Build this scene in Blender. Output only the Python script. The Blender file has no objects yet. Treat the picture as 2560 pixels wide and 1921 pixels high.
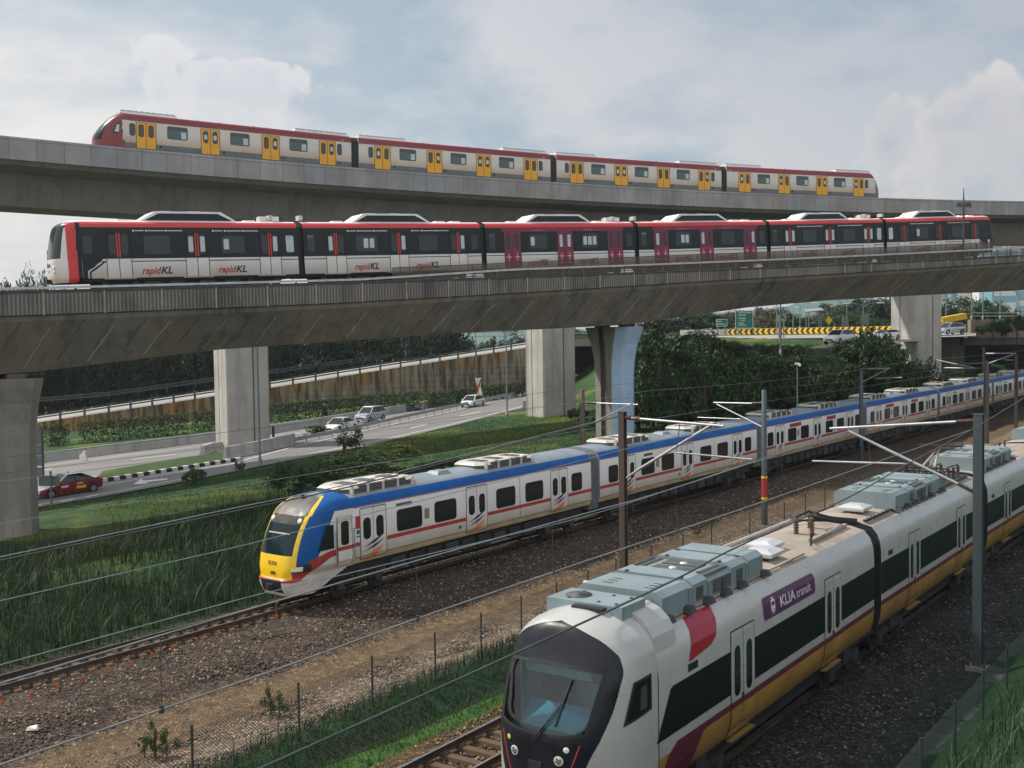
import bpy, bmesh, math, random
import numpy as np
from mathutils import Matrix, Vector
random.seed(7); RNG = np.random.default_rng(7)
S = bpy.context.scene
COL = S.collection
R = math.radians

HAZE = .00014
# ------------------------------------------------------------------ camera
F, CX, CY, CAMZ = 2700.0, 1280.0, 960.5, 10.0
PITCH = math.atan2(CY - 848, F); ROLL = 0.014
FW = Vector((0, math.cos(PITCH), -math.sin(PITCH)))
_u0 = Vector((0, math.sin(PITCH), math.cos(PITCH))); _r0 = Vector((1, 0, 0))
RT = _r0 * math.cos(ROLL) - _u0 * math.sin(ROLL)
UP = _u0 * math.cos(ROLL) + _r0 * math.sin(ROLL)
CAMP = Vector((0, 0, CAMZ))
def ray(x, y): return FW + RT * ((x - CX) / F) + UP * ((CY - y) / F)
def at(x, y, Y):
    r = ray(x, y); return CAMP + r * (Y / r.y)
def onz(x, y, z):
    r = ray(x, y); return CAMP + r * ((z - CAMZ) / r.z)
HA, HB = 0.06, 1.7                                     # highway plane z = HA * X + HB
def onroad(x, y, off=0.0):
    r = ray(x, y); k = (HB + off - CAMZ) / (r.z - HA * r.x); return CAMP + r * k
def roadz(X): return HA * X + HB
cd = bpy.data.cameras.new('camera'); cam = bpy.data.objects.new('camera', cd); COL.objects.link(cam)
cd.sensor_width = 36; cd.lens = 36 * F / 2560; cd.clip_end = 6000; cd.clip_start = 0.2
m3 = Matrix((RT, UP, -FW)).transposed()
cam.matrix_world = Matrix.Translation(CAMP) @ m3.to_4x4()
S.camera = cam

# ------------------------------------------------------------------ objects
def tag(o, label=None, cat=None, group=None, kind=None):
    if label: o['label'] = label
    if cat: o['category'] = cat
    if group: o['group'] = group
    if kind: o['kind'] = kind
    return o
def empty(name, loc, label, cat, group=None, rz=0.0):
    o = bpy.data.objects.new(name, None); COL.objects.link(o)
    o.location = loc; o.rotation_euler = (0, 0, rz); o.empty_display_size = .3
    return tag(o, label, cat, group)
def children(o): return [c for c in COL.objects if c.parent == o]
def copy_tree(o, parent=None):
    c = o.copy(); COL.objects.link(c)
    if parent is not None: c.parent = parent
    for ch in list(o.children): copy_tree(ch, c)
    return c

class MB:
    """collects faces with materials, builds one mesh object"""
    def __init__(s): s.v = []; s.f = []; s.mi = []; s.mats = []; s.sm = []
    def mat(s, m):
        if m not in s.mats: s.mats.append(m)
        return s.mats.index(m)
    def add(s, vs, fs, m, smooth=False):
        b = len(s.v); k = s.mat(m); s.v += [tuple(p) for p in vs]
        for f in fs: s.f.append([b + i for i in f]); s.mi.append(k); s.sm.append(smooth)
    def box(s, c, d, m, ax=None, chamfer=0):
        """box centred at c, size d, axes ax (3 vectors)"""
        ax = ax or (Vector((1, 0, 0)), Vector((0, 1, 0)), Vector((0, 0, 1)))
        c = Vector(c); vs = []
        for k in (-.5, .5):
            for i, j in ((-.5, -.5), (.5, -.5), (.5, .5), (-.5, .5)):
                ch = (1 - chamfer) if (chamfer and k > 0) else 1
                vs.append(c + ax[0] * (d[0] * i * ch) + ax[1] * (d[1] * j * ch) + ax[2] * (d[2] * k))
        s.add(vs, [(3, 2, 1, 0), (4, 5, 6, 7), (0, 1, 5, 4), (1, 2, 6, 5), (2, 3, 7, 6), (3, 0, 4, 7)], m)
    def bar(s, a, b, w, h, m):
        a, b = Vector(a), Vector(b); x = (b - a); L = x.length
        if L < 1e-6: return
        x = x / L; up = Vector((0, 0, 1)) if abs(x.z) < .95 else Vector((0, 1, 0))
        y = up.cross(x).normalized(); z = x.cross(y)
        s.box((a + b) / 2, (L, w, h), m, (x, y, z))
    def tube(s, pts, r, m, n=8, caps=True, smooth=True):
        pts = [Vector(p) for p in pts]; rs = r if isinstance(r, (list, tuple)) else [r] * len(pts)
        vs = []; fs = []
        for i, p in enumerate(pts):
            d = (pts[min(i + 1, len(pts) - 1)] - pts[max(i - 1, 0)]).normalized()
            up = Vector((0, 0, 1)) if abs(d.z) < .95 else Vector((1, 0, 0))
            a = up.cross(d).normalized(); b = d.cross(a)
            for k in range(n):
                t = 2 * math.pi * k / n; vs.append(p + (a * math.cos(t) + b * math.sin(t)) * rs[i])
        for i in range(len(pts) - 1):
            for k in range(n):
                k2 = (k + 1) % n; fs.append((i * n + k, i * n + k2, (i + 1) * n + k2, (i + 1) * n + k))
        s.add(vs, fs, m, smooth)
        if caps:
            s.add(vs[:n], [tuple(range(n))[::-1]], m); s.add(vs[-n:], [tuple(range(n))], m)
    def lathe(s, c, prof, m, n=12, smooth=True):
        vs = []; fs = []
        for r, z in prof:
            for k in range(n):
                t = 2 * math.pi * k / n; vs.append((c[0] + r * math.cos(t), c[1] + r * math.sin(t), c[2] + z))
        for i in range(len(prof) - 1):
            for k in range(n):
                k2 = (k + 1) % n; fs.append((i * n + k, i * n + k2, (i + 1) * n + k2, (i + 1) * n + k))
        s.add(vs, fs, m, smooth)
        s.add(vs[-n:], [tuple(range(n))], m)
    def loft(s, rings, mats, closed=True, smooth=False, caps=True):
        """rings of equal length; mats: one per segment or single"""
        n = len(rings[0])
        segs = n if closed else n - 1
        for k in range(segs):
            k2 = (k + 1) % n; m = mats[k] if isinstance(mats, (list, tuple)) else mats
            if m is None: continue
            vs = []; fs = []
            for r in rings: vs += [r[k], r[k2]]
            for i in range(len(rings) - 1): fs.append((2 * i, 2 * i + 1, 2 * i + 3, 2 * i + 2))
            s.add(vs, fs, m, smooth)
        if caps:
            m = caps if not isinstance(caps, bool) else (mats[0] if isinstance(mats, (list, tuple)) else mats)
            s.add(rings[0], [tuple(range(n))], m); s.add(rings[-1], [tuple(range(n))[::-1]], m)
    def prism(s, poly, a, b, m, msides=None):
        """poly of 3D points shifted from a to b (vectors)"""
        a, b = Vector(a), Vector(b); n = len(poly)
        v = [Vector(p) + a for p in poly] + [Vector(p) + b for p in poly]
        s.add(v, [tuple(range(n))[::-1], tuple(range(n, 2 * n))], m)
        s.add(v, [(i, (i + 1) % n, n + (i + 1) % n, n + i) for i in range(n)], msides or m)
    def build(s, name, parent=None, loc=None, smooth=0):
        me = bpy.data.meshes.new(name); me.from_pydata(s.v, [], s.f)
        for m in s.mats: me.materials.append(m)
        me.polygons.foreach_set('material_index', s.mi)
        me.polygons.foreach_set('use_smooth', s.sm)
        if smooth:                                                    # join shared corners, keep edges sharper than this angle crisp
            bm = bmesh.new(); bm.from_mesh(me); bmesh.ops.remove_doubles(bm, verts=bm.verts, dist=1e-5)
            bmesh.ops.recalc_face_normals(bm, faces=bm.faces); bm.to_mesh(me); bm.free()
            me.polygons.foreach_set('use_smooth', [True] * len(me.polygons)); me.set_sharp_from_angle(angle=R(smooth))
        me.update()
        o = bpy.data.objects.new(name, me); COL.objects.link(o)
        if parent is not None: o.parent = parent
        if loc is not None: o.location = loc
        return o
def np_mesh(name, verts, faces, mats, midx=None, parent=None):
    """fast mesh: verts (n,3), faces (m,k)"""
    me = bpy.data.meshes.new(name); n, (m, k) = len(verts), faces.shape
    me.vertices.add(n); me.vertices.foreach_set('co', np.ascontiguousarray(verts, np.float32).ravel())
    me.loops.add(m * k); me.loops.foreach_set('vertex_index', np.ascontiguousarray(faces, np.int32).ravel())
    me.polygons.add(m); me.polygons.foreach_set('loop_start', np.arange(0, m * k, k, dtype=np.int32))
    try: me.polygons.foreach_set('loop_total', np.full(m, k, np.int32))
    except Exception: pass
    for q in mats: me.materials.append(q)
    if midx is not None: me.polygons.foreach_set('material_index', np.ascontiguousarray(midx, np.int32))
    me.update(calc_edges=True); me.validate()
    o = bpy.data.objects.new(name, me); COL.objects.link(o)
    if parent is not None: o.parent = parent
    return o

# ------------------------------------------------------------------ materials
def srgb(r, g, b):
    f = lambda c: (c / 255 / 12.92) if c / 255 <= .04045 else ((c / 255 + .055) / 1.055) ** 2.4
    return (f(r), f(g), f(b))
class NT:
    def __init__(s, name):
        s.m = bpy.data.materials.new(name); s.m.use_nodes = True; s.t = s.m.node_tree; s.n = s.t.nodes
        s.b = s.n['Principled BSDF']; s.out = s.n['Material Output']
    def new(s, ty, **k):
        n = s.n.new(ty)
        for a, v in k.items(): setattr(n, a, v)
        return n
    def link(s, a, b): s.t.links.new(a, b)
    def coord(s, sc=(1, 1, 1), kind='Object', rot=(0, 0, 0)):
        tc = s.new('ShaderNodeTexCoord'); mp = s.new('ShaderNodeMapping')
        mp.inputs['Scale'].default_value = sc; mp.inputs['Rotation'].default_value = rot
        s.link(tc.outputs[kind], mp.inputs['Vector']); return mp.outputs['Vector']
    def noise(s, vec, scale, detail=4, rough=.55):
        n = s.new('ShaderNodeTexNoise'); n.inputs['Scale'].default_value = scale
        n.inputs['Detail'].default_value = detail; n.inputs['Roughness'].default_value = rough
        if vec is not None: s.link(vec, n.inputs['Vector'])
        return n.outputs['Fac']
    def ramp(s, fac, stops, interp='LINEAR'):
        r = s.new('ShaderNodeValToRGB'); e = r.color_ramp.elements; r.color_ramp.interpolation = interp
        while len(e) < len(stops): e.new(.5)
        for i, (p, c) in enumerate(stops):
            e[i].position = p; e[i].color = (*c, 1) if not isinstance(c, (int, float)) else (c, c, c, 1)
        s.link(fac, r.inputs[0]); return r.outputs['Color']
    def mix(s, fac, a, b, blend='MIX'):
        x = s.new('ShaderNodeMix', data_type='RGBA', blend_type=blend)
        for sock, v in ((x.inputs[0], fac), (x.inputs[6], a), (x.inputs[7], b)):
            if isinstance(v, (int, float)): sock.default_value = v
            elif isinstance(v, tuple): sock.default_value = (*v, 1)
            else: s.link(v, sock)
        return x.outputs[2]
    def math(s, op, a, b=None, c=None, clamp=False):
        x = s.new('ShaderNodeMath', operation=op, use_clamp=clamp)
        for i, v in enumerate((a, b, c)):
            if v is None: continue
            if isinstance(v, (int, float)): x.inputs[i].default_value = v
            else: s.link(v, x.inputs[i])
        return x.outputs[0]
    def sep(s, vec):
        x = s.new('ShaderNodeSeparateXYZ'); s.link(vec, x.inputs[0]); return x.outputs
    def bump(s, h, strength=.3, dist=.05):
        b = s.new('ShaderNodeBump'); b.inputs['Strength'].default_value = strength; b.inputs['Distance'].default_value = dist
        s.link(h, b.inputs['Height']); s.link(b.outputs[0], s.b.inputs['Normal'])
    def fin(s, col=None, rough=.6, metal=0, spec=.5, coat=0):
        if col is not None:
            if isinstance(col, tuple): s.b.inputs['Base Color'].default_value = (*col, 1)
            else: s.link(col, s.b.inputs['Base Color'])
        if isinstance(rough, (int, float)): s.b.inputs['Roughness'].default_value = rough
        else: s.link(rough, s.b.inputs['Roughness'])
        s.b.inputs['Metallic'].default_value = metal; s.b.inputs['Specular IOR Level'].default_value = spec
        if coat: s.b.inputs['Coat Weight'].default_value = coat; s.b.inputs['Coat Roughness'].default_value = .08
        return s.m
def sc3(c, k): return tuple(min(1, x * k) for x in c)
def paint(name, col, rough=.4, metal=0, var=.12, scale=1.5, dirt=None, coat=0, streak=False, spec=.5, bump=0):
    """paint, metal or plastic with uneven tone; dirt = (colour, z full, z none, amount)"""
    t = NT(name); v = t.coord((1, 1, .12) if streak else (1, 1, 1))
    n = t.noise(v, scale, 6, .6)
    c = t.mix(t.ramp(n, [(.3, 0.), (.7, 1.)]), sc3(col, 1 - var), sc3(col, 1 + var))
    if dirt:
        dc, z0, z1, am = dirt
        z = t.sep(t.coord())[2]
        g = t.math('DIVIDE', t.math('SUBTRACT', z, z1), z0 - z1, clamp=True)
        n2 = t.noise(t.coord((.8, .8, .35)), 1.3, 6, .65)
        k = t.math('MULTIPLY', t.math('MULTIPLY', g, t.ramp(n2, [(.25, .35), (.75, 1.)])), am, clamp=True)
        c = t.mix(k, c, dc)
    r = t.ramp(t.noise(t.coord(), 3, 4), [(.3, max(.03, rough - .08)), (.7, min(1, rough + .12))])
    if bump: t.bump(t.noise(t.coord(), 40, 3), bump, .01)
    return t.fin(c, r, metal, spec, coat)
def concrete(name, col, dark, streak=.6, pores=.25, warm=None, scale=.35):
    t = NT(name)
    a = t.noise(t.coord((1, 1, .14)), 1.1, 8, .65); b = t.noise(t.coord(), scale, 6, .6); d = t.noise(t.coord(), 9, 6, .7)
    c = t.mix(t.ramp(b, [(.35, 0.), (.65, 1.)]), sc3(col, .86), sc3(col, 1.12))
    c = t.mix(t.math('MULTIPLY', t.ramp(a, [(.48, 0.), (.72, 1.)]), streak), c, dark)
    if warm: c = t.mix(t.math('MULTIPLY', t.ramp(t.noise(t.coord((1, 1, .3)), .22, 5), [(.45, 0.), (.65, 1.)]), .5), c, warm)
    c = t.mix(t.math('MULTIPLY', t.ramp(d, [(.3, 1.), (.5, 0.)]), pores), c, sc3(dark, .8))
    t.bump(d, .25, .02)
    return t.fin(c, .88, spec=.25)
def glass(name, col=(.012, .016, .018), rough=.06, spec=.6):
    t = NT(name); n = t.noise(t.coord(), .8, 3)
    return t.fin(t.mix(n, sc3(col, .7), sc3(col, 1.5)), rough, spec=spec)
def foliage(name, c1, c2, c3, trans=.25):
    t = NT(name); g = t.new('ShaderNodeNewGeometry'); n = t.noise(t.coord(), .9, 3)
    c = t.mix(g.outputs['Random Per Island'], c1, c2)
    c = t.mix(t.ramp(n, [(.4, 0.), (.7, 1.)]), c, c3)
    t.fin(c, .55, spec=.3)
    tr = t.new('ShaderNodeBsdfTranslucent'); t.link(c, tr.inputs['Color'])
    mx = t.new('ShaderNodeMixShader'); mx.inputs[0].default_value = trans
    t.link(t.b.outputs[0], mx.inputs[1]); t.link(tr.outputs[0], mx.inputs[2]); t.link(mx.outputs[0], t.out.inputs[0])
    return t.m
def meshmat(name, col, cell, wire, rough=.6, rot=45):
    """chain-link or netting: crossed wires cut out of a sheet; uses the sheet's own x/z"""
    t = NT(name); v = t.sep(t.coord((1, 1, 1)))
    a = t.math('ADD', v[0], v[2]); b = t.math('SUBTRACT', v[0], v[2])
    fa = t.math('LESS_THAN', t.math('FRACT', t.math('DIVIDE', a, cell)), wire)
    fb = t.math('LESS_THAN', t.math('FRACT', t.math('DIVIDE', b, cell)), wire)
    k = t.math('MAXIMUM', fa, fb)
    t.fin(col, rough); t.link(k, t.b.inputs['Alpha']); return t.m

CON_LOW = concrete('weathered_viaduct_concrete', (.19, .175, .15), (.045, .042, .038), .75, .3, (.24, .19, .13))
CON_PAR = concrete('parapet_concrete', (.22, .21, .195), (.05, .048, .045), .8, .3)
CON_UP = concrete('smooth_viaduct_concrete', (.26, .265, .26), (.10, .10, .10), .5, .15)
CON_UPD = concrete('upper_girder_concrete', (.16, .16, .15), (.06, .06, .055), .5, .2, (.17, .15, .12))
CON_PIER = concrete('pier_concrete', (.42, .405, .38), (.20, .19, .175), .55, .2)
CON_BLUE = concrete('blue_washed_concrete', (.36, .50, .66), (.20, .27, .34), .4, .1)
CON_ROAD = concrete('barrier_concrete', (.42, .42, .41), (.16, .16, .155), .6, .2)
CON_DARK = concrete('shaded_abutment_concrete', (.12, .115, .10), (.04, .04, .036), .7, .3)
CRACK = paint('lime_streak', (.46, .44, .40), .9, var=.3)
STEEL = paint('galvanised_steel', (.42, .43, .44), .42, .7, .2, 2.5)
STEELD = paint('dark_painted_steel', (.05, .06, .065), .5, .3, .3)
MASTG = paint('grey_green_mast_steel', (.06, .08, .088), .45, .3, .25, 1.2, streak=True)
MASTB = paint('brown_mast_steel', (.085, .066, .052), .55, .3, .3, 1.2, streak=True)
RUST = paint('rusty_steel', (.16, .075, .04), .8, .2, .4, 4)
BLACK = paint('black_rubber', (.015, .016, .018), .7, 0, .3)
UNDER = paint('dirty_underframe', (.022, .021, .022), .8, 0, .4)
WHITEP = paint('white_road_paint', (.62, .62, .60), .7, 0, .2, 4)
WIRE = paint('copper_wire', (.10, .105, .105), .4, .6, .2)
WIREL = paint('bright_wire', (.34, .35, .35), .35, .7, .2)
INSUL = paint('brown_insulator', (.10, .05, .035), .25, 0, .3)
GLASS = glass('dark_train_glass')
GLASSC = glass('car_glass', (.01, .013, .016), .04)

# ------------------------------------------------------------------ world and sun
SUN_AZ, SUN_EL = R(-72), R(48)                          # azimuth from +Y towards +X
w = bpy.data.worlds.new('World'); S.world = w; w.use_nodes = True
nt = w.node_tree; N = nt.nodes; L_ = nt.links.new
bg = N['Background']
sky = N.new('ShaderNodeTexSky'); sky.sky_type = 'NISHITA'; sky.sun_disc = False
sky.sun_elevation = SUN_EL; sky.sun_rotation = SUN_AZ; sky.air_density = 1.4; sky.dust_density = 3.0; sky.ozone_density = 1.2
tc = N.new('ShaderNodeTexCoord')
def wn(ty, **k):
    n = N.new(ty)
    for a, v in k.items(): setattr(n, a, v)
    return n
def wmath(op, a, b=None, c=None, clamp=False):
    x = wn('ShaderNodeMath', operation=op, use_clamp=clamp)
    for i, v in enumerate((a, b, c)):
        if v is None: continue
        if isinstance(v, (int, float)): x.inputs[i].default_value = v
        else: L_(v, x.inputs[i])
    return x.outputs[0]
def wmix(f, a, b):
    x = wn('ShaderNodeMix', data_type='RGBA')
    for s_, v in ((x.inputs[0], f), (x.inputs[6], a), (x.inputs[7], b)):
        if isinstance(v, (int, float)): s_.default_value = v
        elif isinstance(v, tuple): s_.default_value = (*v, 1)
        else: L_(v, s_)
    return x.outputs[2]
def wramp(f, stops):
    r = wn('ShaderNodeValToRGB'); e = r.color_ramp.elements
    while len(e) < len(stops): e.new(.5)
    for i, (p, c) in enumerate(stops):
        e[i].position = p; e[i].color = (c, c, c, 1) if isinstance(c, (int, float)) else (*c, 1)
    L_(f, r.inputs[0]); return r.outputs['Color']
def wnoise(vec, scale, detail=5, rough=.55, dist=0):
    n = wn('ShaderNodeTexNoise'); n.inputs['Scale'].default_value = scale; n.inputs['Detail'].default_value = detail
    n.inputs['Roughness'].default_value = rough; n.inputs['Distortion'].default_value = dist; L_(vec, n.inputs['Vector']); return n.outputs['Fac']
def wmap(sc, loc=(0, 0, 0)):
    m = wn('ShaderNodeMapping'); m.inputs['Scale'].default_value = sc; m.inputs['Location'].default_value = loc
    L_(tc.outputs['Generated'], m.inputs['Vector']); return m.outputs['Vector']
sx = wn('ShaderNodeSeparateXYZ'); L_(tc.outputs['Generated'], sx.inputs[0])
dx, dy, dz = sx.outputs
# high thin cloud: long soft streaks; brighter towards the sun and the horizon
thin = wnoise(wmap((1.0, 1.0, 2.6), (.3, .1, .2)), 2.6, 7, .55, .35)
fine = wnoise(wmap((1.0, 1.0, 2.0), (4.1, 2.7, 1.2)), 7.5, 6, .6, .2)
thinm = wramp(wmath('ADD', wmath('MULTIPLY', thin, .75), wmath('MULTIPLY', fine, .25)), [(.40, .0), (.54, 1.0)])
side = wmath('MULTIPLY_ADD', dx, -1.25, .5, clamp=True)       # towards the sun's side of the sky
low = wmath('SUBTRACT', 1.0, wmath('MULTIPLY', dz, 3.0), clamp=True)
white = wmath('ADD', wmath('MULTIPLY', side, .78), wmath('MULTIPLY', low, .42), clamp=True)
blue = wmix(white, (1.75, 2.7, 3.7), (4.6, 5.2, 5.7))
cloudc = wmix(white, (3.6, 4.05, 4.65), (7.5, 7.1, 6.9))
base = wmix(thinm, blue, cloudc)
# heaped clouds: banks with billowed tops standing at their own bearings
az = wmath('DIVIDE', dx, dy); el = wmath('DIVIDE', dz, dy); front = wmath('GREATER_THAN', dy, .05)
def cumulus(cx, cz, wx, hz, ns, seed, thr):
    vv = wmap((1, 1, 1), (seed, seed * .7, -seed))
    vo = wn('ShaderNodeTexVoronoi', feature='F1'); vo.inputs['Scale'].default_value = ns * 1.7
    wv = wn('ShaderNodeMix', data_type='VECTOR'); nz_ = wn('ShaderNodeTexNoise'); nz_.inputs['Scale'].default_value = ns * 1.2; L_(vv, nz_.inputs['Vector']); wv.inputs[0].default_value = .10; L_(vv, wv.inputs[4]); L_(nz_.outputs['Color'], wv.inputs[5]); L_(wv.outputs[1], vo.inputs['Vector'])
    n = wmath('ADD', wmath('MULTIPLY', wnoise(vv, ns, 4, .6), 1.1), wmath('MULTIPLY', vo.outputs['Distance'], -.55))
    a = wmath('DIVIDE', wmath('SUBTRACT', az, cx), wx); e = wmath('DIVIDE', wmath('SUBTRACT', el, cz), hz)
    up = wmath('MAXIMUM', e, wmath('MULTIPLY', e, -.25))       # falls off quickly at the top, slowly towards the base
    r2 = wmath('ADD', wmath('MULTIPLY', a, a), wmath('MULTIPLY', up, up))
    d = wmath('ADD', wmath('SUBTRACT', n, thr), wmath('MULTIPLY', wmath('SUBTRACT', 1.0, r2), .42))
    m = wmath('MULTIPLY', wramp(wmath('DIVIDE', d, .16, clamp=True), [(0., 0.), (1., 1.)]), front)
    base_fade = wmath('ADD', 1.0, wmath('MULTIPLY', wmath('MINIMUM', e, 0.0), .22), clamp=True)
    lit = wmath('MULTIPLY', wmath('SUBTRACT', 1.0, wmath('DIVIDE', d, .62), clamp=True), wramp(n, [(.05, .5), (.45, 1.)]))
    return wmath('MULTIPLY', m, base_fade), lit
for cx, cz, wx, hz, ns, seed, thr, body, rim in (
        (-.315, .262, .040, .022, 17, 3.3, .34, (5.6, 5.7, 6.1), (7.4, 7.15, 7.0)), (-.25, .246, .075, .016, 19, 7.7, .38, (5.5, 5.6, 6.0), (6.7, 6.5, 6.5)),
        (.355, .195, .042, .034, 16, 8.1, .30, (4.0, 4.2, 4.75), (6.6, 6.2, 6.1)), (.45, .198, .095, .040, 14, 5.2, .28, (4.0, 4.2, 4.75), (6.8, 6.3, 6.1))):
    m_, e_ = cumulus(cx, cz, wx, hz, ns, seed, thr)
    base = wmix(m_, base, wmix(e_, body, rim))
# brightness added to the unseen sky behind the viewer, lighting the near sides
rear_boost = wmath('MULTIPLY_ADD', dy, -1.6, .1, clamp=True)
base = wmix(wmath('MULTIPLY', rear_boost, .9), base, (11.0, 10.8, 10.8))
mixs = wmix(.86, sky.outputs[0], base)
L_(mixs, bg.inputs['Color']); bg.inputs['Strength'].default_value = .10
sd = bpy.data.lights.new('sun', 'SUN'); so = bpy.data.objects.new('sun', sd); COL.objects.link(so)
sd.energy = 4.0; sd.angle = R(1.5); sd.color = (1.0, .93, .82)
sdir = Vector((math.sin(SUN_AZ) * math.cos(SUN_EL), math.cos(SUN_AZ) * math.cos(SUN_EL), math.sin(SUN_EL)))
so.rotation_euler = sdir.to_track_quat('Z', 'Y').to_euler(); so.location = (0, 0, 80)
vs = S.view_settings; vs.view_transform = 'Standard'; vs.look = 'None'; vs.exposure = .3; vs.gamma = 1; vs.use_curve_mapping = False
S.cycles.max_bounces = 6; S.cycles.transparent_max_bounces = 24; S.cycles.use_denoising = True
S.cycles.sample_clamp_indirect = 6

# ------------------------------------------------------------------ paths (arc with gradient): point, heading
class Path:
    def __init__(s, *p): s.p = p
    def pt(s, a, d=0.0, h=0.0):
        X0, Y0, th, k, z0, g, q = s.p; t = th + k * a
        if abs(k) < 1e-9: x, y = X0 + math.sin(th) * a, Y0 + math.cos(th) * a
        else: x, y = X0 + (math.cos(th) - math.cos(t)) / k, Y0 + (math.sin(t) - math.sin(th)) / k
        return Vector((x + math.cos(t) * d, y - math.sin(t) * d, z0 + g * a + q * a * a + h))
    def axes(s, a):
        t = s.p[2] + s.p[3] * a
        return Vector((math.sin(t), math.cos(t), 0)), Vector((math.cos(t), -math.sin(t), 0)), Vector((0, 0, 1))
LRT = Path(-12.832, 66.8908, .9719, .0021, 13.9909, .0446, .0001)      # near side of the middle train, at its skirt
MRT = Path(-32.1443, 88.2991, .96527, .002681, 26.1018, -.00792, .000105)  # near side of the top train, at its door sills
KTM = Path(4.3501, 56.7266, .6609, 0, .05, .0111, 0)                   # near side of the blue-roofed train, at the rails
KLIA = Path(5.1046, 24.0754, .6179, .0009, .1565, .0025, 0)            # near side of the purple-sign train, at the rails
def interp(tab, x):
    if x <= tab[0][0]: return tab[0][1]
    for (a, b), (c, d) in zip(tab, tab[1:]):
        if x <= c: return b + (d - b) * (x - a) / (c - a)
    return tab[-1][1]
def scurve(tab, x):
    """smooth curve through a table (cubic, finite-difference slopes)"""
    n = len(tab)
    if x <= tab[0][0]: return tab[0][1]
    if x >= tab[-1][0]: return tab[-1][1]
    i = 0
    while tab[i + 1][0] < x: i += 1
    def sl(k):
        if k == 0: return (tab[1][1] - tab[0][1]) / (tab[1][0] - tab[0][0])
        if k == n - 1: return (tab[-1][1] - tab[-2][1]) / (tab[-1][0] - tab[-2][0])
        a, b = (tab[k][1] - tab[k - 1][1]) / (tab[k][0] - tab[k - 1][0]), (tab[k + 1][1] - tab[k][1]) / (tab[k + 1][0] - tab[k][0])
        return 0 if a * b <= 0 else 2 * a * b / (a + b)
    h = tab[i + 1][0] - tab[i][0]; t = (x - tab[i][0]) / h; m0, m1 = sl(i) * h, sl(i + 1) * h; a, b = tab[i][1], tab[i + 1][1]
    return (2 * t ** 3 - 3 * t * t + 1) * a + (t ** 3 - 2 * t * t + t) * m0 + (-2 * t ** 3 + 3 * t * t) * b + (t ** 3 - t * t) * m1
def frange(a, b, st):
    n = max(1, round((b - a) / st)); return [a + (b - a) * i / n for i in range(n + 1)]
def text_mesh(s, size=1.0, shear=0.0, bold=0.0, align='LEFT'):
    c = bpy.data.curves.new('lettering', 'FONT'); c.body = s; c.size = size; c.shear = shear; c.offset = bold; c.align_x = align
    c.resolution_u = 3; c.fill_mode = 'FRONT'
    o = bpy.data.objects.new('lettering', c); COL.objects.link(o)
    bpy.context.view_layer.update()
    me = o.evaluated_get(bpy.context.evaluated_depsgraph_get()).to_mesh()
    vs_ = [tuple(v.co) for v in me.vertices]; fs_ = [tuple(p.vertices) for p in me.polygons]
    o.to_mesh_clear(); bpy.data.objects.remove(o); bpy.data.curves.remove(c)
    return vs_, fs_
# ------------------------------------------------------------------ terrain
NK = (math.cos(.6609), -math.sin(.6609)); DK = (math.sin(.6609), math.cos(.6609)); V0 = -31.39
def sstep(x, a, b):
    t = np.clip((x - a) / (b - a), 0, 1); return t * t * (3 - 2 * t)
def vt(X, Y): return X * NK[0] + Y * NK[1] - V0, X * DK[0] + Y * DK[1]
def vw(v, t): return v + .041 * (t - 22) * np.clip((v - 3) / 6, 0, 1)
def from_vt(v, t):
    v = v + V0; return v * NK[0] + t * DK[0], v * NK[1] + t * DK[1]
def ground(X, Y):
    X = np.asarray(X, float); Y = np.asarray(Y, float)
    v, t = vt(X, Y)
    tc_ = np.clip(t, -40, 200)
    zk = -.22 + .0111 * (tc_ - 47.5); zr = -.12
    z = zk + (zr - zk) * sstep(v, 7.5, 12.5)
    z = z - .7 * sstep(v, 9.7, 11.0) * (1 - sstep(v, 11.3, 12.3))        # drain beside the second line
    z = z - .35 * sstep(v, 2.2, 4.6) * (1 - sstep(v, 7, 9))               # foot of the ballast shoulder
    z = z + .5 * np.clip(v - 23.4, 0, 6) + .12 * np.clip(v - 29.4, 0, 60)   # bank towards the viewer
    lawn = HA * np.clip(X, -120, 70) + HB - .06
    z = z + (lawn - z) * sstep(-v, 3.2, 9.5)
    hi = 8.55 + .022 * (np.clip(Y, 100, 260) - 116)
    sh = 10.5 * sstep(t, 116, 130); e = sstep(Y, 88, 113) * sstep(X, 8, 23) * sstep(-v - sh, 4.5, 12.5)
    z = z + (hi - z) * e
    far = sstep(np.hypot(X, Y), 260, 500)
    z = z + (2.0 - z) * far
    return z
def gz(X, Y): return float(ground(X, Y))

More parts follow.
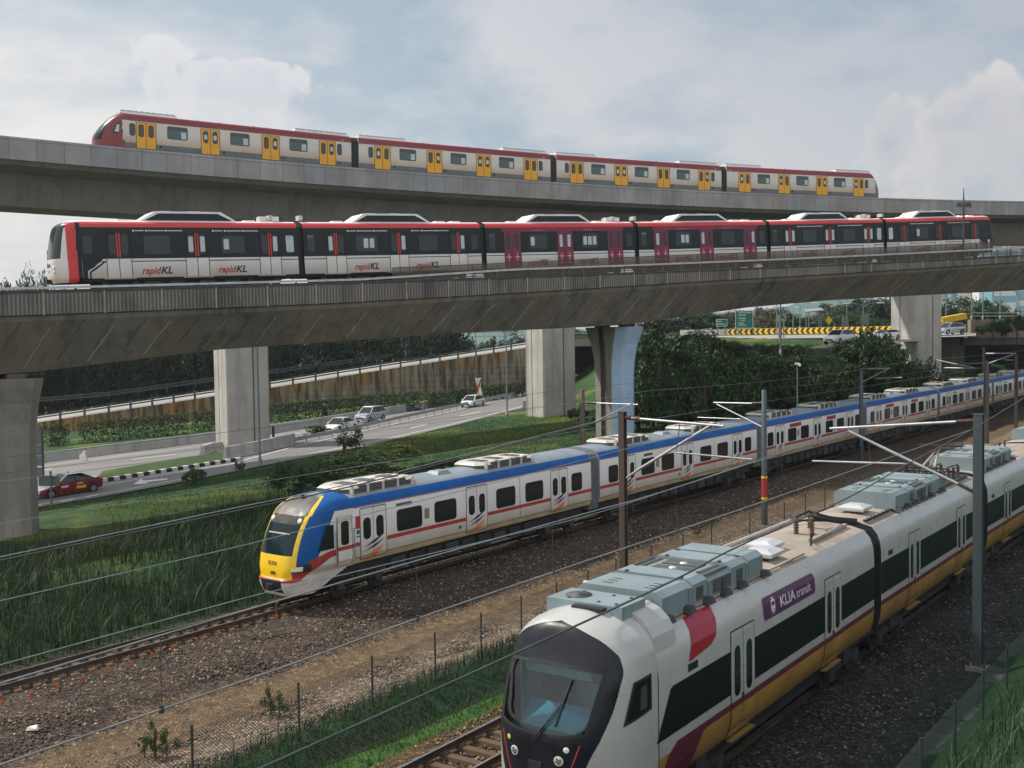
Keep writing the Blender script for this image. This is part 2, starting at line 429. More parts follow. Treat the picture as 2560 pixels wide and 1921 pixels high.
def zone_material():
    t = NT('railway_ground'); v3 = t.sep(t.coord())
    v = t.math('ADD', t.math('ADD', t.math('MULTIPLY', v3[0], NK[0]), t.math('MULTIPLY', v3[1], NK[1])), -V0)
    tt = t.math('ADD', t.math('MULTIPLY', v3[0], DK[0]), t.math('MULTIPLY', v3[1], DK[1]))
    k = t.math('DIVIDE', t.math('SUBTRACT', v, 3), 6, clamp=True)
    wv = t.math('ADD', v, t.math('MULTIPLY', t.math('MULTIPLY', t.math('SUBTRACT', tt, 22), .041), k))
    big = t.noise(t.coord(), .35, 5, .6)
    wv = t.math('ADD', wv, t.math('MULTIPLY', t.math('SUBTRACT', big, .5), 1.7))
    f = t.math('DIVIDE', t.math('ADD', wv, 40), 80, clamp=True)
    P = lambda x: (x + 40) / 80
    G1, G2, G3 = (.018, .044, .017), (.026, .072, .020), (.034, .090, .024)
    BD, DIRT, ST, BB = (.062, .046, .035), (.130, .090, .054), (.19, .145, .105), (.095, .052, .026)
    col = t.ramp(f, [(P(-26), G3), (P(-9), G2), (P(-3.4), G1), (P(-2.6), BD), (P(3.4), BD), (P(4.2), DIRT), (P(6.0), DIRT), (P(6.8), ST), (P(8.6), ST),
                     (P(9.2), G1), (P(10.3), G1), (P(10.8), (.028, .03, .022)), (P(11.8), (.03, .034, .022)), (P(12.2), (.036, .085, .018)), (P(12.9), (.036, .08, .018)), (P(13.2), BB), (P(16.4), BB), (P(18.0), (.045, .038, .034)), (P(21.6), (.034, .034, .034)), (P(23.2), (.026, .032, .027)), (P(24.2), G1)])
    vo = t.new('ShaderNodeTexVoronoi'); vo.inputs['Scale'].default_value = 13; t.link(t.coord(), vo.inputs['Vector'])
    stone = t.sep(vo.outputs['Color'])[0]
    lum = t.ramp(stone, [(0, .35), (.55, .85), (.85, 1.35), (1, 2.6)])
    isst = t.ramp(f, [(P(-3.4), 0.), (P(-2.6), 1.), (P(3.6), 1.), (P(4.6), .35), (P(6.0), .3), (P(6.8), .9), (P(8.6), .9), (P(9.4), .1), (P(12.9), .1), (P(13.3), 1.), (P(22), 1.), (P(23.5), .3)])
    c = t.mix(isst, col, t.mix(1., col, lum, 'MULTIPLY'))
    gr = t.noise(t.coord(), 2.3, 7, .7); gl = t.noise(t.coord((1, 1, 1)), .13, 4); gm = t.noise(t.coord(), .55, 6, .65)
    c2 = t.mix(1., c, t.ramp(gr, [(.3, .5), (.7, 1.45)]), 'MULTIPLY')
    lw = t.ramp(f, [(P(-7), 1.), (P(-3.5), 0.)])
    c2 = t.mix(t.math('MULTIPLY', t.sep(lw)[0], t.ramp(gm, [(.42, .75), (.6, 0.)])), c2, (.016, .034, .016))
    # dry yellow growth on the lawn in loose drifts
    islawn = t.ramp(f, [(P(-13), 1.), (P(-8), 0.)])
    dry = t.math('MULTIPLY', t.ramp(gl, [(.52, 0.), (.64, 1.)]), t.sep(islawn)[0])
    c2 = t.mix(t.math('MULTIPLY', dry, .8), c2, (.15, .15, .026))
    hgt = t.math('ADD', t.math('MULTIPLY', vo.outputs['Distance'], 1.0), t.math('MULTIPLY', gr, .5))
    t.bump(hgt, .8, .06)
    return t.fin(c2, .92, spec=.2)
MG = zone_material()
xs = np.concatenate([[-2400, -1600, -1000, -600, -400, -280, -200, -150, -120], np.arange(-100, -40, 3.), np.arange(-40, 40, 1.), np.arange(40, 112, 2.), [115, 130, 160, 200, 280, 400, 700, 1200, 2400]])
ys = np.concatenate([[-240, -120, -60, -30, -15, -6], np.arange(0, 70, 1.), np.arange(70, 150, 1.5), np.arange(150, 230, 4.), [240, 270, 320, 400, 520, 700, 1000, 1500, 1900]])
gx, gy = np.meshgrid(xs, ys); gzz = ground(gx, gy)
rr = np.hypot(gx, gy) < 200
gzz = gzz + np.where(rr, RNG.normal(0, .025, gx.shape), 0)
nx, ny = len(xs), len(ys); idx = np.arange(nx * ny).reshape(ny, nx)
fc = np.stack([idx[:-1, :-1], idx[:-1, 1:], idx[1:, 1:], idx[1:, :-1]], -1).reshape(-1, 4)
g = np_mesh('ground', np.stack([gx, gy, gzz], -1).reshape(-1, 3), fc, [MG]); tag(g, kind='structure')
g.data.polygons.foreach_set('use_smooth', np.ones(len(fc), bool))

# ------------------------------------------------------------------ highway (sloping plane), laid as sheets
def asphalt(name, c):
    t = NT(name); n = t.noise(t.coord(), 30, 4); b = t.noise(t.coord((.12, .6, 1), rot=(0, 0, -.5)), .9, 6, .6)
    col = t.mix(t.ramp(b, [(.3, 0.), (.7, 1.)]), sc3(c, .78), sc3(c, 1.2)); col = t.mix(1., col, t.ramp(n, [(.3, .8), (.7, 1.15)]), 'MULTIPLY')
    t.bump(n, .3, .01); return t.fin(col, .8, spec=.35)
ASPH = asphalt('worn_asphalt', (.175, .17, .168))
ASPH2 = asphalt('pale_concrete_road', (.30, .29, .28))
GRASSM = NT('short_grass')
_n = GRASSM.noise(GRASSM.coord(), 1.2, 7, .7); _g = GRASSM.noise(GRASSM.coord(), .2, 4)
GRASSM.bump(_n, .8, .08)
GRASS = GRASSM.fin(GRASSM.mix(GRASSM.ramp(_g, [(.52, 0.), (.7, .7)]), GRASSM.ramp(_n, [(.3, (.02, .042, .012)), (.7, (.05, .095, .024))]), (.12, .11, .03)), .9, spec=.2)
def sheet(name, pts, off, m, th=.0):
    mb = MB(); P = [onroad(x, y, off) for x, y in pts]; mb.add(P, [tuple(range(len(P)))], m); return mb.build(name)
ROADP = [(-160, 1202), (111, 1158), (330, 1130), (548, 1103), (687, 1084), (930, 1045), (1131, 1012), (1324, 973), (1500, 930), (1640, 890),
         (1640, 925), (1500, 972), (1322, 1017), (1140, 1063), (940, 1110), (700, 1156), (460, 1204), (300, 1234), (95, 1269), (-160, 1312)]
o = sheet('road', ROADP[::-1], .0, ASPH); tag(o, kind='structure')
o = sheet('verge', [(236, 1206), (256, 1178), (380, 1157), (506, 1138), (560, 1128), (600, 1130), (598, 1150), (425, 1178), (300, 1198)][::-1], .004, GRASS); tag(o, kind='structure')
# painted lines
mk = MB()
def line(pts, wpx, m=WHITEP, off=.005):
    P = [onroad(x, y, off) for x, y in pts]
    for a, b in zip(P, P[1:]):
        d = (b - a).normalized(); s_ = Vector((d.y, -d.x, 0)) * (wpx / 2)
        mk.add([a - s_, b - s_, b + s_, a + s_], [(0, 1, 2, 3)], m)
line([(-60, 1292), (95, 1262), (300, 1227), (460, 1197)], .16); line([(700, 1149), (940, 1103), (1140, 1058), (1322, 1012), (1500, 966)], .16)
line([(600, 1153), (728, 1119), (1000, 1057), (1324, 986), (1500, 944)], .16)
line([(255, 1213), (420, 1186), (598, 1157)], .15)
line([(60, 1171), (330, 1136), (548, 1110), (687, 1091), (930, 1052), (1131, 1019), (1324, 981)], .14)
for a, b in (((96, 1263), (108, 1260)), ((152, 1254), (186, 1248)), ((215, 1243), (246, 1237)), ((330, 1149), (440, 1136)), ((111, 1175), (130, 1172)),
             ((716, 1088), (776, 1080)), ((1024, 1071), (1068, 1061)), ((1150, 1040), (1200, 1030)), ((820, 1060), (870, 1052))): line([a, b], .2)
ar = [onroad(x, y, .006) for x, y in ((334, 1211), (352, 1198), (360, 1202), (418, 1196), (420, 1199), (364, 1206), (372, 1209))]
mk.add(ar, [(0, 1, 2, 5, 6), (2, 3, 4, 5)], WHITEP)
tag(mk.build('road_marking'), kind='structure')

def rail_along(name, pts, hs, label, cat, beam=(.08, .31), m=STEEL, post_m=None, step=2.2, group=None, zfun=None, base=0.0, double=False):
    """guard rail: W-shaped beam on posts along 3D base points"""
    P = [onroad(x, y) if zfun is None else zfun(x, y) for x, y in pts]
    e = empty(name, P[0], label, cat, group); o3 = P[0]
    bm_ = MB(); heights = [hs] if not double else [hs, hs * .52]
    for a, b in zip(P, P[1:]):
        d = (b - a).normalized(); s_ = Vector((d.y, -d.x, 0)).normalized()
        for hh in heights:
            for (off, zz, h2) in ((.0, .0, beam[1] * .34), (.03, beam[1] * .34, beam[1] * .3), (.03, -beam[1] * .34, beam[1] * .3)):
                q = Vector((0, 0, hh + zz)) + s_ * (off + .05)
                bm_.bar(a - o3 + q, b - o3 + q, beam[0], h2 * .97, m)
    bm_.build('beam', e)
    n = 0
    for a, b in zip(P, P[1:]):
        Ls = (b - a).length; k = max(1, int(Ls / step))
        for i in range(k):
            if n >= 95: break
            q = a + (b - a) * (i / k) - o3; pm = MB(); pm.box(q + Vector((0, 0, (hs + .1 + base) / 2 - base)), (.11, .13, hs + .1 + base), post_m or m)
            pm.build('post', e); n += 1
    return e
rail_along('guardrail', [(732, 1117), (860, 1089), (1000, 1057), (1160, 1022), (1320, 987), (1500, 943)], .62, 'galvanised guardrail curving between the two roads of the highway', 'guardrail', beam=(.09, .34))

def wall_strip(mb, base, h, wtop, wbot, m, up=Vector((0, 0, 1))):
    rings = []
    for i, p in enumerate(base):
        d = (base[min(i + 1, len(base) - 1)] - base[max(i - 1, 0)]).normalized(); s_ = Vector((d.y, -d.x, 0)).normalized()
        rings.append([p + s_ * wbot / 2, p + s_ * (wbot * .32) + up * h * .3, p + s_ * wtop / 2 + up * h, p - s_ * wtop / 2 + up * h, p - s_ * (wbot * .32) + up * h * .3, p - s_ * wbot / 2])
    mb.loft(rings, m, True)
mb = MB(); wall_strip(mb, [onroad(x, y) for x, y in ((-120, 1192), (111, 1156), (330, 1128), (548, 1101), (687, 1082), (930, 1043), (1131, 1010))], .92, .2, .55, CON_ROAD)
tag(mb.build('concrete_barrier'), 'long pale concrete barrier at the far edge of the highway, below the hedges', 'barrier')
mb = MB(); wall_strip(mb, [onroad(x, y) for x, y in ((563, 1149), (640, 1134), (735, 1112))], 1.05, .25, .6, CON_ROAD)
tag(mb.build('concrete_barrier'), 'stained concrete barrier at the foot of the pier, joined to the guardrail', 'barrier')
mb = MB(); wall_strip(mb, [onroad(x, y) for x, y in ((507, 1137), (530, 1129), (556, 1126))], .8, .35, .7, CON_ROAD)
tag(mb.build('concrete_barrier'), 'short stepped concrete block on the grass, left of the nearest square pier', 'barrier')
mb = MB(); wall_strip(mb, [onroad(x, y) for x, y in ((1311, 1022), (1322, 1018), (1336, 1018))], .95, .3, .7, CON_ROAD)
tag(mb.build('concrete_barrier'), 'small concrete barrier end beside the middle square pier', 'barrier')
# striped kerb of the grass island
KB, KW = paint('black_kerb_paint', (.02, .022, .022), .7), paint('white_kerb_paint', (.62, .62, .6), .7, var=.2)
mb = MB(); A, B = onroad(252, 1207), onroad(600, 1152); nk = 25
for i in range(nk):
    a, b = A + (B - A) * (i / nk), A + (B - A) * ((i + .97) / nk); d = Vector((0, 0, .14)); mb.bar(a + d, b + d, .3, .28, KW if i % 2 == 0 else KB)
tag(mb.build('kerb'), 'black and white striped kerb along the grass island behind the taxi', 'kerb')

# ------------------------------------------------------------------ ramp behind: stained retaining wall, railings, road on top
RW0 = [(-60, 1085, 150), (90, 1057, 151), (272, 1030, 152), (540, 990, 156), (675, 970, 159), (900, 934, 164), (1100, 903, 169), (1321, 869, 175), (1430, 852, 178)]
rtop = [at(x, y, Y) for x, y, Y in RW0]
t = NT('stained_panel_wall'); v = t.coord(); z = t.sep(v)
st = t.noise(t.coord((1, 1, .10)), 1.7, 7, .7); lo = t.noise(t.coord((.6, .6, .25)), .5, 4)
c = t.mix(t.ramp(st, [(.42, 0.), (.6, 1.)]), (.25, .215, .16), (.07, .06, .045))
hb = t.math('SUBTRACT', z[2], t.math('ADD', t.math('MULTIPLY', z[0], .138), 8.2)); hb = t.math('ADD', hb, t.math('MULTIPLY', t.math('SUBTRACT', st, .5), 3.0)); hb = t.ramp(t.math('DIVIDE', t.math('ADD', hb, 2.6), 2.0, clamp=True), [(.2, 0.), (.6, 1.)])
c = t.mix(t.math('MULTIPLY', hb, t.ramp(lo, [(.40, 0.), (.58, .9)])), c, t.mix(t.ramp(st, [(.40, 0.), (.58, 1.)]), (.30, .165, .05), (.06, .045, .03)))
br = t.new('ShaderNodeTexBrick'); br.inputs['Scale'].default_value = 1; br.inputs['Brick Width'].default_value = 1.6; br.inputs['Row Height'].default_value = .9
br.inputs['Mortar Size'].default_value = .05; br.offset = .5; cv = t.new('ShaderNodeCombineXYZ'); t.link(z[0], cv.inputs[0]); t.link(z[2], cv.inputs[1]); t.link(cv.outputs[0], br.inputs['Vector'])
c = t.mix(t.math('MULTIPLY', t.math('MULTIPLY', br.outputs['Fac'], .6), t.math('SUBTRACT', 1.0, hb)), c, (.045, .04, .03)); STAIN = t.fin(c, .9, spec=.2)
mb = MB(); capm = MB()
for a, b in zip(rtop, rtop[1:]):
    lowa, lowb = Vector((a.x, a.y, min(a.z - .3, gz(a.x, a.y) - .5))), Vector((b.x, b.y, min(b.z - .3, gz(b.x, b.y) - .5)))
    back = Vector((-.5, .8, 0))
    mb.add([lowa, lowb, b, a], [(0, 1, 2, 3)], STAIN); mb.add([a, b, b + back, a + back], [(0, 1, 2, 3)], CON_ROAD)
    mb.add([lowa + back, lowb + back, b + back, a + back], [(3, 2, 1, 0)], CON_DARK)
tag(mb.build('retaining_wall'), 'orange stained panel retaining wall carrying the ramp behind the hedge', 'wall')
mb = MB(); bk = Vector((-3.2, 8.5, .35)); off = Vector((-.3, .6, .06))
for a, b in zip(rtop, rtop[1:]): mb.add([a + off, b + off, b + bk, a + bk], [(0, 1, 2, 3)], ASPH2)
tag(mb.build('ramp_road'), kind='structure')
def rail3(name, P, hs, label, step, m, rails=((.55, .28), (.95, .12)), pw=.2, pm=None):
    e = empty(name, P[0], label, 'railing'); o3 = P[0]; bm_ = MB()
    for a, b in zip(P, P[1:]):
        for hh, th in rails: bm_.bar(a - o3 + Vector((0, 0, hh)), b - o3 + Vector((0, 0, hh)), .1, th, m)
    bm_.build('rail', e)
    for a, b in zip(P, P[1:]):
        k = max(1, round((b - a).length / step))
        for i in range(k):
            q = a + (b - a) * (i / k) - o3; p_ = MB(); p_.box(q + Vector((0, 0, hs / 2)), (pw, pw, hs), pm or m); p_.build('post', e)
    return e
rail3('railing', [p + Vector((0, 0, .0)) for p in rtop], 1.15, 'dark railing with square posts on top of the stained retaining wall', 3.2, MASTG, ((.62, .2), (1.05, .1)), .26)
rail3('railing', [at(x, y + 12, Y + 7) for x, y, Y in ((60, 1003, 158), (272, 985, 160), (560, 945, 164), (820, 910, 169), (1100, 873, 174), (1180, 862, 177))], 1.1, 'grey steel railing on the far edge of the ramp below the dark trees', 4, STEELD, ((.55, .25), (.95, .22)), .14, STEELD)
rail3('railing', [at(x, y, 190) for x, y in ((1170, 850), (1330, 846))], 1.3, 'pale double railing of the far bridge under the green sign', 3, STEEL, ((.5, .14), (1.2, .14)), .12)
# ------------------------------------------------------------------ viaducts
def sweep(mb, path, prof, ss, mats, closed=True, caps=True):
    """prof(s) -> list of (d, h)"""
    mb.loft([[path.pt(s, d, h) for d, h in prof(s)] for s in ss], mats, closed, caps=caps)
# --- lower viaduct
PB = [(0, -1.80), (15, -1.62), (29, -1.42), (66, -1.18)]; GB = [(-60, -4.1), (-30, -4.3), (-17, -4.7), (-11, -4.35), (-6, -4.08), (10, -4.0), (24, -4.2), (36, -3.5), (45, -3.35), (60, -3.5), (75, -3.75), (96, -3.4)]
SA, SB = -62, 96; ss = frange(SA, SB, 2.0)
lv = empty('elevated_railway', LRT.pt(0, 0, -4), 'lower weathered concrete viaduct with ribbed parapet carrying the black and white train', 'viaduct')
lo = -LRT.pt(0, 0, -4)
def pbuild(mb, name, parent, origin):
    mb.v = [tuple(Vector(p) + origin) for p in mb.v]; return mb.build(name, parent)
mb = MB(); PBf = lambda s: interp(PB, s); GBf = lambda s: interp(GB, s)
sweep(mb, LRT, lambda s: [(4.0, PBf(s)), (3.9, PBf(s) - .25), (2.0, GBf(s)), (1.7, GBf(s) - .02), (-3.6, GBf(s) - .02), (-3.9, GBf(s)), (-5.9, PBf(s) - .25), (-6.0, PBf(s)), (-6.0, -1.2), (4.0, -1.2)], ss,
      [CON_LOW, CON_LOW, CON_PAR, CON_LOW, CON_PAR, CON_LOW, CON_LOW, CON_LOW, CON_PAR, CON_LOW])
# slanted construction joints with lime streaks, jagged
rj = random.Random(3)
def jag(s, dxs, wd, m, lo_=.15, hi_=.92):
    n = 7; pts = []
    for i in range(n + 1):
        f = lo_ + (hi_ - lo_) * i / n; sj = s + dxs * f + (rj.uniform(-.06, .06) if 0 < i < n else 0)
        a = PBf(sj) - .25; b = GBf(sj); d = 3.9 + (2.0 - 3.9) * f; h = a + (b - a) * f
        pts.append((sj, d + .012, h))
    for (s1, d1, h1), (s2, d2, h2) in zip(pts, pts[1:]):
        w1 = wd * rj.uniform(.6, 1.3)
        mb.add([LRT.pt(s1 - w1, d1, h1), LRT.pt(s1 + w1, d1, h1), LRT.pt(s2 + w1, d2, h2), LRT.pt(s2 - w1, d2, h2)], [(0, 1, 2, 3)], m)
DARKJ = paint('damp_joint', (.115, .105, .09), .9, var=.3)
s_ = -58
while s_ < 92:
    jag(s_, -1.1 + rj.uniform(-.3, .3), .03 if rj.random() < .6 else .016, CRACK); jag(s_ + 1.5, -1.3, rj.uniform(.03, .1), DARKJ, .0, rj.uniform(.6, 1.0)); s_ += 3.05 + rj.uniform(-.2, .2)
pbuild(mb, 'girder', lv, lo)
# deck slab and track plinths
mb = MB(); sweep(mb, LRT, lambda s: [(3.9, -1.0), (3.9, -1.19), (-5.9, -1.19), (-5.9, -1.0)], ss, CON_PAR)
for dd in (-2.0, -.75, 1.25, 2.5): sweep(mb, LRT, lambda s: [(dd + .2, -.62), (dd + .2, -.99), (dd - .2, -.99), (dd - .2, -.62)], ss, CON_PAR)
pbuild(mb, 'deck', lv, lo)
mb = MB()
for dd in (-2.0, -.75, 1.25, 2.5): sweep(mb, LRT, lambda s: [(dd + .04, -.45), (dd + .04, -.61), (dd - .04, -.61), (dd - .04, -.45)], ss, STEELD)
pbuild(mb, 'rail', lv, lo)
# ribbed parapet: vertical ribs cast in the face
RIBBACK = concrete('parapet_recess_shade', (.13, .125, .115), (.04, .038, .035), .8, .3)  # recess shade put into the colour so the ribs stand out
PARJ = paint('parapet_joint', (.30, .27, .22), .9, var=.3)
for near in (1, -1):
    mb = MB(); d0, dd = (4.0, 1) if near == 1 else (-6.0, -1)
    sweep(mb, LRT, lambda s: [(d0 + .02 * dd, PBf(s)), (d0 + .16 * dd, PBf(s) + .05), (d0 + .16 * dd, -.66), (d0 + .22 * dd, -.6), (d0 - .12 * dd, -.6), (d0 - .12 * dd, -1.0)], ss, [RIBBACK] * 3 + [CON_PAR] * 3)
    if near == 1:
        s_ = -58; i = 0
        while s_ < 94:
            if i % 15 == 0: mb.bar(LRT.pt(s_, 4.19, PBf(s_) + .03), LRT.pt(s_, 4.19, -.62), .09, .05, PARJ)
            else: mb.bar(LRT.pt(s_, 4.175, PBf(s_) + .07), LRT.pt(s_, 4.175, -.72), .075, .07, CON_PAR)
            s_ += .2; i += 1
    pbuild(mb, 'parapet', lv, lo)
# handrail on posts
HRH = [(-62, -.36), (2, -.34), (13, .0), (40, .1), (66, .2), (96, .3)]; HRf = lambda s: interp(HRH, s)
mb = MB(); sweep(mb, LRT, lambda s: [(4.1, HRf(s)), (4.1, HRf(s) - .12), (3.98, HRf(s) - .12), (3.98, HRf(s))], ss, STEEL)
sweep(mb, LRT, lambda s: [(4.06, HRf(s) * .5 - .36), (4.06, HRf(s) * .5 - .41), (4.02, HRf(s) * .5 - .41), (4.02, HRf(s) * .5 - .36)], ss, STEELD)
hr = pbuild(mb, 'handrail', lv, lo)
for s_ in frange(-58, 92, 1.75):
    p_ = MB(); p_.bar(LRT.pt(s_, 4.04, -.6), LRT.pt(s_, 4.04, HRf(s_) - .05), .1, .09, MASTB); pbuild(p_, 'post', hr, lo)
# brown mesh screen between the two tracks
t = NT('brown_mesh_screen'); t.fin((.11, .085, .06), .8); t.b.inputs['Alpha'].default_value = .62; SCREEN = t.m
mb = MB(); s1 = frange(6, 92, 2.0); topf = lambda s: interp([(6, .42), (29, .78), (66, .9), (92, .9)], s)
for a, b in zip(s1, s1[1:]): mb.add([LRT.pt(a, .5, -.95), LRT.pt(b, .5, -.95), LRT.pt(b, .5, topf(b)), LRT.pt(a, .5, topf(a))], [(0, 1, 2, 3)], SCREEN)
for a, b in zip(s1, s1[1:]): mb.bar(LRT.pt(a, .5, topf(a)), LRT.pt(b, .5, topf(b)), .05, .05, MASTB)
for a in s1: mb.bar(LRT.pt(a, .5, -.99), LRT.pt(a, .5, topf(a)), .06, .06, MASTB)
pbuild(mb, 'mesh_screen', lv, lo)

# --- upper viaduct
uv = empty('elevated_railway', MRT.pt(20, 0, -5), 'upper smooth concrete viaduct carrying the yellow-doored train across the sky', 'viaduct'); uo = -MRT.pt(20, 0, -5)
us = frange(-26, 150, 2.0); mb = MB()
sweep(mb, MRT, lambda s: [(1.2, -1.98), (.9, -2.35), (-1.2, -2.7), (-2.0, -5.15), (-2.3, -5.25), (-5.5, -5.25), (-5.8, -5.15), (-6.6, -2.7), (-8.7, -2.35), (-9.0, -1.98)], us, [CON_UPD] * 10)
for s_ in frange(-24, 148, 3.1):                                     # segment joints and drip stains
    for (d1, h1), (d2, h2) in (((.92, -2.36), (-1.19, -2.71)), ((-1.19, -2.71), (-1.985, -5.1))):
        mb.add([MRT.pt(s_ - .03, d1 + .012, h1), MRT.pt(s_ + .03, d1 + .012, h1), MRT.pt(s_ + .03, d2 + .012, h2), MRT.pt(s_ - .03, d2 + .012, h2)], [(0, 1, 2, 3)], DARKJ)
pbuild(mb, 'girder', uv, uo)
tones = [concrete('parapet_panel_%s' % n, c, (.13, .13, .13), .45, .12) for n, c in (('cool', (.27, .285, .30)), ('mid', (.27, .27, .265)), ('warm', (.275, .265, .255)), ('pale', (.30, .305, .305)))]
for near in (1, -1):
    d0, dd = (1.2, 1) if near == 1 else (-9.0, -1)
    mb = MB(); rp = random.Random(5)
    for a, b in zip(us, us[1:]):
        pf = [(d0, -1.97), (d0 + .14 * dd, -2.0), (d0 + .14 * dd, -.55), (d0 + .18 * dd, -.42), (d0 + .14 * dd, -.28), (d0 - .14 * dd, -.28), (d0 - .14 * dd, -1.2)]
        mb.loft([[MRT.pt(s, d, h) for d, h in pf] for s in (a + .012, b - .012)], rp.choice(tones), True)
    pbuild(mb, 'parapet', uv, uo)
mb = MB(); sweep(mb, MRT, lambda s: [(1.0, -1.15), (1.0, -1.96), (-8.8, -1.96), (-8.8, -1.15)], us, CON_UP); pbuild(mb, 'deck', uv, uo)

# ------------------------------------------------------------------ piers
GROOVE = paint('pier_groove', (.10, .10, .095), .9)
def square_pier(xl, xr, ybase, s, label, ztop_h=-5.3, depth=4.2, wid=3.6, stained=None):
    T, Nn, U = MRT.axes(s); c = MRT.pt(s, -3.9, 0)
    # stand it on the line of sight of the photographed foot
    x = (xl + xr) / 2; c = at(x, ybase, c.y); z0 = gz(c.x, c.y) - .6; z1 = MRT.pt(s, 0, ztop_h).z
    e = empty('bridge_pier', Vector((c.x, c.y, z0)), label, 'pier', 'square piers of the upper viaduct'); o3 = Vector((c.x, c.y, z0))
    mb = MB(); hs = z1 - 1.4 - z0; ch = .18
    a, b = depth / 2, wid / 2
    foot = [(-a, -b + ch), (-a + ch, -b), (a - ch, -b), (a, -b + ch), (a, b - ch), (a - ch, b), (-a + ch, b), (-a, b - ch)]
    P = [T * i - Nn * j for i, j in foot]
    mb.loft([[p for p in P], [p + U * hs for p in P]], CON_PIER, True)
    mb.loft([[p + U * hs for p in P], [p * 1.0 + U * (hs + .3) for p in P], [T * (i * .96) - Nn * (j * 1.25) + U * (hs + 1.1) for i, j in foot], [T * (i * .96) - Nn * (j * 1.25) + U * (hs + 1.4) for i, j in foot]], CON_PIER, True)
    for q, nd, tn in ((T * (-a - .004), Nn, T), (-Nn * (-b - .004), T, Nn)):     # vertical grooves on the two faces seen, lift joints
        for fr in ((-.12,) if tn is T else (.12,)):
            c2 = q + nd * (fr * (wid if tn is T else depth)); mb.box(c2 + U * (hs / 2 - .1), (.012, .14, hs - .3), GROOVE, (tn, nd, U))
        zz = 2.6
        while zz < hs - 1: mb.box(q + U * zz, (.012, (wid if tn is T else depth) * .94, .035), CON_ROAD, (tn, nd, U)); zz += 2.9
    mb.build('shaft', e)
    for j in (-1.2, 1.2): bm_ = MB(); bm_.box(U * (hs + 1.4 + .14) - Nn * j, (1.2, .9, .28), CON_DARK, (T, Nn, U)); bm_.build('bearing', e)
    return e
square_pier(541, 674, 1118, 17.0, 'nearest square concrete pier, standing beside the striped kerb', depth=4.0, wid=4.0)
square_pier(1322, 1432, 1028, 43.0, 'middle square concrete pier on the lawn, left of the blue-sided pier', depth=3.9, wid=4.0)
square_pier(2235, 2345, 915, 88.0, 'farthest square concrete pier rising from bushes by the silver hatchback', depth=4.0, wid=4.6)
CON_FLARE = concrete('flared_pier_concrete', (.25, .24, .215), (.10, .095, .085), .6, .2)
def flared_pier(s, label, blue=False, zb=None, d0=-1.0):
    T, Nn, U = LRT.axes(s); c = LRT.pt(s, d0, 0); zt = LRT.pt(s, 0, GBf(s) - .25).z; z0 = (gz(c.x, c.y) if zb is None else zb) - .5
    e = empty('bridge_pier', Vector((c.x, c.y, z0)), label, 'pier', 'flared piers of the lower viaduct'); hs = zt - z0; mb = MB()
    def ring(z, hd, ht):
        k = min(hd, ht) * .45
        return [Nn * i + T * j + U * z for i, j in ((hd, -ht + k), (hd - k, -ht), (.35, -ht), (.32, -ht + .22), (-.32, -ht + .22), (-.35, -ht), (-hd + k, -ht), (-hd, -ht + k), (-hd, ht - k), (-hd + k, ht), (hd - k, ht), (hd, ht - k))]
    hh = [(0, 1.5, 1.05), (hs - 3.6, 1.5, 1.05), (hs - 2.4, 1.62, 1.08), (hs - 1.3, 1.9, 1.15), (hs - .5, 2.3, 1.25), (hs, 2.5, 1.3)]
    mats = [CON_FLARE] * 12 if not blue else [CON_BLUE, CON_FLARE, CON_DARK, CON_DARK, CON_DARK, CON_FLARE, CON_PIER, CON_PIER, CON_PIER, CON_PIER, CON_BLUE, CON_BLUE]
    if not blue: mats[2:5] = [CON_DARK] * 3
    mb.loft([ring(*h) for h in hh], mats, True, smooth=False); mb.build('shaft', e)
    for i in (-1.5, 1.5): b2 = MB(); b2.box(U * (hs + .12) + Nn * i, (.8, .9, .24), CON_DARK, (Nn, T, U)); b2.build('bearing', e)
    return e
flared_pier(-16.95, 'flared concrete pier at the left edge of the photo, in front of the taxi', d0=.2)
flared_pier(25.1, 'flared concrete pier with a pale blue side, behind the blue-roofed train', blue=True)
flared_pier(76.5, 'dark flared pier just entering at the right edge under the lower viaduct')
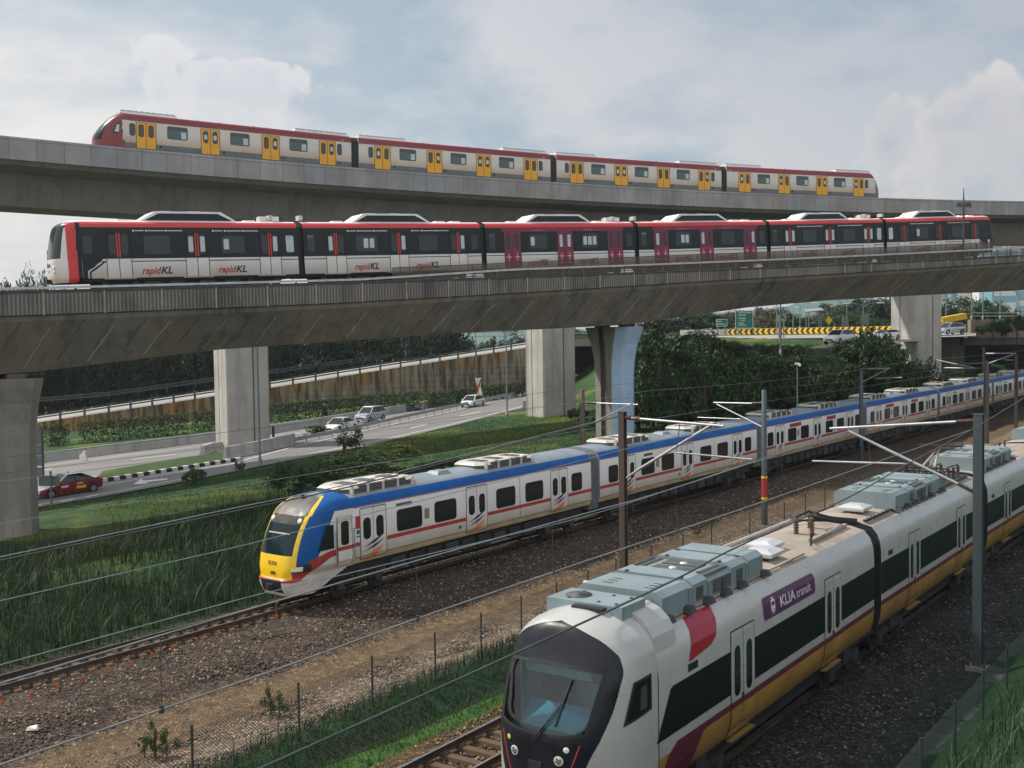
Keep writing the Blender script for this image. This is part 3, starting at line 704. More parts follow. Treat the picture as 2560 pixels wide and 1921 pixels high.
# ------------------------------------------------------------------ train tools
def clipz(poly, z0, z1):
    def half(P, zc, keep_above):
        out = []
        for i in range(len(P)):
            a, b = P[i], P[(i + 1) % len(P)]
            ia = (a[1] >= zc) if keep_above else (a[1] <= zc); ib = (b[1] >= zc) if keep_above else (b[1] <= zc)
            if ia: out.append(a)
            if ia != ib:
                f = (zc - a[1]) / (b[1] - a[1]); out.append((a[0] + f * (b[0] - a[0]), zc))
        return out
    P = half(poly, z0, True)
    return half(P, z1, False) if len(P) >= 3 else []
class Side:
    """near flank of a carriage: y as a function of height"""
    def __init__(s, prof): s.tab = sorted((z, y) for y, z in prof); s.zs = [z for z, y in s.tab]
    def y(s, z): return interp(s.tab, z)
    def panel(s, mb, poly, eps, m):
        zz = [-9] + s.zs + [19]
        for a, b in zip(zz, zz[1:]):
            if b - a < 1e-6: continue
            P = clipz(poly, a, b)
            if len(P) < 3: continue
            zs_ = [p[1] for p in P]
            if max(zs_) - min(zs_) < 1e-5: continue
            mb.add([(x, s.y(z) - eps, z) for x, z in P], [tuple(range(len(P)))], m)
    def rect(s, mb, x0, x1, z0, z1, eps, m, r=0.0): s.panel(mb, rr(x0, x1, z0, z1, r), eps, m)
    def text(s, mb, st, x, z, hgt, m, eps=.012, shear=0, bold=0, wmax=None, align='LEFT'):
        v, f = text_mesh(st, 1.0, shear, bold, align)
        xs_ = [p[0] for p in v]; k = hgt; kx = hgt
        if wmax and (max(xs_) - min(xs_)) * k > 0: kx = wmax / (max(xs_) - min(xs_))
        mb.add([(x + p[0] * kx, s.y(z + p[1] * k) - eps, z + p[1] * k) for p in v], f, m)
        return x + max(xs_) * kx
def rr(x0, x1, z0, z1, r=0.0, n=4):
    if r <= 0: return [(x0, z0), (x1, z0), (x1, z1), (x0, z1)]
    r = min(r, (x1 - x0) / 2 - 1e-3, (z1 - z0) / 2 - 1e-3); out = []
    for cx, cz, a0 in ((x1 - r, z0 + r, -90), (x1 - r, z1 - r, 0), (x0 + r, z1 - r, 90), (x0 + r, z0 + r, 180)):
        for i in range(n + 1):
            a = R(a0 + 90 * i / n); out.append((cx + r * math.cos(a), cz + r * math.sin(a)))
    return out
def place(o, path, s, L, root):
    a, b = path.pt(s), path.pt(s + L); x = (b - a).normalized(); y = Vector((0, 0, 1)).cross(x).normalized(); z = x.cross(y)
    m = Matrix((x, y, z)).transposed().to_4x4(); o.parent = root
    o.matrix_basis = Matrix.Translation(a - root.location) @ m
def shell(mb, prof, W, x0, x1, mats, cap, floor_m):
    """prof: near half from the bottom up to the centre; mats one per segment of that half"""
    half = list(prof); other = [(W - y, z) for y, z in half[::-1]]
    if abs(other[0][0] - half[-1][0]) < 1e-6: other = other[1:]
    ring = half + other; ms = list(mats) + (list(mats)[::-1])
    ms = ms[:len(ring) - 1] + [floor_m]
    k = .02
    rings = [[(x, y, z) for y, z in ring] for x in (x0, x1)]
    mb.loft(rings, ms, True, caps=cap)
    return ring
def nose(levels, xj, front, half, yc, n, classify, nl=72, sgn=1):
    """levels of height; plan contours are superellipses from the near flank round the front to the far flank; returns {class: MB}"""
    out = {}; rows = []
    for z in levels:
        a = max(1e-3, xj - front(z)); b = half(z); row = []
        for i in range(nl + 1):
            ph = -math.pi / 2 + math.pi * i / nl; s_, c_ = math.sin(ph), math.cos(ph); nn = n(z) if callable(n) else n
            row.append(Vector((xj - sgn * a * abs(c_) ** (2 / nn), yc + b * math.copysign(abs(s_) ** (2 / nn), s_), z)))
        rows.append(row)
    for r0, r1 in zip(rows, rows[1:]):
        for i in range(nl):
            q = [r0[i], r0[i + 1], r1[i + 1], r1[i]]; c = (q[0] + q[1] + q[2] + q[3]) / 4
            k = classify(c.x, c.y - yc, c.z)
            if k is None: continue
            key, m = k; mb = out.setdefault(key, MB()); mb.add(q, [(0, 1, 2, 3)], m, True)
    return out, rows
def window(side, parent, x0, x1, z0, z1, r, m=None, frame=BLACK, name='window', extra=None):
    mb = MB(); side.rect(mb, x0 - .035, x1 + .035, z0 - .035, z1 + .035, .006, frame, r + .03); side.rect(mb, x0, x1, z0, z1, .012, m or GLASS, r)
    if extra: extra(mb)
    return mb.build(name, parent)
def wheelset(mb, cx, y, r=.42, m=UNDER):
    vs = []; n = 16
    for yy in (y, y + .13):
        for k in range(n): vs.append((cx + r * math.cos(2 * math.pi * k / n), yy, r + r * math.sin(2 * math.pi * k / n)))
    mb.add(vs, [tuple(range(n)), tuple(range(n, 2 * n))] + [(k, (k + 1) % n, n + (k + 1) % n, n + k) for k in range(n)], m)
def bogie(parent, cx, W, zb=0.0, r=.42, wb=2.1, m=UNDER, shine=STEELD):
    mb = MB()
    for x in (cx - wb / 2, cx + wb / 2):
        for y in (.42, W - .55): wheelset(mb, x, y, r, m)
        mb.bar((x, .3, r), (x, W - .3, r), .16, .16, m); mb.box((x, .3, r), (.3, .2, .28), shine)
    for y in (.3, W - .3):
        mb.box((cx, y, r + .12), (wb + .5, .16, .2), m); mb.box((cx, y - .05, r + .3), (.5, .2, .35), m)
    mb.v = [(p[0], p[1], p[2] + zb) for p in mb.v]
    return mb.build('bogie', parent)

# ================================================================== commuter train with the blue roof line
KW_ = paint('commuter_white', (.66, .66, .66), .35, 0, .05, .8, dirt=((.36, .275, .155), 1.2, 2.35, 1.0), coat=.2)
KBLUE = paint('commuter_blue', (.006, .085, .30), .5, 0, .2, .9, spec=.25)
KROOF = paint('commuter_roof', (.22, .26, .30), .5, .1, .2, .8, streak=False)
KRED = paint('commuter_red', (.33, .035, .03), .4, 0, .15, 2)
KYEL = paint('commuter_yellow', (.83, .53, .01), .35, 0, .08, 1.5, coat=.3)
KSKIRT = paint('stained_cream_skirt', (.46, .38, .24), .6, 0, .25, 1.2)
KBLK = paint('sooty_roof_front', (.065, .062, .06), .5, 0, .6, 1.6)
ACW = paint('cream_roof_unit', (.50, .48, .44), .6, 0, .2, 1.5)
ACG = paint('roof_unit_grille', (.07, .075, .075), .7, 0, .4, 5)
GANG = paint('gangway_bellows', (.10, .11, .12), .75, 0, .3, 3)
ORNG = paint('orange_graphic', (.62, .20, .07), .5, 0, .2, 2)
NAVY = paint('navy_graphic', (.025, .04, .09), .45, 0, .2, 2)
LAMPW = paint('headlamp_lens', (.75, .72, .62), .12, 0, .1)
KP = [(.14, 1.2), (0, 1.5), (0, 2.4), (0, 3.5), (.05, 3.66), (.20, 3.86), (.42, 3.98), (.9, 4.07), (1.38, 4.10)]; KWD = 2.76
KS = Side(KP[:8]); ktm = empty('commuter_train', KTM.pt(-20), 'white electric train with blue roof line, red stripe and yellow nose, running on the ballast', 'train')
def ktm_door(c, x, z0=1.35, z1=3.38):
    mb = MB(); h = .72; KS.rect(mb, x - h - .04, x + h + .04, z0 - .04, z1 + .04, .004, BLACK, .08)
    for a, b in ((x - h, x - .012), (x + .012, x + h)):
        KS.rect(mb, a, b, z0, z1, .010, KW_, .03); KS.rect(mb, a + .14, b - .14, 2.12, 3.0, .016, GLASS, .18)
    rg = [((-.58, 1.80), (.0, 2.04), (.66, 2.26), (.1, 1.94)), ((-.6, 1.62), (.05, 1.86), (.64, 2.04), (.1, 1.76)), ((-.45, 1.58), (.1, 1.74), (.42, 1.86), (.12, 1.68))]
    for p in rg[:2]: KS.panel(mb, [(x + a, b) for a, b in p], .018, NAVY)
    for k in range(3): KS.panel(mb, [(x + a * (1 - .1 * k), b - .22 - .09 * k) for a, b in rg[1]], .017, ORNG)
    return mb.build('door', c)
def ktm_roof_unit(c, x0, x1):
    mb = MB(); y0, y1 = .40, KWD - .40; z0, z1 = 3.95, 4.27; cx, cy = (x0 + x1) / 2, KWD / 2
    for yy, zz in ((y0, 0), (y1, 0)): mb.box((cx, yy + (.06 if yy < 1 else -.06), (z0 + z1) / 2 + .06), ((x1 - x0) * .62, .16, .22), ACG)
    pl = [(x0, .75), (x0 + .5, y0), (x1 - .5, y0), (x1, .75), (x1, KWD - .75), (x1 - .5, y1), (x0 + .5, y1), (x0, KWD - .75)]
    mb.loft([[(a, b, z0 + .02) for a, b in pl], [(a, b, z1 - .1) for a, b in pl]], ACG, True); mb.loft([[(a, b, z1 - .1) for a, b in pl], [(cx + (a - cx) * .93, cy + (b - cy) * .86, z1) for a, b in pl]], ACW, True)
    for fx in (-.28, -.02, .28): mb.box((cx + fx * (x1 - x0), cy, z1 + .015), (.62, 1.0, .05), ACG, chamfer=.2)
    for fx in (-.33, -.16, .1, .2, .36): mb.box((cx + fx * (x1 - x0), cy - .72, z1 - .02), (.26, .12, .06), ACG)
    for fx in (-.4, -.2, 0, .2, .4): mb.box((cx + fx * (x1 - x0), y0 + .02, z0 + .16), (.12, .14, .34), ACW)
    return mb.build('roof_unit', c)
def ktm_carriage(cab=False, L=20.0):
    x0, x1 = (2.5 if cab else .42), L - .42; mb = MB()
    shell(mb, KP, KWD, x0, x1, [KSKIRT, KW_, KW_, KBLUE, KBLUE, KROOF, KROOF, KROOF], KROOF, UNDER)
    KS.rect(mb, x0, x1, 3.46, 3.495, .006, KRED); KS.rect(mb, x0, x1, 1.43, 1.46, .005, ACG)
    c = mb.build('carriage', smooth=32)
    doors = [3.3, 10.0, 16.7] if not cab else [3.6, 10.2, 16.7]
    for x in doors: ktm_door(c, x)
    wins = [(1.3, 2.2), (4.7, 6.1), (6.95, 8.35), (11.65, 13.05), (13.9, 15.3), (17.8, 18.7)]
    if cab: wins = [(5.0, 6.5), (7.35, 8.75), (11.65, 13.05), (13.9, 15.3), (17.8, 18.7)]
    for a, b in wins: window(KS, c, a, b, 2.16, 3.02, .14)
    sm = MB(); edges = [x0] + [e for d in doors for e in (d - .78, d + .78)] + [x1]
    for a, b in zip(edges[::2], edges[1::2]):
        if cab and a == x0: a = 2.5
        KS.rect(sm, a, b, 1.91, 2.07, .008, KRED)
    sm.build('stripe', c)
    if 'brown_notice' not in bpy.data.materials: paint('brown_notice', (.22, .17, .10), .6)
    for nm_, q_ in (('panel_seam', (13.42, 13.45, 1.3, 3.4, .006, BLACK)), ('destination_display', (4.95, 5.9, 3.18, 3.32, .008, ACG)), ('notice_panel', (6.68 if cab else 6.3, 6.98 if cab else 6.62, 2.42, 2.86, .009, bpy.data.materials['brown_notice'])), ('access_hatch', (8.9, 9.1, 1.62, 1.76, .009, ACG))): dt = MB(); KS.rect(dt, *q_); dt.build(nm_, c)
    u = MB(); u.box((10, KWD / 2, .95), (L - 1.5, KWD - .7, .5), UNDER)
    rq = random.Random(int(cab) + 4)
    for i in range(9):
        x = 5.2 + i * 1.15; u.box((x, .36, .78), (.85, .34, rq.uniform(.35, .6)), UNDER if i % 3 else STEELD)
    u.build('underframe', c)
    for x in (3.0, L - 3.0): bogie(c, x, KWD, 0, .42)
    ktm_roof_unit(c, 2.4 if cab else 2.2, 6.8 if cab else 6.6); ktm_roof_unit(c, 11.0, 15.4)
    h = MB(); h.loft([[(8.4, .75, 4.04), (9.4, .75, 4.04), (9.4, 1.5, 4.06), (8.4, 1.5, 4.06)], [(8.6, .85, 4.2), (9.2, .85, 4.2), (9.2, 1.4, 4.2), (8.6, 1.4, 4.2)]], KROOF, True); h.build('roof_hatch', c)
    g = MB(); g.loft([[(x, y, z) for y, z in ((.16, .9), (.12, 3.55), (.3, 3.8), (1.38, 3.92), (KWD - .3, 3.8), (KWD - .12, 3.55), (KWD - .16, .9))] for x in (L - .44, L + .44)], GANG, True); g.build('gangway', c)
    return c
# leading carriage with its nose
c0 = ktm_carriage(True); place(c0, KTM, -20, 20, ktm)
kfr = [(.40, -.42), (.8, -.62), (1.04, -.66), (1.12, -.56), (1.3, -.55), (1.9, -.46), (2.4, -.29), (3.0, .02), (3.4, .31), (3.6, .52), (3.75, .74), (3.9, 1.06), (4.0, 1.4), (4.07, 1.9), (4.099, 2.4)]
khw = [(.40, 1.20), (1.2, 1.28), (1.5, 1.38), (3.5, 1.38), (3.66, 1.33), (3.86, 1.18), (3.98, .96), (4.07, .48), (4.099, .1)]
ztp = [(-.6, 1.20), (-.1, 1.40), (.3, 1.76), (1.2, 1.98), (2.5, 2.06)]; zbt = [(-.6, .92), (-.1, 1.02), (.3, 1.30), (1.2, 1.70), (2.5, 1.93)]
zlow = [(-3, .40), (.5, .44), (2.2, 1.2), (3, 1.2)]
def kcls(x, y, z):
    ay = abs(y)
    if z < interp(zlow, x): return None
    if ay < .92 and x < .62:
        if z > 3.42: return 'nose_shell', KBLK
        if z > 1.98: return 'windscreen', (GLASSK if z < 3.12 else BLACK)
        if z > 1.10: return 'nose_shell', KYEL
        if ay < .58 and .56 < z < 1.06: return 'coupler_recess', BLACK
        if z > .98: return 'nose_shell', KRED
        return 'nose_shell', KSKIRTW
    if z > 3.42 and x < 2.0:
        q = ay / scurve(khw, z)
        if q < .70: return 'nose_shell', (KBLK if x < 1.5 else KROOF)
        if q < .80 and x < 1.6: return 'nose_shell', KYEL
    elif z > 1.5 and x < 1.2 and ay < 1.05: return 'nose_shell', KYEL
    if 1.34 < z < 1.64 and x < .32 and ay > .9: return 'headlight' + ' ' * (y > 0), (LAMPW if (x < -.02 and 1.4 < z < 1.58) else BLACK)
    if interp(zbt, x) < z < interp(ztp, x): return 'nose_shell', KRED
    if z > interp(ztp, x) and (x < .68 + (z - 1.9) * .52 or z > 3.5): return 'nose_shell', KBLUE
    return 'nose_shell', (KW_ if z > 1.2 else KSKIRTW)
KSKIRTW = paint('nose_skirt_white', (.58, .56, .50), .5, 0, .2, 1.5)
GLASSK = glass('windscreen_teal', (.007, .020, .024), .12, .25)
lev = frange(.40, 3.4, .022) + frange(3.42, 4.0, .02) + [4.03, 4.06, 4.08, 4.099]
parts, _ = nose(lev, 2.5, lambda z: scurve(kfr, z), lambda z: scurve(khw, z), KWD / 2, 4.2, kcls, 260)
for k, m_ in parts.items(): m_.build(k.strip(), c0, smooth=50)
KN = Side([(0.0, 0), (0, 5)])
for s_ in (-1, 1):                                                     # round marker lamps at the top of the windscreen
    lm = MB(); lm.lathe((0, 0, 0), [(.10, 0), (.115, .03), (.09, .06), (.0, .07)], LAMPW, 14)
    o = lm.build('headlight', c0); o.matrix_basis = Matrix.Translation((.27, KWD / 2 + s_ * .78, 3.24)) @ Matrix.Rotation(R(-62), 4, 'Y')
wb_ = MB(); wb_.bar((-.13, KWD / 2 - .6, 2.78), (-.13, KWD / 2 + .6, 2.78), .03, .05, LAMPW); wb_.build('sun_blind', c0)
cabw = MB(); KS.panel(cabw, [(.62, 2.06), (1.42, 2.06), (1.42, 3.0), (1.05, 3.0)], -.012, GLASS)
cabw.v = [(p[0], p[1] - .03, p[2]) for p in cabw.v]; cabw.build('cab_window', c0)
cd_ = MB()
for a, b, e_, m_ in ((1.58, 2.40, .03, BLACK), (1.61, 2.37, .036, KSKIRTW)): KS.rect(cd_, a, b, 1.3, 3.25, e_, m_, .08)
KS.rect(cd_, 1.78, 2.2, 2.1, 3.05, .042, GLASS, .12); KS.rect(cd_, 1.61, 2.37, 1.90, 2.05, .041, KRED)
for a in (1.50, 2.48): cd_.bar((a, -.06, 1.5), (a, -.06, 2.7), .03, .03, STEEL)
cd_.build('cab_door', c0)
ps = MB(); KS.rect(ps, 2.60, 2.86, 2.62, 3.12, .01, KRED); KS.rect(ps, 2.66, 2.82, 2.40, 2.56, .01, NAVY); KS.rect(ps, 2.64, 2.84, 2.28, 2.33, .01, NAVY); ps.build('poster', c0)
# number and emblem on the yellow front
def front_text(st, hgt, y, z, m, rake=0.0, eps=.02, shear=0, bold=.0, parent=c0, fr=kfr, yc=KWD / 2, name='number'):
    v, f = text_mesh(st, hgt, shear, bold, 'CENTER'); mb = MB()
    xc = lambda yy, zz: 2.5 - (2.5 - scurve(fr, zz)) * (1 - min(.98, abs(yy / 1.38)) ** 4.2) ** (1 / 4.2)
    mb.add([(xc(y - p[0], z + p[1]) - eps, yc + y - p[0], z + p[1]) for p in v], f, m); return mb.build(name, parent)
front_text('SCS24', .19, 0, 1.62, BLACK, bold=.004)
front_text('KTM', .13, -.05, 1.27, BLACK, shear=.3, bold=.012, name='emblem')
cp = MB(); cp.box((-.55, KWD / 2, .8), (.4, .3, .2), STEELD); cp.tube([(-.5, KWD / 2, .8), (-.82, KWD / 2, .8)], .12, UNDER); cp.build('coupler', c0)
an = MB(); an.tube([(2.6, KWD / 2, 4.08), (2.6, KWD / 2, 4.36)], .03, LAMPW); an.tube([(1.2, KWD / 2 + .1, 3.98), (1.2, KWD / 2 + .1, 4.08)], .07, BLACK); an.build('aerial', c0)
kc1 = ktm_carriage(False); place(kc1, KTM, 0, 20, ktm)
for i in range(2, 6):
    k = copy_tree(kc1); place(k, KTM, 20 * (i - 1), 20, ktm)
    if i in (2, 3):
        for x, w_ in ((5.0, 2.0), (11.8, 1.8)):
            b_ = MB(); KS.rect(b_, x, x + w_, 3.12, 3.38, .010, KRED); b_.build('banner', k)
    if i in (1, 4):
        pg = MB()
        for y in (.8, 1.96): pg.bar((3.0, y, 4.15), (4.6, y, 4.62), .05, .05, RUST); pg.bar((4.6, y, 4.62), (3.4, y, 4.95), .04, .04, RUST)
        pg.bar((3.4, .5, 4.97), (3.4, 2.3, 4.97), .1, .06, STEELD); pg.box((3.6, 1.38, 4.13), (1.8, 1.3, .06), STEELD); pg.build('pantograph', k)

# ================================================================== airport train with the purple sign
AW = paint('airport_silver_white', (.45, .455, .44), .3, .1, .08, .7, dirt=((.20, .17, .13), 1.0, 2.6, .5), coat=.25)
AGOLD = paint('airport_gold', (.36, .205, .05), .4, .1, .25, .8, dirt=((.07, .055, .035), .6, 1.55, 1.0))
AMAR = paint('airport_maroon', (.105, .018, .035), .35, 0, .15, 1.2, coat=.2)
ARED = paint('airport_red_patch', (.33, .008, .03), .35, 0, .08, 1.0, coat=.3)
APUR = paint('airport_purple', (.088, .025, .085), .4, 0, .08, 1.2)
ALET = paint('sign_lettering', (.62, .55, .60), .5)
AROOF = paint('weathered_airport_roof', (.30, .255, .215), .7, 0, .35, .9)
AAC = paint('grey_blue_roof_plant', (.20, .255, .275), .5, .1, .16, 1.3, streak=True)
AVENT = paint('aluminium_vent', (.58, .60, .62), .35, .35, .1, 2)
AMASK = paint('black_nose_mask', (.010, .012, .019), .36, 0, .3, .8, spec=.35)
ABAND = glass('window_band_glass', (.010, .013, .014), .22, .12)
AP = [(.34, .62), (.12, .95), (.03, 1.25), (0, 1.59), (0, 3.2), (.03, 3.5), (.12, 3.76), (.30, 3.97), (.7, 4.07), (1.42, 4.12)]; AWD = 2.84
AS = Side(AP[:9]); klia = empty('airport_train', KLIA.pt(-4.05), 'silver and gold airport train with egg-shaped black nose and a purple sign on its flank', 'train')
def klia_door(c, x):
    mb = MB(); h = .64; AS.rect(mb, x - h - .03, x + h + .03, .84, 3.33, .004, BLACK, .06)
    for a, b in ((x - h, x - .012), (x + .012, x + h)):
        AS.rect(mb, a, b, 1.12, 3.30, .011, AW, .03); AS.rect(mb, a, b, 1.13, 1.59, .014, AGOLD); AS.rect(mb, a, b, 1.59, 1.73, .016, AMAR)
        AS.rect(mb, a + .12, b - .12, 1.78, 3.0, .013, AW, .22); AS.rect(mb, a + .155, b - .155, 1.82, 2.96, .019, GLASS, .2)
    AS.rect(mb, x - h, x + h, .86, 1.10, .012, AGOLD); mb.box((x, .06, .86), (1.3, .14, .03), AGOLD)
    for z in (1.72, 1.80): mb.box((x - .05, -.03, z), (.05, .04, .06), BLACK)
    return mb.build('door', c)
def roof_plant(c, x0, x1, y0=.40, y1=2.44, zb=4.08, h=.55):
    mb = MB(); L = x1 - x0; f = lambda a, b: (x0 + L * a, x0 + L * b)
    def block(a, b, z1, ch=.16):
        xa, xb = f(a, b); pl = [(y0, zb), (y0, zb + z1 - ch * .7), (y0 + ch, zb + z1), (y1 - ch, zb + z1), (y1, zb + z1 - ch * .7), (y1, zb)]
        mb.loft([[(x, y, z) for y, z in pl] for x in (xa + .02, xb - .02)], AAC, True)
    block(0, .23, h); block(.23, .27, h - .03); block(.27, .41, h + .01); block(.41, .64, h - .06); block(.64, .80, h + .01); block(.80, .83, h - .03); block(.83, 1, h)
    xa, xb = f(.42, .63)
    for k in (.25, .75):
        mb.box((xa + (xb - xa) * k, (y0 + y1) / 2, zb + h - .055), ((xb - xa) * .34, .95, .05), ACG)
        mb.lathe((xa + (xb - xa) * k, (y0 + y1) / 2, zb + h - .04), [(.10, 0), (.08, .03), (0, .035)], AVENT, 10)
    for y in (y0 + .10, y0 + .30, y1 - .3, y1 - .1):
        for k in range(9): mb.box((xa + (xb - xa) * (k + .5) / 9, y, zb + h - .05), (.075, .10, .045), ACG)
    for a, b in ((.30, .36), (.46, .54), (.55, .63), (.70, .76)):
        xa, xb = f(a, b); mb.box(((xa + xb) / 2, y0 + .005, zb + .22), (xb - xa, .06, .28), ACG)
    for a in (.02, .2, .38, .55, .72, .98): mb.box((x0 + L * a, y0 - .1, zb + .03), (.22, .26, .14), STEELD, chamfer=.4)
    for a, y in ((.28, y0 + .3), (.28, y1 - .4), (.40, y0 + .2), (.40, y1 - .3), (.65, y0 + .3), (.65, y1 - .4), (.79, y0 + .2), (.79, y1 - .3)): mb.box((x0 + L * a, y, zb + h + .02), (.07, .07, .04), STEELD)
    for a in (.06, .1, .14): mb.box((x0 + L * a, y0 + .45, zb + h + .004), (.04, .22, .012), ACG); mb.box((x0 + L * a, y1 - .6, zb + h + .004), (.04, .22, .012), ACG)
    return mb.build('roof_plant', c)
def roof_vent(c, x, y):
    mb = MB(); pl = lambda a, b, z: [(x - a, y - b, z), (x + a, y - b, z), (x + a, y + b, z), (x - a, y + b, z)]
    mb.loft([pl(.25, .22, 4.06), pl(.25, .22, 4.18)], STEELD, True); mb.loft([pl(.42, .40, 4.18), pl(.45, .43, 4.23), pl(.45, .43, 4.29), pl(.24, .22, 4.38)], AVENT, True)
    return mb.build('roof_vent', c)
def insulator(mb, x, y, z0, h, m=INSUL, r=.07):
    pr = []; n = max(3, int(h / .07))
    for i in range(n): pr += [(r * .55, h * i / n), (r, h * (i + .45) / n), (r * .55, h * (i + .9) / n)]
    mb.lathe((x, y, z0), pr + [(0, h)], m, 9)
def klia_carriage(cab, L=13.15):
    x0, x1 = (0 if cab else .28), (13.65 if cab else L + .0) - (.0 if cab else 0.0); mb = MB()
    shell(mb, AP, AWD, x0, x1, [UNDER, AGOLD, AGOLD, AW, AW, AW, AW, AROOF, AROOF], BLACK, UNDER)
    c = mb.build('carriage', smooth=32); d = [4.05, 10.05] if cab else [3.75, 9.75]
    for x in d: klia_door(c, x)
    b = MB(); h = .67
    if cab: AS.panel(b, [(-.08, 1.93), (d[0] - h, 1.93), (d[0] - h, 2.90), (.62, 2.90), (.52, 2.86), (.47, 2.78)], .008, ABAND)
    else: AS.rect(b, x0, d[0] - h, 1.93, 2.9, .008, ABAND)
    b.build('window_band', c)
    for a, e in ((d[0] + h, d[1] - h), (d[1] + h, x1)):
        b = MB(); AS.rect(b, a, e, 1.93, 2.9, .008, ABAND); b.build('window_band', c)
    st = MB(); x = x0 if not cab else .75
    for a, e in ((x, d[0] - h), (d[0] + h, d[1] - h), (d[1] + h, x1)): AS.rect(st, a, e, 1.59, 1.73, .009, AMAR)
    if cab:
        P = [(.02, .66), (1.42, .66), (1.72, 1.30), (2.0, 1.56), (2.3, 1.60), (2.3, 1.73), (.80, 1.73), (.42, 1.55), (.16, 1.1)]
        AS.panel(st, P[:2] + [P[2], (.2, 1.2)], .009, AMAR); AS.panel(st, [(.2, 1.2), P[2], P[3], P[4], P[5], P[6], P[7]], .0092, AMAR)
    st.build('stripe', c)
    sq = MB(); xx = 1.30 if cab else .95; AS.rect(sq, xx, xx + .45, 2.99, 3.15, .009, GLASS); sq.build('side_display', c)
    u = MB(); u.box((6.9, AWD / 2, .6), (12, AWD - .9, .5), UNDER); u.build('underframe', c)
    for x in ((2.2, 11.6) if cab else (1.9, 11.3)): bogie(c, x, AWD, 0, .42)
    return c
a0 = klia_carriage(True); place(a0, KLIA, -4.05, 13.65, klia)
# red shoulder patch, purple sign
pt_ = MB(); AS.panel(pt_, [(1.34, 3.19), (2.42, 3.30), (2.66, 3.42), (2.80, 3.62), (2.96, 3.98), (1.70, 3.98), (1.56, 3.62)], .012, ARED); pt_.build('red_patch', a0)
sg = MB(); AS.rect(sg, 5.27, 8.68, 3.14, 3.66, .010, APUR, .12)
xe = AS.text(sg, 'KLIA', 6.28, 3.27, .36, ALET, .016, 0, .018, wmax=.98); AS.text(sg, 'transit', 7.36, 3.27, .33, ALET, .016, 0, .004, wmax=1.0)
AS.rect(sg, 5.72, 5.98, 3.25, 3.55, .016, ALET, .07); AS.rect(sg, 5.76, 5.94, 3.41, 3.50, .019, APUR, .02); AS.rect(sg, 5.79, 5.91, 3.56, 3.60, .016, ALET); AS.rect(sg, 5.75, 5.80, 3.28, 3.32, .019, APUR); AS.rect(sg, 5.90, 5.95, 3.28, 3.32, .019, APUR)
AS.panel(sg, [(5.74, 3.19), (5.80, 3.24), (5.83, 3.24), (5.77, 3.19)], .016, ALET); AS.panel(sg, [(5.96, 3.19), (5.93, 3.19), (5.87, 3.24), (5.90, 3.24)], .016, ALET)
sg.build('name_sign', a0)
roof_plant(a0, .95, 6.2); roof_vent(a0, 7.75, 1.05); roof_vent(a0, 8.75, 1.45)
sp = MB(); sp.box((.10, 1.45, 4.35), (.95, 1.75, .5), AAC); sp.lathe((.10, 1.85, 4.60), [(.27, 0), (.27, .02), (.05, .025), (.05, .04), (0, .04)], ACG, 16); sp.box((-.5, 1.25, 4.54), (.18, .7, .06), BLACK); [sp.box((.10 + a, 1.0 + b, 4.61), (.05, .05, .03), ACG) for a in (-.3, .3) for b in (-.2, .2, .9)]; sp.build('roof_plant', a0)
fr_ = MB(); fr_.loft([[(x, y, z) for y, z in ((.06, 3.70), (.11, 3.98), (.22, 4.18), (.42, 4.36), (.66, 4.46), (.80, 4.47), (.80, 4.0))] for x in (.015, .92)], AW, True); fr_.build('roof_fairing', a0)
hz = MB()
for x, y in ((11.3, 1.5), (11.6, 1.15), (12.4, 1.5)): insulator(hz, x, y, 4.1, .48, RUST if y < 1.3 else STEELD, .09)
pts = [(11.3, 1.5, 4.6), (11.8, 1.3, 4.72), (12.4, 1.5, 4.6), (13.0, 1.2, 4.4), (13.5, 1.1, 4.28)]; hz.tube(pts, .035, BLACK); hz.tube([(11.6, 1.15, 4.6), (12.3, .95, 4.45), (13.1, .8, 4.22)], .03, BLACK)
hz.bar((10.4, .75, 4.14), (13.3, .75, 4.14), .12, .08, AROOF); hz.bar((9.9, .55, 4.1), (9.9, .55, 4.42), .05, .05, STEELD); hz.tube([(9.9, .55, 4.42), (10.2, .6, 4.36), (10.4, .75, 4.18)], .03, BLACK)
hz.build('high_voltage_gear', a0)
ra = MB(); ra.bar((.6, AWD - .36, 4.10), (13.4, AWD - .36, 4.12), .06, .06, AW); ra.bar((.6, .42, 4.06), (9, .42, 4.06), .05, .05, AROOF); ra.build('roof_rail', a0)
# nose
afr = [(.45, -1.82), (.9, -2.05), (1.4, -2.15), (2.09, -2.17), (2.35, -2.16), (2.63, -2.11), (3.0, -1.97), (3.3, -1.83), (3.6, -1.66), (3.9, -1.53), (4.15, -1.44), (4.3, -1.37), (4.4, -1.28), (4.47, -1.05), (4.52, -.65), (4.54, -.2), (4.55, 0)]
ahw = [(.45, 1.10), (.95, 1.30), (1.25, 1.39), (1.59, 1.42), (3.3, 1.42), (3.7, 1.375), (4.0, 1.26), (4.2, 1.07), (4.33, .86), (4.42, .64), (4.48, .45), (4.53, .25), (4.55, .06)]
mtab = [(.4, .35), (.8, .52), (1.2, .68), (1.7, .86), (2.1, .99), (2.5, 1.14), (3.0, 1.24), (3.5, 1.27), (3.8, 1.20), (4.0, 1.05), (4.15, .85), (4.28, .58), (4.37, .32), (4.43, 0.0)]
wtab = [(2.5, .90), (2.8, .94), (3.3, 1.0), (3.7, 1.03)]
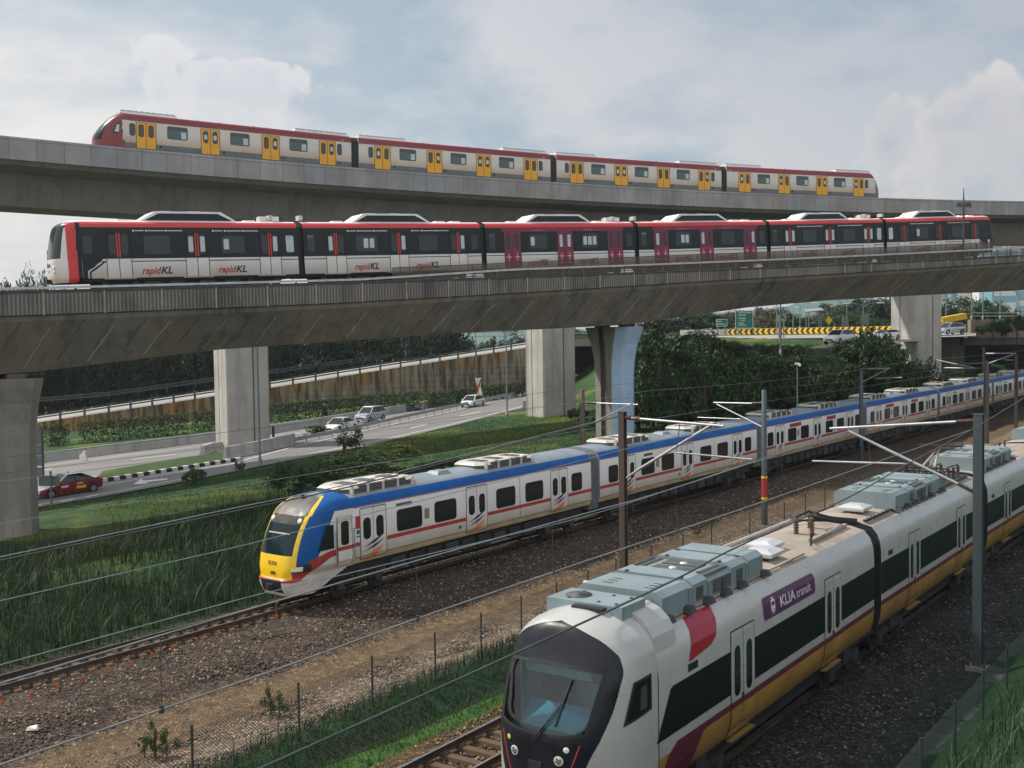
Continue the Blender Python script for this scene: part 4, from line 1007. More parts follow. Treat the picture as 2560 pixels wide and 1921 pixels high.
def acls(x, y, z):
    ay = abs(y)
    if z < .62 and x > -1.2: return None
    if ay < scurve(mtab, z) and z < 4.44 and x < -.5:
        top, bot = 3.68 - .08 * y * y, 2.53 + .10 * y * y
        if ay < interp(wtab, z) and bot < z < top: return 'windscreen', WSG
        if ay < interp(wtab, z) + .05 and bot - .05 < z < top + .05: return 'nose_mask', BLACK
        return 'nose_mask', AMASK
    return 'nose_shell', AW
t = NT('clear_windscreen'); t.fin((.02, .06, .065), .03, spec=.5)
tp = t.new('ShaderNodeBsdfTransparent'); tp.inputs['Color'].default_value = (.36, .62, .65, 1)
fz = t.new('ShaderNodeFresnel'); fz.inputs['IOR'].default_value = 1.5; gl_ = t.new('ShaderNodeBsdfGlossy'); gl_.inputs['Roughness'].default_value = .08
mx = t.new('ShaderNodeMixShader'); t.link(t.math('ADD', t.math('MULTIPLY', fz.outputs[0], .8), .04, clamp=True), mx.inputs[0]); t.link(tp.outputs[0], mx.inputs[1]); t.link(gl_.outputs[0], mx.inputs[2]); t.link(mx.outputs[0], t.out.inputs[0]); WSG = t.m
lev = frange(.45, 1.7, .05) + frange(1.71, 4.2, .012) + frange(4.21, 4.55, .008)
parts, rows = nose(lev, 0.0, lambda z: scurve(afr, z), lambda z: scurve(ahw, z), AWD / 2, 3.0, acls, 300)
cbk = MB(); cbk.add([(0, r[0].y, r[0].z) for r in rows] + [(0, r[-1].y, r[-1].z) for r in rows[::-1]], [tuple(range(2 * len(rows)))], AW); cbk.build('cab_bulkhead', a0)
for k, m_ in parts.items(): m_.build(k, a0, smooth=50)
yc = AWD / 2
def ax_(y, z): return -(0 - scurve(afr, z)) * (1 - min(.999, abs(y / scurve(ahw, z))) ** 3.0) ** (1 / 3.0)
ci = MB()                                                             # cab interior seen through the windscreen
TEALW = paint('cab_wall', (.22, .34, .34), .7, 0, .15); DESK = paint('driver_desk', (.05, .24, .34), .5, 0, .2); BLIND = paint('pale_blind', (.42, .52, .50), .7)
ci.box((-.45, yc, 2.95), (.05, 2.2, 2.3), TEALW); ci.box((-1.0, yc, 2.3), (1.3, 2.1, .06), DESK); ci.box((-.8, yc, 3.85), (1.0, 1.9, .05), TEALW)
ci.loft([[(-1.72, yc - .68, 2.46), (-1.72, yc + .68, 2.46), (-1.2, yc + .78, 2.80), (-1.2, yc - .72, 2.80)], [(-1.68, yc - .6, 2.34), (-1.68, yc + .6, 2.34), (-.8, yc + .8, 2.4), (-.8, yc - .8, 2.4)]], DESK, True)
ci.box((-1.36, yc, 3.48), (.03, 1.5, .2), BLIND, (Vector((.93, 0, .37)), Vector((0, 1, 0)), Vector((-.37, 0, .93))))
ci.box((-.95, yc + .92, 3.0), (.7, .05, 1.2), BLIND); ci.box((-.7, yc + .35, 2.8), (.22, .5, .8), NAVY); ci.box((-.5, yc - .3, 3.2), (.04, .6, .3), ACG); ci.build('cab_interior', a0)
wp = MB()
def wpt(y, z, e): return (ax_(y, z) - e, yc + y, z)
wp.tube([wpt(.05, 2.40, .03), wpt(-.22, 2.75, .05), wpt(-.46, 3.10, .05)], .014, BLACK, 6); wp.tube([wpt(.0, 2.40, .03), wpt(-.28, 2.75, .05), wpt(-.50, 3.08, .05)], .010, BLACK, 6)
wp.tube([wpt(-.40, 2.70, .04), wpt(-.48, 3.10, .05), wpt(-.54, 3.5, .04)], .018, BLACK, 6); wp.build('wiper', a0)
def disc(name, y, z, r, m, ring=None, e=.012):
    mb = MB(); n = 18; nrm = Vector((ax_(y, z) - ax_(y, z + .02), 0, 0))
    def cpt(k, rad, ee): yy, zz = y + rad * math.cos(2 * math.pi * k / n), z + rad * math.sin(2 * math.pi * k / n); return wpt(yy, zz, ee)
    if ring: mb.add([cpt(k, r * 1.25, e) for k in range(n)], [tuple(range(n))], ring)
    mb.add([cpt(k, r, e + .008) for k in range(n)] + [wpt(y, z, e + .03)], [(k, (k + 1) % n, n) for k in range(n)], m, True)
    return mb.build(name, a0)
GREENL = paint('green_tinted_lamp', (.42, .52, .12), .2); CHROME = paint('lamp_chrome', (.62, .64, .66), .2, .6, .2)
disc('marker_light', .65, 2.31, .05, GREENL); disc('marker_light', -.64, 2.31, .055, LAMPW)
for y in (.50, -.49):
    disc('headlight', y, 2.09, .075, CHROME, LAMPW)
    em = MB()
    for k in range(4):
        a = R(45 + 90 * k); p1, p2 = (y + .015 * math.cos(a), 2.09 + .015 * math.sin(a)), (y + .065 * math.cos(a + .5), 2.09 + .065 * math.sin(a + .5)); em.tube([wpt(*p1, .036), wpt(*p2, .03)], .010, BLACK, 5)
    em.build('lamp_grille', a0)
for s_ in (1, -1):
    rl = MB(); rl.tube([wpt(s_ * .86, 2.40, .006), wpt(s_ * .80, 2.2, .006), wpt(s_ * .71, 1.95, .006), wpt(s_ * .60, 1.65, .006)], .014, KRED, 6); rl.build('red_trim', a0)
cp = MB(); cp.box((ax_(0, 1.85) - .01, yc + .02, 1.86), (.03, .3, .26), BLACK); cp.build('coupler_hatch', a0)
PANEG = glass('cab_side_pane', (.05, .06, .06), .08)
cw = MB()
for P, e, m_ in (([(-1.22, 2.60), (-.28, 2.70), (-.28, 3.40), (-.88, 3.36)], .016, BLACK), ([(-1.13, 2.66), (-.34, 2.75), (-.34, 3.34), (-.84, 3.31)], .022, ABAND), ([(-.72, 2.78), (-.48, 2.8), (-.48, 3.24), (-.68, 3.22)], .027, PANEG)):
    n_ = 8; vs_ = []; fs_ = []
    for i in range(n_ + 1):                                           # drape the pane over the curved nose flank
        f = i / n_; lo_x = P[0][0] + (P[1][0] - P[0][0]) * f; hi_x = P[3][0] + (P[2][0] - P[3][0]) * f
        for j in range(5):
            g_ = j / 4; x = lo_x + (hi_x - lo_x) * g_; z = (P[0][1] + (P[1][1] - P[0][1]) * f) * (1 - g_) + (P[3][1] + (P[2][1] - P[3][1]) * f) * g_
            a = -scurve(afr, z); b = scurve(ahw, z); yy = b * (1 - min(.999, abs(x) / a) ** 3.0) ** (1 / 3.0); vs_.append((x, yc - yy - e, z))
    for i in range(n_):
        for j in range(4): k = i * 5 + j; fs_.append((k, k + 5, k + 6, k + 1))
    cw.add(vs_, fs_, m_, True)
cw.build('cab_window', a0)
jn = MB(); jn.loft([[(x, y - .012 if i < 9 else y, z + (.012 if i > 5 else 0)) for i, (y, z) in enumerate(AP[1:])] for x in (-.012, .012)], BLACK, False, caps=False); jn.build('joint_seam', a0)
a1 = klia_carriage(False); place(a1, KLIA, 10.0, 13.15, klia)
roof_vent(a1, 1.9, 1.35); roof_plant(a1, 3.0, 8.4)
gd = MB(); gd.loft([[(x, y, z) for y, z in ((.25, .7), (.14, 3.5), (.4, 3.85), (1.42, 3.98), (AWD - .4, 3.85), (AWD - .14, 3.5), (AWD - .25, .7))] for x in (-.42, .3)], BLACK, True); gd.build('gangway', a1)
hr_ = MB(); hr_.bar((.4, .52, 4.1), (9.0, .52, 4.1), .07, .07, BLACK)
for k in range(24): hr_.box((.6 + k * .35, .62, 4.09), (.07, .05, .05), STEELD)
hr_.bar((.3, .75, 4.12), (.3, 2.2, 4.12), .1, .1, BLACK); hr_.build('roof_rail', a1)
vp = MB(); vp.box((11.0, 1.42, 4.11), (3.7, 1.9, .05), STEELD)
for x in (9.6, 10.2, 10.9, 11.6, 12.3):
    for y in (.75, 1.4, 2.05): insulator(vp, x, y, 4.13, .42, STEELD if (x * 7 + y) % 2 > 1 else INSUL, .085)
for y in (.75, 1.4, 2.05): vp.tube([(9.6, y, 4.58), (11, y, 4.62), (12.3, y, 4.58)], .03, STEELD)
vp.tube([(9.6, .75, 4.6), (9.6, 2.05, 4.6)], .03, STEELD); vp.bar((10.4, .6, 4.6), (10.4, 2.3, 4.6), .08, .06, UNDER)
for x in (9.2, 9.35, 9.5): vp.tube([(x, 1.9, 4.1), (x, 1.9, 4.85)], .025, UNDER)
vp.build('pantograph_base', a1)
pn = MB()
for y in (1.2, 1.65): pn.tube([(10.6, y, 4.62), (12.2, 1.42, 5.25)], .045, AROOF)
pn.tube([(12.2, 1.42, 5.25), (11.0, 1.42, 5.1)], .03, STEELD); pn.bar((12.2, .6, 5.3), (12.2, 2.25, 5.3), .1, .05, UNDER); pn.bar((12.45, .6, 5.3), (12.45, 2.25, 5.3), .1, .05, UNDER); pn.build('pantograph', a1)
a2 = klia_carriage(False); place(a2, KLIA, 23.6, 13.15, klia); roof_plant(a2, .8, 6.2); roof_vent(a2, 7.4, 1.1)
gd2 = gd.build('gangway', a2)
vp2 = MB()
for x in (8.5, 9.5): insulator(vp2, x, 1.4, 4.1, .5)
vp2.build('high_voltage_gear', a2)
a3 = klia_carriage(False); place(a3, KLIA, 37.2, 13.15, klia); roof_plant(a3, 2, 8); gd.build('gangway', a3)
# ================================================================== middle train: black and white with red roof line
RW = paint('metro_white', (.62, .61, .60), .4, 0, .06, .9, dirt=((.36, .27, .17), -.1, 1.0, .95))
RBLK = paint('metro_black', (.010, .014, .018), .32, 0, .25, .8, spec=.25)
RRED = paint('metro_red', (.55, .035, .035), .4, 0, .1, 1.0)
RROOF = paint('metro_roof_white', (.66, .66, .66), .5, 0, .12, .9)
RMAR = paint('maroon_door_wrap', (.19, .012, .045), .4, 0, .15, 1.2)
RGREY = paint('metro_sill', (.30, .27, .23), .6, .2, .2)
PINK = paint('pink_door_graphic', (.72, .38, .45), .5); LETR = paint('red_lettering', (.38, .05, .03), .5); LETB = paint('dark_lettering', (.03, .02, .02), .5)
SEEN = paint('painted_daylight', (.40, .48, .50), .12, 0, .15, 1.5); PANE = glass('smoked_pane', (.022, .032, .036), .14, .3)  # SEEN: pale patches painted as daylight showing through from the far windows
RP = [(.10, 0), (0, .2), (0, 1.27), (0, 3.02), (.04, 3.2), (.18, 3.33), (.5, 3.43), (1.325, 3.48)]; RWD = 2.65
RS = Side(RP[:7]); lrt = empty('metro_train', LRT.pt(-13.3), 'six-car black and white train with red roof line on the lower viaduct', 'train')
def lrt_door(c, x, wrap, rnd):
    mb = MB(); h = .68; M_ = RMAR if wrap else None
    for a, b in ((x - h, x - .01), (x + .01, x + h)):
        RS.rect(mb, a, b, .22, 1.27, .010, M_ or RW); RS.rect(mb, a, b, 1.27, 2.72, .010, M_ or RBLK)
        RS.rect(mb, a + .15, b - .15, 1.5, 2.6, .016, PANE, .08)
        if rnd.random() < .45: RS.rect(mb, a + .2, b - .2, 1.62, 2.5, .020, SEEN, .05)
        if wrap:
            cx_ = (a + b) / 2
            for q in ((.03, .26), (.20, .03)): RS.rect(mb, cx_ - q[0], cx_ + q[0], .98 - q[1], .98 + q[1], .022, PINK)
            RS.rect(mb, cx_ - .05, cx_ + .05, .48, .6, .022, PINK)
    for e in (x - h, x, x + h): RS.rect(mb, e - .018, e + .018, .2, 2.75, .018, BLACK)
    if not wrap:
        for e in (-.07, .07): RS.rect(mb, x + e - .035, x + e + .035, 1.36, 2.7, .021, RRED)
    mb.box((x, -.04, .16), (1.75, .1, .07), RGREY)
    return mb.build('door', c)
def lettering(c, x, z, hgt):
    mb = MB(); xe = RS.text(mb, 'rapid', x, z, hgt, LETR, .012, .28, .028, wmax=hgt * 2.05)
    RS.text(mb, 'KL', xe - .06, z, hgt * 1.02, LETB, .012, .28, .03, wmax=hgt * 1.25); mb.build('lettering', c)
def lrt_roof(c, x0, x1):
    mb = MB(); y0, y1 = .42, RWD - .42
    mb.loft([[(x0, y0, 3.4), (x1, y0, 3.4), (x1, y1, 3.4), (x0, y1, 3.4)], [(x0 + .95, y0 + .05, 3.98), (x1 - .95, y0 + .05, 3.98), (x1 - .95, y1 - .05, 3.98), (x0 + .95, y1 - .05, 3.98)]], RROOF, True)
    mb.add([(x0 + .3, y0 + .0, 3.45), (x1 - .3, y0, 3.45), (x1 - 1.15, y0 + .03, 3.86), (x0 + 1.15, y0 + .03, 3.86)], [(0, 1, 2, 3)], RBLK)
    mb.v[-4:] = [(p[0], p[1] - .02, p[2]) for p in mb.v[-4:]]
    for k in range(4): mb.box((x0 + 1.6 + k * (x1 - x0 - 3.2) / 3, RWD / 2, 4.0), (.7, 1.1, .06), ACG if k % 2 else AVENT)
    mb.build('roof_unit', c)
    for x in (x1 + .9, x1 + 2.1, x0 - .8):
        if .5 < x < 12.8: v = MB(); v.box((x, .95, 3.48), (.75, .6, .1), RROOF, chamfer=.15); v.build('roof_vent', c)
def lrt_carriage(cab=0, wrap=False, number='', seed=0, L=13.3):
    rn = random.Random(seed); mb = MB(); x0, x1 = (.35 if cab == 1 else .2), (L - .35 if cab == 2 else L - .2)
    shell(mb, RP, RWD, x0, x1, [UNDER, RW, RBLK, RRED, RRED, RROOF, RROOF], RBLK, UNDER)
    RS.rect(mb, x0, x1, 1.09, 1.14, .006, RBLK); RS.rect(mb, x0, x1, .02, .14, .05, UNDER)
    c = mb.build('carriage', smooth=32); ds = (2.35, 6.8, 11.3)
    for x in ds: lrt_door(c, x, wrap, rn)
    ws = [(3.75, 5.25), (8.3, 9.7)]
    for a, b in ws:
        def ex(m, a=a, b=b):
            if rn.random() < .75:
                k = a + .12
                while k < b - .3:
                    if rn.random() < .55: RS.rect(m, k, k + .32, 1.75, 2.35, .018, SEEN, .04)
                    k += .42
        window(RS, c, a, b, 1.52, 2.55, .1, PANE, RBLK, extra=ex)
    for a, b in ((.45, .95), (12.35, 12.85)):
        if (cab == 1 and a < .2) or (cab == 2 and a > 12): continue
        window(RS, c, a, b, 1.55, 2.55, .1, SEEN if rn.random() < .4 else PANE, RBLK)
    lettering(c, 3.55, .40, .54); lettering(c, 8.0, .40, .54)
    if wrap:
        hd = MB(); RS.rect(hd, 1.5, 12.1, 2.72, 3.0, .024, RMAR); RS.text(hd, 'www.myrapid.com.my', 4.0, 2.80, .1, PINK, .028); RS.text(hd, 'www.myrapid.com.my', 8.4, 2.80, .1, PINK, .028); hd.build('door_header', c)
    else:
        tx = MB()
        for x in (3.3, 7.9):
            for k, w_ in ((0, .5), (.72, .95), (1.85, .85)):
                RS.rect(tx, x + k - .13, x + k - .04, 2.78, 2.88, .012, LAMPW, .03); RS.rect(tx, x + k, x + k + w_, 2.81, 2.85, .012, LAMPW)
        tx.build('small_lettering', c)
    if number:
        nb = MB(); RS.text(nb, number, .5 if cab != 1 else L - .95, 2.42, .2, LAMPW, .012, 0, .006); nb.build('number', c)
    u = MB(); u.box((6.65, RWD / 2, -.12), (L - 3, RWD - .5, .3), UNDER)
    for x in (4.2, 5.6, 7.4, 8.9): u.box((x, .35, -.12), (.9, .3, .36), STEELD)
    u.build('underframe', c)
    for x in (2.4, L - 2.4): bogie(c, x, RWD, -.45, .33, 1.7)
    lrt_roof(c, 3.7, 9.5)
    if cab != 1:
        g = MB(); g.loft([[(x, y, z) for y, z in ((.2, .1), (.2, 3.1), (.5, 3.35), (RWD - .5, 3.35), (RWD - .2, 3.1), (RWD - .2, .1))] for x in (-.22, .22)], BLACK, True); g.build('gangway', c)
    return c
def lrt_cab(c, xj, sgn, L=13.3):
    """sgn 1: nose at the start of the carriage, -1: at its far end"""
    fr = [(0, -1.0), (.4, -1.08), (1.1, -1.10), (1.7, -1.02), (2.6, -.84), (3.1, -.66), (3.3, -.42), (3.40, -.1), (3.46, .25)] if sgn == 1 else [(0, -.50), (.4, -.58), (1.1, -.60), (1.7, -.50), (2.6, -.32), (3.1, -.2), (3.3, -.08), (3.40, .08), (3.46, .28)]
    hw = [(0, 1.25), (.2, 1.325), (3.02, 1.325), (3.2, 1.285), (3.33, 1.145), (3.43, .825), (3.46, .3)]
    f2 = lambda z: scurve(fr, z)
    def cls(x, y, z):
        ay = abs(y); xx = x
        if z > 3.3: return 'nose_shell', RROOF
        if (xx < .30 and ay < (1.10 if sgn == 1 else 1.20)) or (sgn == 1 and xx < -.38):
            if ay < 1.16 and 1.32 < z < 2.98: return 'windscreen', PANE
            return 'nose_shell', (RBLK if 2.98 <= z else RW)
        return 'nose_shell', ((RRED if xx < .12 else RBLK) if sgn == 1 else (RRED if z > 3.02 else (RW if z < 1.2 and xx > .1 else RBLK)))
    lv_ = frange(0, 3.3, .06) + [3.33, 3.36, 3.39, 3.42, 3.445, 3.46]
    parts, _ = nose(lv_, .35, f2, lambda z: interp(hw, z), RWD / 2, 3.4 if sgn == 1 else 6.0, cls, 160)
    for k, m_ in parts.items():
        if sgn == -1: m_.v = [(L - p[0], p[1], p[2]) for p in m_.v]
        m_.build(k, c, smooth=50)
    fx = lambda x: x if sgn == 1 else L - x
    d = MB()                                                          # white wedge below the black cab side
    RS.panel(d, [(fx(.36), 1.28), (fx(.36), .05), (fx(.62), .05), (fx(.62), .62), (fx(.95), .80), (fx(1.5), 1.27)][::sgn], .012, RBLK); RS.panel(d, [(fx(.72), .05), (fx(.80), .05), (fx(.80), .52), (fx(1.12), .72), (fx(1.62), 1.10), (fx(1.56), 1.15), (fx(1.02), .78), (fx(.72), .56)][::sgn], .013, RBLK)
    d.build('cab_side_panel', c)
    if sgn == 1:
        for y in (-.80, .80):
            for z in (.62, .84): l = MB(); l.lathe((0, 0, 0), [(.11, 0), (.10, .03), (0, .04)], LAMPW, 12); o = l.build('headlight', c); o.matrix_basis = Matrix.Translation((scurve(fr, z) + .09, RWD / 2 + y, z)) @ Matrix.Rotation(R(-90), 4, 'Y')
        v, f = text_mesh('rapidKL', .26, .25, .012, 'CENTER'); m_ = MB(); m_.add([(-1.11, RWD / 2 - p[0], .92 + p[1]) for p in v], f, LETB); m_.build('lettering', c)
        v, f = text_mesh('2176', .16, 0, .004, 'CENTER'); m_ = MB(); m_.add([(-1.10, RWD / 2 - p[0], .62 + p[1]) for p in v], f, LETB); m_.build('number', c)
        wi = MB(); wi.bar((-1.05, RWD / 2 + .4, 1.4), (-1.12, RWD / 2 + .15, 1.05), .03, .03, BLACK); wi.bar((-1.05, RWD / 2 + .4, 1.4), (-.96, RWD / 2 + .7, 1.9), .03, .03, BLACK); wi.build('wiper', c)
        cp = MB(); cp.box((-1.05, RWD / 2, .12), (.5, .4, .25), UNDER); cp.build('coupler', c)
LRTC = []
for i in range(6):
    c = lrt_carriage(1 if i == 0 else (2 if i == 5 else 0), i in (2, 3), ('2176', '2175', '2174', '2173', '2172', '2171')[i], i); place(c, LRT, 13.3 * (i - 1), 13.3, lrt); LRTC.append(c)
lrt_cab(LRTC[0], 1.0, 1); lrt_cab(LRTC[5], 1.0, -1)
for i in (1, 3, 5):                                                    # brake resistors and cables over alternate couplings
    for x in (-2.1, -1.3): g = MB(); g.box((x, .8, 3.62), (.45, .5, .3), RROOF); g.tube([(x - .5, .9, 3.5), (x - .3, .9, 3.8), (x + .2, .9, 3.8), (x + .4, .9, 3.55)], .05, BLACK, 6); g.build('roof_cable', LRTC[i])
    for x in (-1.6, .35): g = MB(); g.box((x, .8, 3.7), (.25, .5, .28), ACW); g.build('junction_box', LRTC[i])

# ================================================================== top train: cream with yellow doors
TC = paint('cream_flank', (.56, .53, .49), .4, 0, .06, .7, dirt=((.36, .24, .12), .35, 1.35, 1.0))
TGREY = paint('grey_skirt', (.12, .135, .14), .5, 0, .15, 1.5)
TRED = paint('dark_red_roofline', (.17, .012, .018), .35, 0, .12, 1.0, coat=.2)
TYEL = paint('yellow_door', (.70, .34, .015), .4, 0, .08, 1.5)
TROOF = paint('pale_train_roof', (.60, .60, .60), .45, .1, .1, .9)
TPL = paint('dark_roof_plant', (.07, .072, .075), .6, .2, .4, 3)
GTEAL = glass('teal_window', (.02, .062, .06), .1)
TP = [(.06, -.62), (0, -.3), (0, .42), (0, 2.18), (.05, 2.42), (.17, 2.66), (.40, 2.82), (.8, 2.92), (1.42, 2.95)]; TWD = 2.84
TS = Side(TP[:8]); mrt = empty('metro_train', MRT.pt(0), 'four-car cream train with yellow doors and dark red roof line on the upper viaduct', 'train')
def mrt_door(c, x, rn):
    mb = MB(); h = .78; TS.rect(mb, x - h - .05, x + h + .05, -.04, 2.12, .004, BLACK, .05)
    for a, b in ((x - h, x - .02), (x + .02, x + h)):
        TS.rect(mb, a, b, 0, 2.08, .010, TYEL, .03); TS.rect(mb, a + .16, b - .16, .92, 1.94, .014, BLACK, .18); TS.rect(mb, a + .20, b - .20, .97, 1.89, .018, GLASS, .15)
        if rn.random() < .5: TS.rect(mb, a + .24, b - .24, 1.22, 1.62, .022, SEEN, .08)
    return mb.build('door', c)
def mrt_carriage(cab, seed, L=21.5):
    rn = random.Random(seed); mb = MB(); x0, x1 = (1.3 if cab == 1 else .38), (L - 1.0 if cab == 2 else L - .38)
    shell(mb, TP, TWD, x0, x1, [TGREY, TGREY, TC, TRED, TRED, TRED, TROOF, TROOF], TC, UNDER)
    c = mb.build('carriage', smooth=32)
    for k in range(4): mrt_door(c, L / 2 + (k - 1.5) * 5.35, rn)
    for k in range(3):
        x = L / 2 + (k - 1) * 5.35 - .1; a = rn.uniform(.1, .4)
        window(TS, c, x - .82, x + .82, 1.0, 2.0, .12, GTEAL, extra=lambda m, x=x: (TS.rect(m, x - .78, x + .78, 1.72, 1.95, .015, GLASS), TS.rect(m, x + .3, x + .72, 1.06, 1.62, .019, SEEN, .05)))
    for x in ([1.55] if cab != 2 else []) + [L - 1.55] if cab != 1 else [1.62, L - 1.55]: window(TS, c, x - .2, x + .2, 1.0, 1.95, .16, GLASS)
    for k in range(4):
        x = L / 2 + (k - 1.5) * 5.35 + 1.15
        if x < L - .8: f = MB(); f.tube([(x, -.02, .25), (x, .02, .25)], .10, BLACK, 10); f.build('door_button', c)
    for a, b in ((.6 if cab != 1 else .8, 5.4), (L - 5.6, L - .5)):
        r = MB(); r.loft([[(x, y, z) for y, z in ((.5, 2.84), (.62, 3.10), (TWD - .62, 3.10), (TWD - .5, 2.84))] for x in (a, b)], TROOF, True)
        for k in range(9): r.box((a + .3 + k * (b - a - .6) / 8, TWD / 2, 3.12), ((b - a) / 13, 1.5, .05), TPL)
        r.loft([[(a + .15, .58, 3.03), (b - .15, .58, 3.03)], [(a + .15, .64, 3.11), (b - .15, .64, 3.11)]], TPL, False, caps=False); r.build('roof_unit', c)
    for x in (7.5, 9.3, 12.4, 13.6): r = MB(); r.tube([(x, 1.42, 2.94), (x, 1.42, 3.05)], .14, TPL, 8); r.build('roof_vent', c)
    ud = MB(); ud.box((L / 2, TWD / 2, -.75), (L - 4, TWD - .5, .4), UNDER); ud.build('underframe', c)
    if cab != 1:
        g = MB(); g.loft([[(x, y, z) for y, z in ((.15, -.5), (.12, 2.4), (.4, 2.75), (TWD - .4, 2.75), (TWD - .12, 2.4), (TWD - .15, -.5))] for x in (-.4, .4)], BLACK, True); g.build('gangway', c)
    n_ = MB(); TS.text(n_, ('2101', '2102', '2103', '2104')[seed % 4], L - 1.4 if cab != 2 else .6, 2.26, .17, LAMPW, .012); n_.build('number', c)
    return c
TCAR = []
for i in range(4):
    c = mrt_carriage(1 if i == 0 else (2 if i == 3 else 0), i); place(c, MRT, 21.5 * i, 21.5 if i < 3 else 20.3, mrt); TCAR.append(c)
tfr = [(-.6, -.7), (-.1, -1.15), (.5, -1.2), (1.0, -1.08), (1.6, -.72), (2.1, -.28), (2.45, .10), (2.7, .48), (2.86, .85), (2.92, 1.1), (2.945, 1.28)]
thw = [(-.6, 1.30), (0, 1.42), (2.18, 1.42), (2.42, 1.37), (2.66, 1.25), (2.82, 1.02), (2.92, .62), (2.945, .1)]
def tcls(x, y, z):
    ay = abs(y)
    if x > .85 + .4 * max(0, .8 - z): return 'nose_shell', (TRED if z > 2.2 else (TC if z > .42 else TGREY))
    if ay < 1.10 - .10 * max(0, z - 1.6) and x < .62 and z > .55:
        return 'windscreen', (GTEAL if (ay < .9 and 1.05 < z < 2.15) else RBLK)
    if .55 < z < .85 and ay > .8 and x < -1.2: return 'headlight', LAMPW
    if z < -.05: return 'nose_shell', TC
    return 'nose_shell', TRED
lv_ = frange(-.6, 2.5, .06) + [2.55, 2.6, 2.65, 2.7, 2.75, 2.8, 2.84, 2.88, 2.91, 2.93, 2.945]
parts, _ = nose(lv_, 1.3, lambda z: scurve(tfr, z), lambda z: scurve(thw, z), TWD / 2, 3.0, tcls, 80)
for k, m_ in parts.items(): m_.build(k, TCAR[0], smooth=50)
cw = MB(); cw.add([(.1, .03, 1.1), (.62, .0, 1.1), (.66, 0, 1.85), (.38, .02, 1.9)], [(0, 1, 2, 3)], BLACK); cw.add([(.2, .01, 1.18), (.56, -.01, 1.16), (.6, -.01, 1.76), (.42, .0, 1.8)], [(0, 1, 2, 3)], SEEN)
cw.v = [(p[0], p[1] - .035, p[2]) for p in cw.v]; cw.build('cab_window', TCAR[0])
def tcls2(x, y, z):
    if x > .2: return 'nose_shell', (TRED if z > 2.2 else (TC if z > .42 else TGREY))
    if abs(y) < 1.12 and z > .5: return 'windscreen', RBLK
    return 'nose_shell', TGREY
parts, _ = nose(lv_, 1.0, lambda z: scurve([(a, b * .7 + .1) for a, b in tfr], z), lambda z: scurve(thw, z), TWD / 2, 3.6, tcls2, 60)
for k, m_ in parts.items(): m_.v = [(21.5 - p[0], p[1], p[2]) for p in m_.v]; m_.build(k, TCAR[3], smooth=50)
ae = MB(); ae.tube([(1.1, 1.42, 2.9), (1.1, 1.42, 3.25)], .05, TPL); ae.build('aerial', TCAR[0])
# small mast standing on the lower viaduct
e = empty('light_mast', LRT.pt(61.5, 1.2, -1.0), 'slim dark mast with two floodlights on the lower viaduct, against the sky', 'mast'); m_ = MB(); m_.tube([(0, 0, 0), (0, 0, 5.6), (0, 0, 6.8)], [.11, .08, .03], STEELD); m_.build('pole', e)
for s_ in (-1, 1): l = MB(); l.box((s_ * .42, 0, 5.3), (.5, .25, .4), STEELD, chamfer=.2); l.box((s_ * .16, 0, 5.3), (.3, .08, .08), STEELD); l.build('floodlight', e)
# ------------------------------------------------------------------ tracks
SLEEP = concrete('sleeper_concrete', (.115, .078, .052), (.05, .035, .025), .4, .3); RAILM = paint('rail_steel', (.10, .075, .06), .4, .6, .3)
RAILTOP = paint('polished_rail_head', (.34, .34, .35), .28, .8, .15)
def track(path, s0, s1, dc, gauge, label, ssl, sw):
    o3 = path.pt(s0, dc); e = empty('railway_track', o3, label, 'track', 'ballasted railway tracks')
    for sg in (-1, 1):
        mb = MB(); ss_ = frange(s0, s1, 4); d = dc + sg * gauge / 2
        pf = [(.07, -.16), (.07, -.14), (.012, -.12), (.012, -.04), (.036, -.03), (.036, 0), (-.036, 0), (-.036, -.03), (-.012, -.04), (-.012, -.12), (-.07, -.14), (-.07, -.16)]
        mb.loft([[path.pt(s, d + a, b) - o3 for a, b in pf] for s in ss_], [RAILM] * 5 + [RAILTOP] + [RAILM] * 6, True); mb.build('rail', e)
    for s in frange(ssl[0], ssl[1], .62)[:98]:
        T, Nn, U = path.axes(s); mb = MB(); c = path.pt(s, dc, -.24) - o3; mb.box(c, (.24, sw, .11), SLEEP, (T, Nn, U), chamfer=.1)
        for sg in (-1, 1): mb.box(c + Nn * (sg * (gauge / 2)) + U * .07, (.16, .3, .05), RUST, (T, Nn, U))
        mb.build('sleeper', e)
track(KTM, -80, 140, -1.38, 1.0, 'narrow railway track under the blue-roofed train, running out to the lower left corner', (-52, -20), 1.9)
track(KLIA, -24, 90, -1.42, 1.435, 'wider railway track under the silver and gold airport train', (-20, -4), 2.5)
track(KLIA, -24, 90, -5.95, 1.435, 'empty railway track just left of the airport train nose at the bottom edge', (-18, 8), 2.5)
ORANGE = paint('orange_marker', (.50, .085, .02), .7)
for x, y in ((4, 1756), (75, 1735), (142, 1714), (206, 1697), (270, 1675), (325, 1660), (380, 1640), (437, 1620), (492, 1604), (545, 1588), (1714, 1250), (1722, 1246)):
    p = onz(x, y, -.45 if x < 700 else -.1); p.z = gz(p.x, p.y); mb = MB(); mb.box((0, 0, .05), (.04, .04, .16), ORANGE, chamfer=.5); mb.box((0, 0, .14), (.09, .03, .06), ORANGE)
    tag(mb.build('survey_peg', loc=p), 'small orange peg in the ballast beside the rails', 'peg', 'orange pegs in the ballast')
